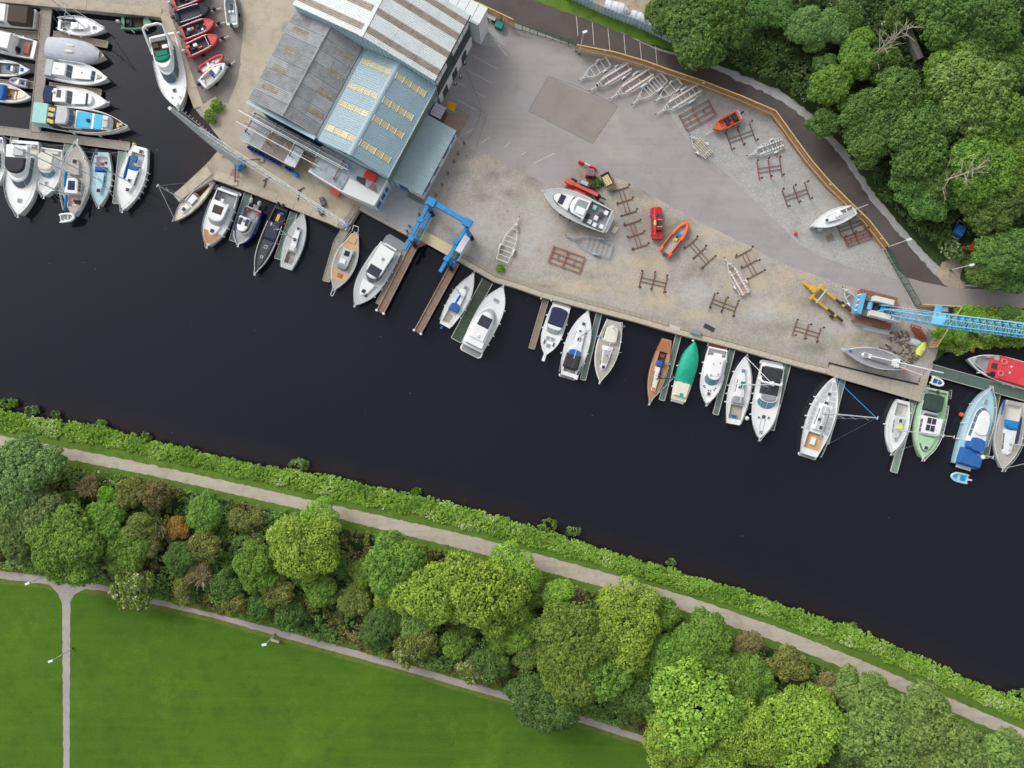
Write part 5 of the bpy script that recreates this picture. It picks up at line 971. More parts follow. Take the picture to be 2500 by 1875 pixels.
for i, u in enumerate((.32, .38, .44, .5, .56, .62, .68, .74, .8, .86, .91)):
    w = b.hw(u) / (b.B / 2); k = .72 if u < .66 else .45; n = 2 if u > .66 else 1
    for sg in (-1, 1): b.boxp('deck_panel', u, sg * w * k, b.L * .05, max(.15, b.hw(u) * (.3 if u < .66 else .7)), .035, 'silver', z=b.zd(u) - .02)
for u in (.36, .42, .48, .54, .6): b.boxp('deck_panel', u, .16, b.L * .05, .5, .03, 'silver', z=zt - .02); b.boxp('deck_panel', u, -.16, b.L * .05, .5, .03, 'silver', z=zt - .02)
b.hatch(.78, 0, .5, m='dgrey'); b.hatch(.66, 0, .65, m='dgrey'); b.hatch(.45, .2, .5, m='dgrey', z=zt); b.hatch(.36, -.1, .6, m='dgrey', z=zt); b.mast(.54, 16.5, .34, 'gcan', spread=3, jib='bblue', r=.13); b.rail(.02); b.platform(.5, .7, 'gcan'); b.boxp('cockpit_table', .18, 0, 1.3, .7, .35, 'white', z=b.zf); b.fend((.3, .45, .6, .7))
b = Boat('sailing_yacht', 'small white sloop with yellow bag on deck by the boardwalk', (2209, 978), (2178, 1107), 54, 'sail', deck='white', fb=.95, well=(.06, .3, .5, .45), wellm='lgrey')
b.sh = (.72, .42, 2.35, .16); b.pad('cabin', .32, .74, .52, .32, .36, 'lgrey', rf=.25, win='S'); b.boxp('yellow_bag', .5, .1, .7, .9, .2, 'lime', z=b.top); b.hatch(.38, .05, .55, m='dgrey', z=b.top); b.hatch(.72, 0, .5, m='gcan', z=b.zd(.7) + .25); b.mast(.56, 12, None, None); b.rail(.02); b.boxp('outboard_pad', -.03, 0, .4, .5, .4, 'navy', z=.7); b.fend((.2, .4, .6, -.5)); b.boxp('cockpit_grating', .18, 0, 1.2, .8, .08, 'teak2', z=b.zf); b.anchor()
b = Boat('motor_cruiser', 'sage green cruiser with dark green canopy and four solar panels', (2287, 950), (2250, 1120), 68, 'motor', hull='green', deck='green', fb=1.4, well=(.03, .14, .8, .5), wellm='green')
b.pad('canopy', .08, .34, .6, .58, 1.3, 'hgreen', rf=.1, ai=.3, v=-.2); b.pad('windscreen', .33, .42, .56, .5, .9, 'gloss', rf=0, fi=.7, win='F', v=-.2); b.pad('saloon', .4, .68, .74, .7, .8, 'white', rf=.1, fi=.3, win='S'); zt = b.top
for u, v in ((.46, .12), (.46, -.22), (.56, .12), (.56, -.22)): b.boxp('solar_panel', u, v - .05, 1.0, .68, .05, 'solar', z=zt)
b.pad('fore_cabin', .68, .9, .62, .3, .35, 'green', rf=.5, win='F', np_=2); b.hatch(.84, 0, .6, m='hgreen', z=b.top); b.mast(.64, 6, spread=1, stays=False, zb=zt, r=.06); b.rail(.2, m='white', r=.035); b.anchor(); b.fend((.4, .6)); b.boxp('aft_hatch', .04, .1, .6, .5, .05, 'hgreen'); b.rail(-.02, .1, .9, bow=False)
t = rib('inflatable_tender', 'blue floored white tender on the davits behind the sage green cruiser', (2274, 928), (2301, 938), 21, -.2, 'white', 'blue', r=.17, seats=((.5, 0, .06, .8, .1, 'white'),), engine=None)
b = Boat('motor_cruiser', 'pale blue cruiser with bow to the gangway and blue stern covers', (2357, 1138), (2414, 947), 66, 'motor', hull='pblue', deck='pblue', fb=1.4)
b.pad('saloon', .3, .76, .62, .44, 1.0, 'white', rf=.25, fi=.8, win='SF', v=-.02); b.pad('roof', .4, .64, .5, .48, .25, 'white', z=b.top, rf=.2, ra=.2); b.pad('cockpit_cover', .0, .22, .84, .8, .9, 'blue', rf=.05, ai=.3); b.pad('helm_cover', .2, .38, .56, .5, 1.5, 'blue', rf=.2, ra=.3); b.hatch(.82, .0, .9, .5, 'gcan'); b.rail(.3, m='white', r=.04); b.anchor(); b.fend((.5, .3, .75)); b.boxp('dinghy_davit', -.02, 0, .6, 2.6, .1, 'lgrey', z=.9)
MB().dome((.16 * b.L, -1.6, 2.4), .4, .4, .35).build('radome', PAINT['white'], b.t); MB().ball((.6 * b.L, 2.6, .5), .4).build('buoy_fender', PAINT['orange'], b.t); b.mast(.18, 3, spread=1, stays=False, r=.07, v=-.7)
rib('inflatable_tender', 'pale blue inflatable tender floating behind the pale blue cruiser', (2370, 1172), (2331, 1163), 26, WATER, 'pblue', 'cyan', r=.2, fb=.3, seats=((.5, 0, .3, .9, .2, 'lgrey'), (.25, 0, .35, .6, .25, 'bblue')), engine='lgrey')
b = Boat('sailing_yacht', 'white sloop with blue sprayhood and blue boom cover at the picture edge', (2482, 980), (2449, 1146), 70, 'sail', deck='teak2', fb=1.1, well=(.06, .28, .5, .5), wellm='sand')
b.sh = (.75, .42, 2.35, .16); b.pad('sprayhood', .28, .42, .52, .5, .7, 'bblue', rf=.5); b.pad('cabin', .42, .8, .48, .3, .4, 'white', rf=.2, win='S'); b.hatch(.52, .1, .5, m='white', z=b.top); b.hatch(.62, .1, .4, m='gcan', z=b.top); b.mast(.62, 14, .4, 'navy', r=.11, jib='alum'); b.rail(.02); b.boxp('lee_cloth', .12, .85, 2.6, .06, .5, 'blue'); b.boxp('lee_cloth', .12, -.85, 2.6, .06, .5, 'blue'); MB().dome((.7 * b.L, .2, 1.5), .3, .3, .25).build('vent', PAINT['alum'], b.t); b.fend((.3, .5, .65)); b.anchor()
b = Boat('passenger_boat', 'grey hulled passenger boat with bright red roof and lifebuoys', (2610, 949), (2362, 876), 66, 'work', hull='white', deck='lgrey', fb=1.2, rim=.2, well=(.8, .92, .55, .3), wellm='grey')
b.pad('red_roof', .02, .73, .88, .86, 1.1, 'red', rf=0, si=.06); zt = b.top; b.boxp('wheel_deck', .755, 0, 1.5, 2.9, .5, 'red'); b.boxp('door', .755, 0, 1.0, 1.0, .55, 'brown'); b.boxp('screen', .752, -.6, .8, .8, .6, 'gloss'); b.boxp('screen', .752, .6, .8, .8, .6, 'dark')
for v in (.45, -.45):
    r_ = MB(); n = 14; r_.path([(.7 * b.L + .42 * math.cos(2 * math.pi * i / n), v * b.B / 2 + .42 * math.sin(2 * math.pi * i / n), zt + .08) for i in range(n + 1)], .12, 6); r_.build('lifebuoy', C('faded lifebuoy', '#e0777f'), b.t)
for v in (.2, -.25): b.boxp('roof_vent', .62, v, .25, .3, .1, 'white', z=zt)
b.rail(.75, .95, .25, inset=.5, m='white'); b.fend((.85, .6, .5)); MB().ball((b.L * .95, -1.7, .6), .33).build('buoy_fender', PAINT['coral'], b.t)
# ---------------------------------------------------------------- fences
M_fence = mat('golden fence timber', '#b58a48', .22, 2.5, .85, dirt='#7d6a3c', da=.5, dsc=1.2)
M_fence2 = mat('pale fence timber', '#c3a876', .15, 2.5, .85)
M_wire = mat('green steel', '#2f5a4c', .12, 2, .6)
PALE = MB().box((0, 0, 1.15), (.135, .024, 2.25)).mesh('pale'); PALE.materials.append(M_fence)
PALE2 = MB().box((0, 0, 1.05), (.135, .024, 2.1)).mesh('pale'); PALE2.materials.append(M_fence2)
def fence(label, pts, h=2.35, pitch=.205, pale=PALE, lamps=(), cap=True, m=None):
    q = [W(*p) for p in pts]; m = m or M_fence; t = thing('timber_fence', label, 'fence', tuple(q[0])); o = q[0]; cnt = 0; rest = MB(); acc = 0
    rl = [MB() for _ in range(3)]; cb = MB()
    for a, b in zip(q, q[1:]):
        d = b - a; L = d.length; ang = math.atan2(d.y, d.x); u = d / L; n = Vector((-u.y, u.x, 0)); a_, b_ = a - o, b - o
        for k, z in enumerate((.35, 1.2, 2.0)): rl[k].beam(a_ + Vector((0, 0, z)), b_ + Vector((0, 0, z)), .05, .1)
        if cap: cb.beam(a_ + Vector((0, 0, h)), b_ + Vector((0, 0, h)), .17, .05)
        x = acc
        while x < L:
            for s_, dx in ((-1, 0), (1, pitch / 2)):
                p = a_ + u * (x + dx) + n * s_ * .045
                if s_ < 0 and cnt < 300:
                    ob = link('pale', pale, t); ob.location = p; ob.rotation_euler = (random.uniform(-.012, .012), random.uniform(-.012, .012), ang); cnt += 1
                elif s_ < 0: rest.box((p.x, p.y, 1.15), (.135, .024, 2.25), ang)
            x += pitch
        acc = x - L; k = max(1, round(L / 2.4))
        for i in range(k + 1):
            p = a_ + u * (L * i / k); MB().box((p.x, p.y, 1.15), (.12, .12, 2.3), ang).build('post', m, t)
    for r in rl: r.build('rail', m, t)
    if cap: cb.build('capping', M_fence2, t)
    if rest.v: rest.build('further_pales', m, t, kind='stuff')
    for p in lamps:
        w = W(*p) - o; MB().box((w.x, w.y, 1.95), (.42, .28, .16), R(-25)).build('lamp', mat('white lamp case', '#e0e0dd', .03), t)
    return t
FL = [(1405, 126), (1494, 143), (1570, 165), (1627, 186), (1703, 211), (1800, 249), (1881, 284), (1932, 355), (1967, 403), (2013, 456), (2056, 499), (2104, 545), (2151, 606)]
fence('long golden timber fence curving between yard and dark road', FL, lamps=[(1472, 138), (1588, 170), (1710, 214), (1833, 262), (1934, 355), (2015, 458), (2090, 530), (2138, 588)])
pp = MB(); q = [W(*p) for p in FL]; 
for a, b in zip(q, q[1:]): pp.tube(a + Vector((-.06, -.06, 1.0)), b + Vector((-.06, -.06, 1.0)), .05)
tag(pp.build('pipe', mat('white pipe', '#cfcac0', .06)), 'thin white pipe fixed along the golden timber fence', 'pipe')
fence('golden timber fence behind the gravel corner at the tall hall', [(1148, 56), (1165, 24), (1253, 66)])
fence('bleached timber fence beside the crane cab along the road', [(2236, 747), (2326, 752)], pale=PALE2, m=M_fence2)
fence('bleached timber fence between the crane and the green bushes', [(2326, 753), (2266, 849)], pale=PALE2, m=M_fence2, pitch=.34)
def mesh_gate(label, pts, h=1.9, posts=(0, 1), n=8):
    q = [W(*p) for p in pts]; o = q[0]; d = q[1] - q[0]; L = d.length; t = thing('mesh_gate', label, 'gate', tuple(o), math.atan2(d.y, d.x)); f = MB()
    for z in (.15, h): MB().beam((0, 0, z), (L, 0, z), .07, .07).build('rail', M_wire, t)
    for i in range(n + 1): MB().beam((L * i / n, 0, 0), (L * i / n, 0, h), .07, .07).build('post', M_wire, t)
    for i in range(int(L / .14)): f.tube((i * .14, 0, .15), (i * .14, 0, h), .011, n=3)
    for z in [.15 + k * .2 for k in range(int(h / .2))]: f.tube((0, 0, z), (L, 0, z), .011, n=3)
    f.build('wire_mesh', M_wire, t, kind='stuff'); return t
mesh_gate('green wire mesh gate across the top of the asphalt yard', [(1256, 69), (1406, 116)])
mesh_gate('green wire mesh gate where the yard lane meets the road', [(2158, 612), (2233, 746)])
# pale blue palisade at the top
q = [W(*p) for p in [(1370, -12), (1470, 34), (1560, 68), (1692, 131)]]; t = thing('palisade_fence', 'pale blue steel palisade beside the grass verge and stored dinghies', 'fence', tuple(q[0]))
PB = mat('pale blue steel', '#a9c2d6', .08, 1, .5); pm = MB().box((0, 0, 1.1), (.26, .05, 2.2)).mesh('pale'); pm.materials.append(PB)
for a, b in zip(q, q[1:]):
    d = b - a; L = d.length; u = d / L; n = int(L / .3)
    for i in range(n):
        ob = link('pale', pm, t); ob.location = a - q[0] + u * (L * i / n); ob.rotation_euler.z = math.atan2(d.y, d.x) + (.55 if i % 2 else -.55)
    for z in (.5, 1.7): MB().beam(a - q[0] + Vector((0, .06, z)), b - q[0] + Vector((0, .06, z)), .05, .08).build('rail', PB, t)
# ---------------------------------------------------------------- travel hoist
HB = mat('hoist blue paint', '#2a86c6', .12, 1.4, .55, dirt='#3f6f92', da=.6, dsc=1.5); t = thing('travel_hoist', 'bright blue travelling boat hoist straddling the dock', 'hoist', tuple(W(1075, 570))); o0 = W(1075, 570)
def hp(px, py, z): return W(px, py, z) - o0
def hb(name, a, b, w, h, m=HB): return MB().beam(hp(*a), hp(*b), w, h).build(name, m, t)
hb('lower_beam', (1055, 512, 1.0), (1014, 592, 1.0), .62, .6); hb('lower_beam', (1150, 575, 1.0), (1100, 650, 1.0), .62, .6)
hb('upper_beam', (1046, 500, 5.6), (987, 611, 5.6), .5, .6); hb('upper_beam', (1138, 556, 5.6), (1074, 664, 5.6), .5, .6)
hb('back_beam', (1062, 497, 5.9), (1140, 543, 5.9), .72, .7)
for a in ((1053, 494), (1141, 544)): MB().box(tuple(hp(a[0], a[1], 5.95)), (1.4, 1.2, 1.0), R(-28)).build('corner_block', HB, t)
for lo, up in (((1054, 514), (1046, 501)), ((1016, 588), (1004, 580)), ((1148, 578), (1138, 558)), ((1103, 646), (1096, 628))): MB().beam(hp(*lo, 1.0), hp(*up, 5.6), .55, .45).build('column', HB, t)
for x, y in ((1027, 537), (1004, 582), (1113, 590), (1090, 632)): MB().box(tuple(hp(x, y, 5.95)), (.8, .7, .6), R(-30)).build('winch', HB, t)
for x, y in ((1054, 522), (1012, 598), (1150, 580), (1100, 654)):
    p = hp(x, y, 0); d = Vector((.87, .5, 0)).normalized(); w = MB().tube(tuple(p + Vector((0, 0, .72)) - d * .3), tuple(p + Vector((0, 0, .72)) + d * .3), .7, n=16).build('wheel', M_black, t); MB().tube(tuple(p + Vector((0, 0, .72)) - d * .33), tuple(p + Vector((0, 0, .72)) + d * .33), .32, n=12).build('hub', HB, w)
MB().box(tuple(hp(1130, 598, 1.9)), (1.0, 2.9, 1.3), R(-31)).build('engine_cover', mat('white engine cover', '#d4d6d8', .05), t)
for x, y in ((1027, 563), (1022, 573), (1114, 617), (1109, 627)): MB().box(tuple(hp(x, y, 1.5)), (.7, .8, .4), R(-30)).build('gearbox', mat('hoist grey', '#50606c', .15), t)
b = MB(); 
for x, y in ((1012, 602), (1100, 656)): b.beam(hp(x - 6, y - 8, 1.2), hp(x + 2, y + 1, .9), .3, .3)
b.build('foot_brace', HB, t)
# ---------------------------------------------------------------- derrick crane on the apron
CG = mat('derrick grey blue', '#cfd7da', .07, .8, .5, dirt='#8b979c', da=.4); LW = mat('white lattice', '#d3d3cf', .06, .8, .5)
base = W(588, 404); t = thing('derrick_crane', 'tall derrick crane with pale box mast and white lattice jib on the apron', 'crane', tuple(base)); Z = 23.5
rg = [[(w * x, w * y, z) for x, y in ((-1, -1), (1, -1), (1, 1), (-1, 1))] for z, w in ((.8, .36), (6, .5), (13, .42), (Z, .2))]; MB().loft(rg, cap0=True, cap1=True).build('mast', CG, t).rotation_euler.z = R(38)
MB().box((0, 0, .5), (1.5, 1.5, 1.0), R(30)).build('foot', HB, t)
lt = MB(); 
for i in range(22): lt.tube((.75, .2, 1 + i), (1.05, .5, 1 + i), .03, n=4)
lt.tube((.75, .2, .5), (.45, .1, Z), .04); lt.tube((1.05, .5, .5), (.6, .3, Z), .04); lt.build('ladder', LW, t)
def lattice(par, A, B, w0, w1, n, m, r=.07, tri=True, rl=.035, nm='chord'):
    A, B = Vector(A), Vector(B); d = (B - A).normalized(); sd = d.cross(Vector((0, 0, 1))).normalized(); up = sd.cross(d)
    cs = [(-1, -1), (1, -1), (0, .8)] if tri else [(-1, -1), (1, -1), (1, 1), (-1, 1)]
    def P(c, s): w = (w0 + (w1 - w0) * s) / 2; return A.lerp(B, s) + sd * c[0] * w + up * c[1] * w
    for c in cs: MB().tube(P(c, 0), P(c, 1), r, n=6).build(nm, m, par)
    la = MB()
    for k in range(len(cs)):
        c, e = cs[k], cs[(k + 1) % len(cs)]
        for i in range(n):
            a, b_ = (c, e) if i % 2 else (e, c); la.tube(P(a, i / n), P(b_, (i + 1) / n), rl, n=4); 
            if i % 2 == 0: la.tube(P(c, i / n), P(e, i / n), rl, n=4)
    la.build('lacing', m, par, kind='stuff')
ja = W(480, 315, 15.5) - base; jb = W(846, 549, 14.5) - base
lattice(t, ja, jb, .95, .5, 34, LW, .055)
MB().box(tuple(jb), (.6, .6, .5), R(-30)).build('jib_head', mat('blue hook block', '#5a86b8', .1), t)
b = MB(); top = Vector((0, 0, Z)); 
for s in (.35, .7, 1.): b.tube(top, ja.lerp(jb, s), .025, n=4)
b.tube(jb, jb + Vector((0, 0, -6)), .02, n=4); b.build('tie_rope', M_galv, t)
for a in (20, 140, 255): p = Vector((math.cos(R(a)) * 3.6, math.sin(R(a)) * 3.0, .12)); MB().beam((0, 0, 2.2), p, .18, .18).build('stay_leg', mat('weathered steel', '#77706a', .2, 2, .8), t); MB().box(tuple(p), (.9, .9, .24)).build('stay_pad', G_conc2, t)
MB().beam((.3, 0, 3.2), W(640, 500) - base + Vector((0, 0, .1)), .1, .1).build('back_stay', mat('weathered steel', '#77706a'), t) if False else None
o = MB().prism([(-.9, -.5), (.8, -.7), (.6, .8), (-.4, .7)], 0, .06).build('steel_plate', mat('pinkish rust plate', '#8f6f68', .2)); o.location = W(573, 424); o.location.z = .02; tag(o, 'pinkish rusty steel plate lying below the derrick foot', 'plate')
for i, (a, b_) in enumerate((((651, 438), (645, 458)), ((735, 463), (727, 488)))):
    A, B = W(*a), W(*b_); t2 = thing('rail_post', ('first', 'second')[i] + ' dark T shaped steel rail set in the apron', 'rail', tuple(A)); d = B - A
    MB().beam((0, 0, .07), tuple(d + Vector((0, 0, .07))), .16, .12).build('bar', mat('dark steel', '#4d4640', .2), t2); MB().beam((-.6, -.25, .07), (.6, .35, .07), .16, .11).build('cross_bar', mat('dark steel', '#4d4640'), t2)
# ---------------------------------------------------------------- crawler crane
CB = mat('crane sky blue', '#5fadd4', .1, 1.2, .55, dirt='#6f97a8', da=.6, dsc=1.5); ba = W(2130, 757); ang = R(-14); t = thing('crawler_crane', 'big crawler crane with sky blue lattice boom over the bushes', 'crane', (ba.x, ba.y, 0), ang)
CR = mat('rusty track shoe', '#8f6350', .25, 3, .85, dirt='#6d4433', da=.6, dsc=2)
for sy in (-1, 1):
    f = MB().box((0, sy * 2.25, .5), (5.4, .55, .7)).build('track_frame', M_rust, t)
    for k in range(26): MB().box((-3.1 + k * .245, sy * 2.25, .96), (.2, .95, .1)).build('track_shoe', CR, t)
    for sx in (-1, 1): MB().tube((sx * 2.8, sy * 2.25 - .3, .5), (sx * 2.8, sy * 2.25 + .3, .5), .45, n=12).build('track_roller', CR, t)
MB().tube((0, 0, .6), (0, 0, 1.4), 1.2, n=16).build('slew_ring', M_dark, t)
MB().box((-.3, 0, 1.55), (6.4, 3.1, .3)).build('bed', mat('bed steel', '#6f6a66', .15), t)
MB().prism([(-3.6, -1.65), (-3.0, -1.75), (-3.0, 1.75), (-3.6, 1.65), (-3.9, 1.2), (-3.9, -1.2)], 1.3, 2.9).build('counterweight', CB, t)
for k in range(7): MB().box((-3.93, -1.3 + k * .43, 2.7), (.12, .2, .5)).build('warning_stripe', mat('stripe red', '#c8504a') if k % 2 else M_white, t)
for y in (-1.2, 1.2):
    MB().box((-.1, y, 2.5), (3.2, .85, 1.7)).build('side_house', mat('grimy white panel', '#cfcdc8', .08, 1, .6, dirt='#b08a70', da=.7, dsc=.8), t); MB().box((-2.3, y, 1.9), (1.1, .9, .5)).build('walkway', mat('bed steel', '#6f6a66'), t)
c_ = MB().box((2.5, -1.15, 2.5), (1.5, .95, 1.7), 0, .92).build('cab', mat('grimy white panel', '#cfcdc8'), t); MB().box((2.5, -1.15, 3.37), (1.0, .6, .04)).build('cab_roof_light', mat('cab roof grey', '#a9abaa'), c_); MB().box((3.27, -1.15, 2.7), (.04, .8, .9)).build('cab_window', M_glass, c_)
for x in (-1.6, -.5, .5): MB().tube((x, -.6, 2.1), (x, .6, 2.1), .42, n=12).build('winch_drum', CB if x != -.5 else M_dark, t)
b = MB(); b.beam((-.6, -.55, 1.7), (.2, -.3, 4.2), .18, .18); b.beam((-.6, .55, 1.7), (.2, .3, 4.2), .18, .18); b.beam((1.4, -.5, 1.7), (.2, -.3, 4.2), .14, .14); b.beam((1.4, .5, 1.7), (.2, .3, 4.2), .14, .14); b.build('gantry', CB, t)
inv = Matrix.Rotation(-ang, 3, 'Z'); p0 = inv @ (W(2150, 760, 2.2) - ba); p1 = inv @ (W(2300, 783, 6.5) - ba); p2 = inv @ (W(2500, 807, 14) - ba); p3 = p1 + (p2 - p1) * 1.8
lattice(t, p0, p1, .8, 1.7, 14, CB, .1, False, .045); lattice(t, p1, p3, 1.7, 1.75, 40, CB, .1, False, .05)
MB().beam(p0.lerp(p1, .8) + Vector((-.1, 0, .9)), p0.lerp(p1, .99) + Vector((0, 0, .95)), 1.75, .12).build('boom_plate', CB, t); MB().box(tuple(p0.lerp(p1, .86) + Vector((0, 1.35, .6))), (.6, 1.6, .9)).build('boom_box', CB, t)
b = MB(); [b.tube((.2, s * .3, 4.2), p3 + Vector((0, s * .6, 1)), .03, n=4) for s in (-1, 1)]; b.build('pendant_line', M_galv, t)
for i, (x, y) in enumerate(((2108, 792), (2140, 806))):
    o = MB().box((0, 0, 0), (4.4 if i else 3.0, .75, .06)).build('ramp_board', mat('pale grey board', '#b9bcbb', .08)); o.location = W(x, y, .1); o.rotation_euler = (.1, 0, R(-13)); tag(o, ('short', 'long')[i] + ' pale grey board leaning beside the rusty crane track', 'board')
t = thing('container_unit', 'slate grey generator box behind the crane boom', 'generator', tuple(W(2286, 757)), R(-4)); MB().box((0, 0, .9), (1.7, .95, 1.8)).build('body', mat('slate panel', '#8b94a6', .08), t); MB().box((1.5, 0, .5), (1.1, .9, 1.0)).build('tank', mat('dark tank', '#54565c', .1), t); MB().box((-.1, 0, 1.83), (1.5, .8, .06)).build('lid', mat('slate lid', '#9aa3b4', .05), t)
# ---------------------------------------------------------------- boat trailers
M_tyre = M_black; ROLL = mat('pale roller rubber', '#d6cdc8', .1, 6, .7, dirt='#c7b3ac', da=.6, dsc=6)
def trailer(label, hitch, rear, wid, bunks=True, col=None, twin=False, grp=None, z=.45, cross=3, black_roll=False, deck=None, spare=False):
    a, b = W(*rear), W(*hitch); d = b - a; L = d.length; w = wid * S; t = thing('boat_trailer', label, 'trailer', tuple(a), math.atan2(d.y, d.x), grp); m = col or M_galv; f = MB(); xs = L * .52
    for s in (-1, 1):
        MB().beam((0, s * w / 2, z), (xs, s * w / 2, z), .09, .12).build('side_rail', m, t); MB().beam((xs, s * w / 2, z), (L * .83, s * .08, z), .09, .12).build('drawbar_arm', m, t)
    MB().beam((L * .8, 0, z), (L - .2, 0, z), .12, .12).build('drawbar', m, t); MB().tube((L - .25, 0, z + .02), (L, 0, z + .02), .1, .06, 8).build('coupling', mat('dark steel', '#4d4640'), t)
    MB().tube((L * .9, .14, 0), (L * .9, .14, z + .5), .05).build('jockey_wheel', m, t)
    for k in range(cross): MB().beam((xs * k / (cross - 1), -w / 2, z), (xs * k / (cross - 1), w / 2, z), .08, .1).build('cross_member', m, t)
    MB().beam((L * .7, -w * .22, z + .02), (L * .7, w * .22, z + .02), .08, .1).build('cross_member', m, t)
    for s in (-1, 1):
        for k in range(2 if twin else 1):
            x = L * .2 + k * .62; y = s * (w / 2 + .2); wh = MB().tube((x, y - .1, .3), (x, y + .1, .3), .3, n=14).build('wheel', M_tyre, t); MB().tube((x, y - .11, .3), (x, y + .11, .3), .15, n=10).build('rim', M_galv, wh)
        g = MB(); n = 6; g.loft([[(L * .2 + (.31 if twin else 0) + (.42 + (.3 if twin else 0)) * math.cos(math.pi * i / n), s * (w / 2 + .2) + e, .3 + .4 * math.sin(math.pi * i / n)) for i in range(n + 1)] for e in (-.13, .13)], close=False); g.build('mudguard', m, t)
        if bunks:
            if black_roll:
                for k in range(7): MB().tube((L * .02 + k * L * .075, s * w * .3 - .1, z + .2), (L * .02 + k * L * .075, s * w * .3 + .1, z + .2), .09, n=8).build('roller', M_black, t)
            bu = MB().box((L * .3, s * w * .28, z + .2), (L * .68, .3, .1)).build('roller_bunk', ROLL if not black_roll else m, t)
            if not black_roll:
                for k in range(8): MB().tube((L * (.02 + k * .08), s * w * .28 - .19, z + .26), (L * (.02 + k * .08), s * w * .28 + .19, z + .26), .07, n=6).build('roller', mat('orange pink roller', '#d3b7af', .1), bu)
    MB().box((-.08, 0, z + .1), (.1, w * .95, .16)).build('light_board', mat('lamp board red', '#b58a84') if bunks else m, t)
    MB().box((L * .78, 0, z + .35), (.12, .5, .6)).build('winch_post', m, t)
    if spare: MB().tube((L * .78, -.1, z + .35), (L * .78, .1, z + .35), .3, n=12).build('spare_wheel', M_black, t)
    if deck: deck(t, L, w, z)
    return t
trailer('small bare galvanised trailer nearest the lamp post in the fence row', (1411, 200), (1483, 154), 25, bunks=False, cross=4)
trailer('galvanised trailer with pink rollers and spare wheel, second in the fence row', (1437, 225), (1533, 167), 28, spare=True)
trailer('long galvanised trailer with pink rollers, third in the fence row', (1486, 245), (1585, 181), 30, twin=True)
trailer('cluttered galvanised trailer stacked with frames, fourth in the fence row', (1540, 259), (1619, 192), 27, bunks=False, cross=7, twin=True)
trailer('short galvanised box trailer, fifth in the fence row', (1596, 252), (1657, 203), 20, bunks=False, cross=3)
trailer('nested pair of galvanised trailers with pink rollers ending the fence row', (1598, 283), (1703, 219), 31, twin=True, cross=6)
trailer('galvanised trailer with black rollers on the light gravel', (1820, 383), (1904, 352), 27, black_roll=True, cross=5)
trailer('white flat twin axle trailer near the quay and hoist', (1268, 529), (1226, 637), 30, bunks=False, col=mat('white painted steel', '#d7d6d2', .06), twin=True, cross=6)
trailer('low grey trailer with blue mudguards below the big white cruiser', (1378, 575), (1488, 613), 34, bunks=False, twin=True, cross=6, col=mat('bluish galvanised', '#9aa3ad', .12, 3))
trailer('galvanised trailer with pink rollers between the rusty cradles', (1766, 628), (1816, 715), 26)
trailer('bent bare trailer frame in front of the crawler crane', (2053, 700), (2086, 748), 20, bunks=False, cross=2)
def planks(t, L, w, z):
    for k in range(6): MB().box((L * .22, -w * .45 + k * w * .18, z + .22), (L * .78, .13, .09)).build('plank', mat('pale board', '#c2bcaa', .1, 3, .85), t)
trailer('flat trailer loaded with pale planks on the asphalt edge', (1680, 331), (1722, 375), 27, bunks=False, deck=planks)
# yellow boat mover
YL = mat('plant yellow', '#cfa93c', .1, 1.2, .55, dirt='#a07f34', da=.6); a = W(1957, 690); b_ = W(2062, 774); d = b_ - a; t = thing('boat_mover', 'yellow forked boat moving trailer with black pads', 'trailer', tuple(a), math.atan2(d.y, d.x)); L = d.length
MB().beam((0, 0, .6), (2.2, 0, .6), .5, .4).build('drawbar', YL, t); MB().box((2.0, 0, .8), (1.0, .9, .6)).build('power_pack', YL, t); MB().beam((2.6, -1.6, .7), (2.6, 1.6, .7), .4, .35).build('cross_beam', YL, t)
for s in (-1, 1):
    MB().beam((2.4, s * 1.05, .7), (L, s * 1.05, .6), .34, .34).build('fork_arm', YL, t)
    for x in (L * .72, L * .92): MB().box((x, s * 1.05, .82), (1.3, .42, .1)).build('pad', mat('black pad', '#3b322e', .15), t)
    w_ = MB().tube((L * .8, s * 1.3, .3), (L * .8, s * 1.6, .3), .32, n=12).build('wheel', M_black, t); MB().tube((L * .8, s * 1.28, .3), (L * .8, s * 1.63, .3), .14, n=8).build('rim', YL, w_)
MB().beam((3.7, -1.5, .95), (3.7, 1.3, .95), .12, .1).build('support_bar', mat('white painted steel', '#d7d6d2'), t)
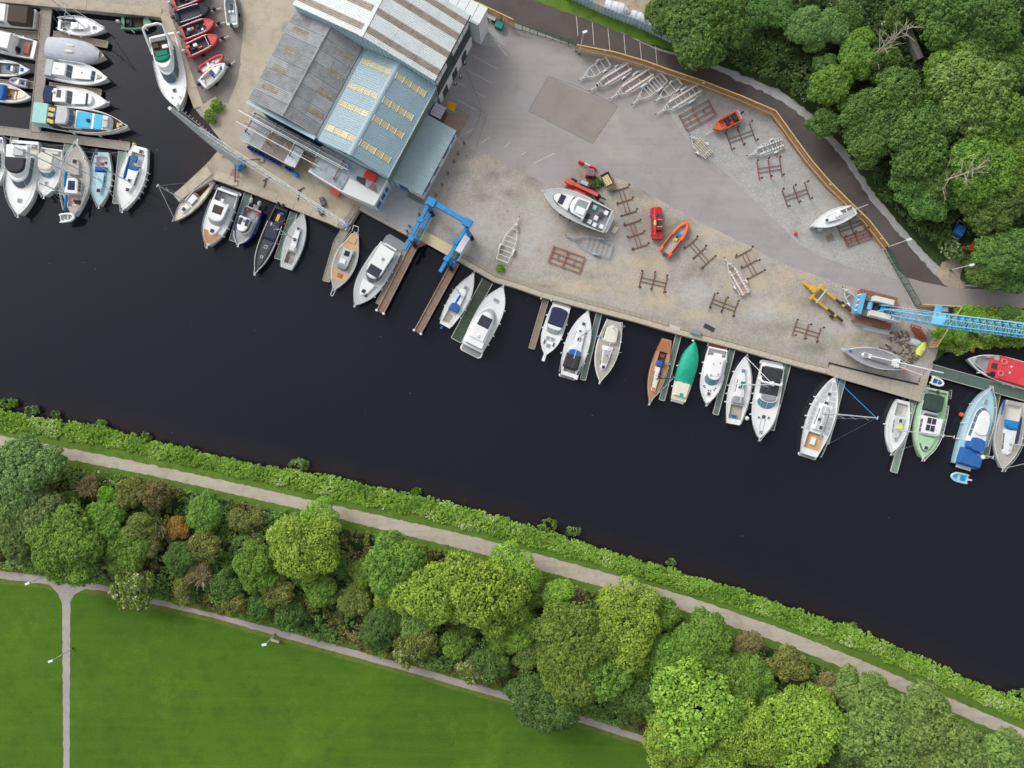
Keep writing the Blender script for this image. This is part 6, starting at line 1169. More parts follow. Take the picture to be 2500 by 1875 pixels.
# ---------------------------------------------------------------- rusty cradles
def cradle(label, c, ang, sp, cr, kind='H', m=None, posts=1.0):
    o = W(*c); t = thing('boat_cradle', label, 'cradle', tuple(o), R(ang), None); sp *= S; cr *= S; m = m or random.choice((M_rust, mat('brown rusty steel', '#765a4a', .25, 3, .85, dirt='#5a463b', da=.6, dsc=2), mat('red brown steel', '#8a5c4c', .25, 3, .85, dirt='#694a3d', da=.6, dsc=2)))
    if kind == 'H':
        for s in (-1, 1): MB().tube((-sp / 2, s * .32, .18), (sp / 2, s * .32, .18), .065, n=6).build('spine_tube', m, t)
        for k, x in enumerate((-sp / 2, 0, sp / 2)):
            MB().beam((x, -cr / 2, .1), (x, cr / 2, .1), .13, .16).build('cross_beam', m, t)
            for s in (-1, 1):
                p = (x + random.uniform(-.1, .1), s * cr / 2, .1); e = (x + random.uniform(-.25, .25), s * (cr / 2 + random.uniform(-.1, .15)), posts * random.uniform(.9, 1.25)); u = MB().tube(p, e, .06, n=6).build('upright', m, t); MB().box(e, (.34, .3, .08), random.random()).build('pad', mat('dark cradle pad', '#4a362c', .2), u)
    else:
        for y in (-cr / 2, -cr * .17, cr * .17, cr / 2): MB().beam((-sp / 2, y, .25), (sp / 2, y, .25), .12, .16).build('long_beam', m, t)
        for x in (-sp / 2, -sp * .05, sp / 2): MB().beam((x, -cr / 2, .27), (x, cr / 2, .27), .15, .18).build('cross_beam', m, t)
        for x in (-sp * .28, sp * .24): MB().beam((x, -cr * .17, .25), (x, cr * .17, .25), .1, .14).build('tie', m, t)
        for x in (-sp / 2, -sp * .05, sp / 2):
            for s in (-1, 1): MB().tube((x, s * cr / 2, .2), (x, s * cr / 2, .75), .06).build('upright', m, t)
    return t
cradle('large rusty cradle frame beside the trailer row and orange boat', (1702, 283), 28, 80, 40, 'F')
cradle('rusty cradle with tall arms below the orange boat', (1808, 334), 20, 62, 46)
cradle('rusty cradle on light gravel below the black roller trailer', (1878, 413), 8, 56, 44)
cradle('rusty cradle on light gravel nearest the white yacht on its cradle', (1943, 476), 19, 58, 42)
cradle('rusty cradle behind the white yacht by the fence foot', (2077, 552), 20, 62, 36)
cradle('red oxide cradle in the corner by the mesh gate', (2092, 580), 20, 62, 24, 'F', mat('red oxide steel', '#8e3f35', .2, 3, .8))
cradle('upper of the two end to end rusty ladder cradles', (1524, 492), -72, 62, 40)
cradle('lower of the two end to end rusty ladder cradles', (1551, 574), -72, 62, 40)
cradle('rusty cradle to the lower side of the orange inflatable', (1706, 618), -49, 62, 42)
cradle('rusty cradle behind the pink rollered trailer in the dirt', (1828, 645), -62, 60, 44)
cradle('rusty cradle alone in the middle of the dirt yard', (1594, 689), -13, 62, 40)
cradle('rusty cradle just above the quay opposite the green tarpaulin launch', (1766, 745), -20, 60, 38)
cradle('rusty cradle near the yellow boat mover', (1968, 810), -17, 62, 36)
cradle('orange primed cradle frame near the quay and bare white trailer', (1382, 634), -20, 80, 40, 'F', M_rust2)
# ---------------------------------------------------------------- boats ashore
b = Boat('motor_cruiser', 'big white cruiser propped ashore with open cockpit full of seats', (1481, 549), (1325, 477), 66, 'motor', deck='lgrey', fb=1.25, z=.9, well=(.03, .33, .86, .6), wellm='gcan', draft=.8)
b.pad('deckhouse', .33, .62, .74, .64, .9, 'white', rf=.3, fi=.6, win='FS'); zt = b.top; b.pad('fore_cabin', .58, .86, .62, .34, .45, 'white', rf=.5, win='F'); b.boxp('solar_panel', .72, 0, .9, 1.6, .06, 'solar', z=b.top + .02); b.pad('roof_deck', .36, .52, .56, .5, .06, 'gcan', z=zt, rf=.2); b.boxp('canvas_roll', .42, .25, 1.6, 1.2, .2, 'white', z=zt)
for u, v, m_ in ((.08, -.55, 'white'), (.06, .5, 'white'), (.16, .6, 'white'), (.24, .55, 'white'), (.18, .1, 'white'), (.14, -.2, 'dgrey'), (.26, -.55, 'teal'), (.3, .2, 'brown')): b.boxp('cockpit_seat', u, v, .7, .75, .5, m_, z=b.zf)
b.boxp('blue_bag', .13, -.4, .5, .3, .4, 'navy', z=b.zf); b.rail(.35); b.platform(.6, .7, 'white'); b.fend((.5, .65, -.5, -.62), 'navy'); b.anchor()
for u in (.2, .6):
    for s in (-1, 1): MB().tube((u * b.L, s * b.B * .3, -.2), (u * b.L, s * b.B * .42, -.9), .07).build('prop', M_rust, b.t)
MB().box((b.L * .4, 0, -.65), (3.5, .5, .5)).build('keel_block', M_plank2, b.t)
rib('rescue_inflatable', 'orange rescue inflatable with dark wear patches on the dirt yard', (1622, 619), (1676, 547), 35, .1, 'orange', 'teak2', r=.3, fb=.6, seats=((.62, .0, .5, .6, .25, 'bblue'), (.45, -.1, .5, .5, .3, 'gold'), (.52, 0, .35, .4, .35, 'black')), engine='dgrey', patches='brown')
b = Boat('open_boat', 'orange open boat with black seats on a trailer beside the cradles', (1802, 287), (1736, 322), 30, 'motor', hull='orange', deck='orange', fb=.75, z=.55, well=(.12, .74, .72, .4), wellm='orange', draft=.25, rim=.1)
b.boxp('seat', .2, 0, .7, 1.2, .4, 'black', z=b.zf); b.boxp('seat', .48, .0, .55, 1.1, .4, 'black', z=b.zf); b.boxp('console', .36, -.3, .5, .5, .6, 'dgrey', z=b.zf); b.outboard(-.1, 'black', .9); b.boxp('floor_slat', .62, .2, .9, .06, .05, 'wood', z=b.zf); b.boxp('floor_slat', .62, -.2, .9, .06, .05, 'wood', z=b.zf); b.boxp('roll_bar', .06, 0, .1, 1.7, .5, 'alum')
MB().beam((b.L * .6, 0, -.2), (b.L + 1.2, 0, -.15), .09, .1).build('trailer_drawbar', M_galv, b.t); MB().box((b.L * .35, 0, -.2), (2.4, 1.2, .12)).build('trailer_bed', M_galv, b.t)
for s in (-1, 1): MB().tube((b.L * .3, s * .95, -.27), (b.L * .3, s * .75, -.27), .28, n=12).build('trailer_wheel', M_black, b.t)
b = Boat('sailing_yacht', 'white sailing yacht ashore on a cradle against the curved fence', (2075, 518), (1968, 559), 40, 'sail', deck='white', fb=1.0, z=1.0, well=(.06, .32, .5, .45), wellm='lgrey', draft=.9)
b.sh = (.72, .42, 2.35, .14); b.pad('cabin', .34, .74, .54, .34, .36, 'white', rf=.2, win='S'); b.hatch(.68, 0, .45, m='dgrey', z=b.top); b.boxp('sliding_hatch', .38, 0, .8, .8, .1, 'white', z=b.top); b.boxp('traveller', .2, 0, .1, 1.7, .15, 'white', z=b.zd(.2)); MB().tube((-1.9, 0, 1.3), (b.L * .5, .1, 1.55), .07).build('stored_spar', PAINT['alum'], b.t); MB().box((b.L * .45, 0, -1.0), (2.2, .3, .5)).build('keel', PAINT['lgrey'], b.t)
for u in (.2, .7):
    for s in (-1, 1): MB().tube((u * b.L, s * b.B * .25, -.1), (u * b.L, s * b.B * .4, -1.0), .06).build('prop', M_rust, b.t)
MB().dome((b.L * .75, .9, -.6), .5, .4, .4).build('wrapped_keel_bulb', PAINT['lgrey'], b.t)
b = Boat('sailing_yacht', 'grey decked double ended yacht ashore on stands above the boardwalk', (2204, 897), (2048, 856), 46, 'double', hull='white', deck='gcan', fb=1.1, z=1.0, well=(.06, .2, .4, .4), wellm='lgrey', draft=.9)
b.sh = (.3, .46, 2.2, .18); b.pad('cabin', .24, .76, .42, .26, .38, 'white', rf=.15, win='S'); b.pad('side_recess', .3, .62, .34, .3, .03, 'gcan', z=b.top, rf=.1); b.boxp('wheel_box', .22, 0, .5, 1.5, .7, 'white'); b.hatch(.7, 0, .7, m='gcan', z=b.top); MB().dome((b.L * .93, 0, b.zd(.93)), .28, .28, .18).build('blue_cover', PAINT['blue'], b.t); MB().tube((-4.9, -.3, 2.0), (b.L * .64, .0, 1.9), .1, n=8).build('stored_mast', PAINT['white'], b.t); MB().tube((-1.9, .9, 1.8), (b.L * .3, .4, 1.8), .06).build('stored_boom', PAINT['white'], b.t); b.boxp('red_drum', .09, .4, .45, .45, .5, 'coral'); b.rail(.05, .98, .5)
for u in (.25, .7):
    for s in (-1, 1): MB().tube((u * b.L, s * b.B * .25, -.1), (u * b.L, s * b.B * .45, -1.0), .06).build('prop', M_rust, b.t)
MB().box((b.L * .5, 0, -.85), (3, .35, .4)).build('keel', PAINT['gcan'], b.t); MB().beam((b.L, 0, 1.4), (b.L + .8, 0, 1.5), .35, .1).build('bowsprit', PAINT['lgrey'], b.t)
def upturned(label, a, c, beam, m, cat='dinghy', ring=False, bars=False, h=.55, z=.05):
    A, B = W(*a), W(*c); d = B - A; L = d.length; w = beam * S / 2; t = thing('dinghy', label, cat, (A.x, A.y, z), math.atan2(d.y, d.x)); rg = []
    for i in range(11):
        u = i / 10; k = (.75 + .25 * math.sin(u * math.pi * .8)) * (1 if u < .6 else max(.12, 1 - ((u - .6) / .42) ** 2.2)); rg.append([(u * L, w * k * math.cos(q), h * (k ** .5) * math.sin(q)) for q in [math.pi * j / 8 for j in range(9)]])
    b = MB(); b.loft(rg, close=False); b.add(rg[0], [tuple(range(9))]); b.build('hull', m, t, smooth=True)
    if ring: MB().tube((L * .45, 0, h), (L * .45, 0, h + .06), .3, n=14).build('round_patch', PAINT['sand'], t)
    if bars:
        for u in (.25, .5, .75): MB().tube((u * L, -w * 1.05, h * .95), (u * L, w * 1.05, h * .95), .03).build('tie_bar', M_plank, t)
    return t
upturned('yellow upturned dinghy leaning by the bleached fence', (2240, 868), (2257, 834), 21, PAINT['lime'], ring=True)
upturned('pale upturned dinghy beside the yellow one', (2221, 832), (2248, 840), 17, C('pale ice gelcoat', '#c9d6dc'))
for i, (a, c, bm) in enumerate((((1390, -14), (1448, 2), 24), ((1476, 12), (1537, 30), 30), ((1540, 34), (1586, 56), 25), ((1586, 54), (1640, 80), 26))):
    upturned(('shrouded white dinghy at the top picture edge behind the palisade', 'large white covered dinghy lashed with timber bars behind the palisade', 'small white covered dinghy, third behind the palisade', 'white covered dinghy behind the palisade beside the big tree')[i], a, c, bm, C('white dinghy cover', '#d5dae0', v=.06, rough=.6), bars=True, h=.8)
# boat park, top left
def trailer_boat(label, st, bw, beam, hull, deckm, seats, shape='work', eng='lgrey', fb=.8):
    b = Boat('rescue_boat', label, st, bw, beam, shape, hull=hull, deck=hull, fb=fb, z=.45, well=(.08, .72, .76, .45), wellm=deckm, draft=.25, rim=.16)
    for u, v, lx, ly, h, m_ in seats: b.boxp('fitting', u, v, lx, ly, h, m_, z=b.zf)
    if eng: b.outboard(0, eng, 1.1, -.3)
    MB().beam((b.L * .5, 0, -.2), (b.L + 1.5, -.1, -.15), .09, .1).build('trailer_drawbar', M_galv, b.t); w = MB().tube((b.L + .35, -.12, -.1), (b.L + .35, .12, -.1), .3, n=12).build('jockey_wheel', M_black, b.t)
    for s in (-1, 1): MB().tube((b.L * .35, s * (b.B / 2 + .1), -.17), (b.L * .35, s * (b.B / 2 - .1), -.17), .28, n=12).build('trailer_wheel', M_black, b.t)
    b.rail(.1, .72, .18, inset=.1, bow=False, m='alum'); return b
trailer_boat('red rescue boat cut by the top picture edge in the boat park', (430, 18), (512, -12), 34, 'rred', 'dgrey', ((.25, .2, .8, .5, .5, 'black'), (.4, -.2, .5, .5, .5, 'dgrey')))
trailer_boat('black flat floored rescue boat on a trailer', (438, 53), (520, 27), 34, 'black', 'dgrey', ((.06, .1, .4, .8, .4, 'dgrey'),), eng='dgrey')
trailer_boat('red rescue boat with orange kit, below the black one', (452, 92), (531, 62), 35, 'rred', 'dgrey', ((.25, .2, .6, .35, .6, 'lgrey'), (.35, .2, .4, .4, .5, 'coral'), (.5, .35, .6, .6, .3, 'black'), (.7, .3, .4, .4, .2, 'coral'), (.6, -.3, .35, .35, .3, 'white'), (.16, -.1, .7, .9, .4, 'black')))
trailer_boat('red rescue boat with a boarding bar, lowest of the large red ones', (464, 134), (540, 98), 35, 'rred', 'dgrey', ((.3, .3, .7, .5, .5, 'white'), (.2, 0, .8, .5, .45, 'black'), (.4, -.15, .7, .25, .2, 'coral'), (.1, .5, .6, .4, .5, 'coral'), (.66, 0, .06, 1.9, .6, 'white')))
rib('rescue_inflatable', 'small red inflatable with white deck in the boat park', (497, 178), (551, 142), 25, .3, 'rred', 'white', r=.22, fb=.5, seats=((.35, 0, .35, .9, .35, 'white'), (.55, .1, .3, .3, .3, 'lgrey')), engine='dgrey')
b = trailer_boat('small white cuddy boat with blue seats in the boat park', (501, 214), (558, 164), 30, 'white', 'sand', ((.2, 0, .1, 1.4, .2, 'white'), (.45, .3, .4, .4, .4, 'blue'), (.45, -.35, .4, .4, .4, 'blue'), (.1, .35, .5, .5, .3, 'white')), 'motor', 'navy', .9); b.pad('cuddy', .54, .86, .72, .3, .35, 'white', rf=.3, win='F', k0=.1, k1=.9)
b = trailer_boat('long white skiff parked beside the red rescue boats', (574, 70), (566, -14), 29, 'white', 'lgrey', ((.4, .3, .4, .4, .3, 'white'), (.4, -.3, .4, .4, .3, 'white'), (.55, 0, 1.0, .5, .2, 'dgrey')), 'motor', 'black', .8)
# ---------------------------------------------------------------- vehicles and small things in the yard
def rrect(x0, x1, w, z, r=.2, n=4):
    out = []
    for cx, cy, a0 in ((x1 - r, w - r, 0), (x0 + r, w - r, 90), (x0 + r, -w + r, 180), (x1 - r, -w + r, 270)):
        for k in range(n + 1): a = R(a0 + 90 * k / n); out.append((cx + r * math.cos(a), cy + r * math.sin(a), z))
    return out
RED = mat('car red', '#b8262b', .05, .8, .3, spec=.5); t = thing('pickup_car', 'red four wheel drive pickup with roof bars on the dirt yard', 'car', tuple(W(1601, 548)), R(92)); L = 2.65
MB().loft([rrect(-L, L, .84, .35, .2), rrect(-L - .03, L + .03, .93, .6, .3), rrect(-L, L, .92, .9, .35), rrect(-L + .08, L - .12, .84, 1.02, .3)], cap0=True, cap1=True).build('body', RED, t, smooth=False)
MB().loft([rrect(-1.5, 1.5, .84, .98, .25), rrect(-1.2, .75, .68, 1.62, .25), rrect(-1.1, .62, .6, 1.7, .25)], cap1=True).build('cab_roof', RED, t)
def quad(name, pts, m, par): return MB().add(pts, [(0, 1, 2, 3)]).build(name, m, par)
quad('windscreen', [(1.44, -.66, 1.08), (1.44, .66, 1.08), (.86, .58, 1.6), (.86, -.58, 1.6)], M_glass, t); quad('rear_window', [(-1.47, .62, 1.08), (-1.47, -.62, 1.08), (-1.24, -.55, 1.56), (-1.24, .55, 1.56)], M_glass, t)
for s in (-1, 1):
    quad('side_window', [(1.0, s * .845, 1.1), (-1.1, s * .845, 1.1), (-.95, s * .725, 1.54), (.62, s * .725, 1.54)][::s], M_glass, t)
    for x in (-1.6, 1.65):
        w_ = MB().tube((x, s * .68, .36), (x, s * .94, .36), .36, n=16).build('wheel', M_black, t); MB().tube((x, s * .7, .36), (x, s * .96, .36), .2, n=10).build('rim', M_galv, w_)
    MB().box((2.6, s * .62, .72), (.12, .36, .18)).build('headlight', mat('lamp glass', '#d7d9d8', .03, 1, .1), t); MB().box((-2.66, s * .75, .75), (.08, .14, .3)).build('tail_light', mat('lamp red', '#a02020'), t); MB().box((1.05, s * 1.02, 1.12), (.16, .2, .16)).build('door_mirror', RED, t)
MB().box((-2.0, 0, 1.05), (1.2, 1.5, .1)).build('load_cover', mat('ribbed red cover', '#b03a3c', .1, 5), t)
for x in (-.75, .35): MB().beam((x, -.72, 1.76), (x, .72, 1.76), .07, .05).build('roof_bar', M_galv, t)
MB().box((-.2, -.12, 1.72), (.9, .9, .04)).build('sunroof', mat('sunroof glass', '#3c4048', .1, 1, .15), t); MB().box((2.62, 0, .5), (.16, 1.5, .25)).build('bumper', M_dark, t); MB().box((2.66, 0, .72), (.04, .7, .18)).build('grille', M_dark, t)
t = thing('kayak', 'long red kayak with yellow spray patch carried on the red pickup', 'kayak', tuple(W(1601, 548) + Vector((-.55, 0, 1.8))), R(90)); rg = []
for i in range(13):
    u = -1 + i / 6; k = max(.04, 1 - abs(u) ** 2.2); rg.append([(u * 2.5, .29 * k * math.cos(q), .17 + .16 * (k ** .5) * math.sin(q) + .08 * abs(u) ** 3) for q in [2 * math.pi * j / 8 for j in range(8)]])
MB().loft(rg, cap0=True, cap1=True).build('hull', mat('kayak red', '#d2333c', .05), t, smooth=True); MB().dome((-.2, 0, .3), .5, .22, .06).build('spray_deck', PAINT['gold'], t); MB().tube((1.2, 0, .28), (1.2, 0, .35), .14, n=10).build('hatch_cover', PAINT['dgrey'], t); MB().tube((-1.3, 0, .28), (-1.3, 0, .33), .12, n=10).build('hatch_cover', PAINT['dgrey'], t)
# telehandler
TR = mat('plant red', '#cf5f58', .1, 1.2, .55, dirt='#a4574c', da=.6); t = thing('telehandler', 'faded red telehandler parked behind the big white cruiser', 'telehandler', tuple(W(1417, 467)), R(-24))
MB().box((-.2, 0, .85), (4.6, 1.5, .6)).build('chassis', mat('dark red chassis', '#9c3434', .1), t)
MB().beam((-2.4, .05, 2.0), (2.9, .05, 1.7), .5, .5).build('boom', TR, t); MB().beam((-2.9, .05, 2.05), (-1.5, .05, 1.95), .75, .6).build('boom_sleeve', TR, t); MB().beam((2.6, .05, 1.5), (3.3, .05, .7), .9, .3).build('fork_carriage', M_dark, t)
for y in (-.35, .45): MB().beam((3.2, y, .15), (4.4, y, .12), .12, .08).build('fork', M_dark, t)
c_ = MB().box((.1, .8, 1.75), (1.6, .85, 1.3), 0, .85).build('cab', mat('cab slate', '#6f7580', .1, 1, .3), t); MB().box((.1, .8, 2.43), (1.2, .6, .05)).build('cab_roof', mat('cab roof grey', '#8e929a', .06), c_); MB().box((.0, -.85, 1.45), (2.0, .7, .8)).build('engine_hood', mat('hood red', '#bf353a', .08), t)
for x in (-1.7, 1.6):
    for s in (-1, 1): w_ = MB().tube((x, s * .75, .55), (x, s * 1.15, .55), .55, n=16).build('wheel', M_black, t); MB().tube((x, s * .77, .55), (x, s * 1.18, .55), .25, n=10).build('rim', mat('pale rim', '#b9b4a8', .1), w_)
# cab standing on a steel plate
o = MB().prism([(-1.3, -1.0), (.9, -1.3), (1.3, .4), (-.2, 1.2)], 0, .05).build('rusty_plate', mat('brown steel plate', '#8d6354', .15)); o.location = W(1443, 441); o.location.z = .02; tag(o, 'brown rusty steel plate on the weedy patch', 'plate')
t = thing('machine_cab', 'red framed glass topped machine cab standing on the weedy patch', 'cab', tuple(W(1438, 427)), R(-6))
for sx in (-1, 1):
    for sy in (-1, 1): MB().beam((sx * .55, sy * .5, 0), (sx * .5, sy * .45, 1.5), .12, .12).build('post', TR, t)
MB().box((0, 0, 1.55), (1.3, 1.15, .14)).build('roof_frame', mat('faded red frame', '#b05a5a', .1), t); MB().box((0, 0, 1.64), (.85, .8, .05)).build('roof_glass', mat('blue grey glass', '#5f7480', .1, 1, .15), t); MB().box((0, 0, .5), (1.1, 1.0, .9)).build('lower_panel', mat('dark red chassis', '#9c3434'), t)
t = thing('water_barrier', 'red and white plastic water barrier on the asphalt edge', 'barrier', tuple(W(1433, 405)), R(-24))
for i, (x, m_) in enumerate(((-1.05, mat('barrier red', '#d8403f', .06)), (0, mat('barrier white', '#d6d6d6', .04)), (1.05, mat('barrier red', '#d8403f')))): MB().loft([rrect(x - .49, x + .49, .26, 0, .06), rrect(x - .49, x + .49, .24, .35, .06), rrect(x - .49, x + .49, .1, .6, .05), rrect(x - .48, x + .48, .09, .85, .05)], cap0=True, cap1=True).build('barrier_block', m_, t)
t = thing('box_trailer', 'open box trailer with a yellow pallet inside', 'trailer', tuple(W(1483, 445)), R(-62)); SB = mat('trailer side steel', '#8e8c88', .12)
MB().box((0, 0, .55), (2.75, 1.55, .08)).build('bed', mat('trailer bed brown', '#6d5a50', .2), t)
for s in (-1, 1): MB().box((0, s * .78, .78), (2.75, .05, .45)).build('side_panel', SB, t); MB().box((s * 1.38, 0, .78), (.05, 1.6, .45)).build('end_panel', SB, t); w_ = MB().tube((0, s * .85, .3), (0, s * 1.02, .3), .3, n=12).build('wheel', M_black, t); MB().tube((0, s * .85, .3), (0, s * 1.04, .3), .13, n=8).build('rim', M_galv, w_)
MB().beam((-1.38, 0, .45), (-2.4, .1, .42), .1, .1).build('drawbar', SB, t)
def pallet(label, p, ang, z=.0, m=None, lx=1.2, ly=1.0):
    m = m or mat('pallet wood', '#cdb389', .12, 3, .85); t = thing('pallet', label, 'pallet', (p.x, p.y, p.z + z), R(ang))
    for k in range(7): MB().box((-lx / 2 + lx * (k + .5) / 7, 0, .13), (lx / 7 * .72, ly, .03)).build('slat', m, t)
    for k in (-1, 0, 1): MB().box((0, k * ly * .42, .06), (lx, .1, .1)).build('bearer', m, t)
    return t
pallet('yellow plastic pallet lying in the box trailer', W(1481, 443), -62, .6, mat('pallet yellow', '#dccb98', .06), 1.7, 1.05); pallet('wooden pallet on the gravel corner by the tall hall', W(1166, 76), 35); pallet('weathered pallet of timber blocks beside the rusty corner cradle', W(2026, 581), 25, 0, mat('grey pallet', '#8f8272', .2, 3))
t = thing('skip_bin', 'green lidded bin on the gravel corner behind the mesh gate', 'bin', tuple(W(1219, 67)), R(-24)); MB().box((0, 0, .5), (1.2, 1.0, 1.0), 0, 1.08).build('body', mat('bin green', '#1e7a6c', .06), t); MB().box((0, 0, 1.04), (1.3, 1.12, .1)).build('lid', mat('bin lid green', '#23897a', .05), t)
t = thing('gas_rack', 'white framed bottle rack against the golden corner fence', 'rack', tuple(W(1194, 47)), R(-28)); 
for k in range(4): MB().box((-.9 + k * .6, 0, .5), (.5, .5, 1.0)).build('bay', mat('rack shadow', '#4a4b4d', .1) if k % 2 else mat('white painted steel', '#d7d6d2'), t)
MB().box((0, 0, 1.03), (2.5, .6, .06)).build('top', M_galv, t)
for i, p in enumerate(((1125, 189), (1135, 156), (1112, 206), (1169, 98))):
    t = thing('planter', ('middle', 'upper', 'lower', 'gravel corner')[i] + ' small white chained post before the tall hall', 'post', tuple(W(*p))); MB().tube((0, 0, 0), (0, 0, .9), .09, n=8).build('post', mat('white post', '#d8d6cd', .05), t); MB().tube((0, 0, .0), (0, 0, .12), .25, n=10).build('base', mat('dark base', '#5a5148', .15), t)
BOL = [(1133, 351), (1119, 376), (1109, 395), (1094, 424), (1080, 452), (1065, 478), (1000, 553), (994, 565), (1024, 525)]
for i, p in enumerate(BOL):
    t = thing('bollard', ('squat dark bollard beside the annex, ' + ('northernmost', 'second', 'third', 'fourth', 'fifth', 'southernmost')[i] + ' of that row' if i < 6 else ('upper', 'lower', 'lone')[i - 6] + ' squat dark bollard on the washed apron by the hoist'), 'bollard', tuple(W(*p)), 0, 'dark bollards'); MB().tube((0, 0, 0), (0, 0, .8), .17, n=10).build('shaft', mat('dark bollard', '#6b6862', .15), t); MB().dome((0, 0, .8), .19, .19, .1, 10, 3).build('cap', mat('dark bollard', '#6b6862'), t)
for i, (a, h, az, ar) in enumerate((((1414, 132), 7, 20, 0), ((2165, 604), 6, 15, 0), ((2320, 660), 5, 10, 0), ((178, 1582), 5.2, 200, 1), ((122, 1402), 5, 200, 1), ((1268, 1690), 5.5, 190, 1), ((672, 1548), 4.5, 190, 1))):
    t = thing('lamp_post', ('lamp post at the start of the curved timber fence', 'lamp post at the end of the curved fence by the gate', 'slim lamp post beside the bare earth bend', 'lamp post beside the lawn branch path', 'lamp post at the left path junction', 'lamp post under the dark tree by the lawn path', 'short lamp post on the lawn path edge')[i], 'lamp post', tuple(W(*a)))
    MB().tube((0, 0, 0), (0, 0, h), .09, .055, 8).build('pole', M_galv, t); MB().box((.2 * math.cos(R(az)), .2 * math.sin(R(az)), h), (.75, .34, .16), R(az)).build('lamp_head', mat('lamp head white', '#d5dde2', .03), t); MB().tube((0, 0, 0), (0, 0, .5), .13, n=8).build('base', mat('dark base', '#5a5148'), t)
t = thing('park_bench', 'small pale bench beside the lawn path', 'bench', tuple(W(674, 1562)), R(-15))
for k in range(3): MB().box((0, -.15 + k * .15, .45), (1.4, .12, .05)).build('seat_slat', mat('pallet wood', '#cdb389'), t)
for s in (-1, 1): MB().box((s * .55, 0, .22), (.08, .4, .44)).build('leg', M_galv, t)
MB().box((0, .24, .7), (1.4, .05, .3)).build('backrest', mat('pallet wood', '#cdb389'), t)
# timber and steel heaps by the crane
TB = [mat('old timber block', '#8b8175', .22, 3, .9), mat('pale timber block', '#a59b8c', .18, 3, .9), mat('dark timber block', '#615a52', .2, 3, .9)]
k = 0
for (x0, y0, x1, y1, n) in ((2172, 812, 2216, 832, 26), (2196, 838, 2222, 862, 24), (2180, 858, 2236, 884, 34), (2152, 840, 2172, 852, 9)):
    for i in range(n):
        p = W(random.uniform(x0, x1), random.uniform(y0, y1)); z = random.choice((.1, .1, .28)); L_ = random.uniform(.4, 1.2)
        o = MB().box((0, 0, 0), (L_, random.uniform(.2, .32), random.uniform(.15, .25))).build('timber_block', TB[k % 3]); o.location = (p.x, p.y, z); o.rotation_euler = (random.uniform(-.1, .1), random.uniform(-.1, .1), random.uniform(0, 3.1)); k += 1
        tag(o, ('weathered timber chock in the heap beside the grey yacht ashore', 'pale timber chock in the heap beside the grey yacht ashore', 'dark timber chock in the heap beside the grey yacht ashore')[(k - 1) % 3], 'timber block', 'heap of timber chocks')
for i in range(5):
    p = W(2232 + i * 3.4, 800 + i * 6.2); t = thing('steel_rack', ('first', 'second', 'third', 'fourth', 'fifth')[i] + ' from the boom of the stacked red steel racks', 'rack', (p.x, p.y, .1), R(-18))
    for s in (-1, 1): MB().beam((-.9, s * .25, .4), (.9, s * .25, .4), .1, .12).build('bar', mat('red oxide steel', '#8e3f35'), t)
    for x in (-.8, -.3, .3, .8): MB().beam((x, -.25, .4), (x, .25, .4), .1, .1).build('rung', mat('red oxide steel', '#8e3f35'), t); MB().box((x, 0, .18), (.08, .08, .4)).build('leg', mat('red oxide steel', '#8e3f35'), t)
t = thing('sheet_stack', 'stack of grey corrugated sheets by the bleached fence', 'sheets', tuple(W(2263, 822)), R(58)); [MB().box((random.uniform(-.05, .05), -.5 + i * .2, .2 + .02 * i), (2.2, .18, .08)).build('sheet', mat('weathered sheet', '#7f8488', .15), t) for i in range(6)]
o = MB().box((0, 0, 0), (1.9, .75, .05)).build('black_mat', mat('black rubber mat', '#3f3b3c', .12)); o.location = W(1731, 800); o.location.z = .05; o.rotation_euler.z = R(-27); tag(o, 'black rubber mat lying near the quay', 'mat')
o = MB().box((0, 0, 0), (1.7, .65, .6), 0, .95).build('storage_locker', mat('grey locker', '#858d8f', .06)); o.location = W(1697, 812); o.location.z = .36; o.rotation_euler.z = R(-15); tag(o, 'grey storage locker standing on the quay slabs', 'locker')
o = MB().box((0, 0, 0), (1.8, .65, .05)).build('pale_board', mat('pale board sheet', '#b6b8b6', .05)); o.location = W(1647, 800); o.location.z = .12; o.rotation_euler.z = R(-15); tag(o, 'pale board lying on the quay slabs', 'board')
o = MB().tube((0, 0, 0), (0, 0, .5), .25, n=14).build('red_bucket', mat('bucket red', '#b83a34', .06)); o.location = W(1941, 572); tag(o, 'red bucket at the edge of the light gravel', 'bucket')
o = MB().box((0, 0, 0), (1.1, .7, .12)).build('hatch_plate', mat('cream plate', '#d3cdb8', .06)); o.location = W(1501, 561); o.location.z = .08; o.rotation_euler.z = R(60); tag(o, 'cream board lying behind the big white cruiser ashore', 'board')
for i, (a, b_) in enumerate((((1885, 293), (1924, 338)), ((1940, 368), (1957, 390)), ((2012, 458), (2058, 498)))):
    A, B = W(*a), W(*b_); t = thing('ladder', ('upper', 'middle', 'lower')[i] + ' pale ladder lying along the foot of the curved fence', 'ladder', tuple(A)); d = B - A; u = d.normalized(); n_ = Vector((-u.y, u.x, 0)) * .22; LM = mat('pale ladder', '#cbc9c2', .08)
    for s in (-1, 1): MB().beam(n_ * s + Vector((0, 0, .12)), d + n_ * s + Vector((0, 0, .12)), .07, .09).build('stile', LM, t)
    for k_ in range(int(d.length / .35)): c = u * (k_ * .35 + .15); MB().tube(c - n_ + Vector((0, 0, .12)), c + n_ + Vector((0, 0, .12)), .025, n=5).build('rung', LM, t)
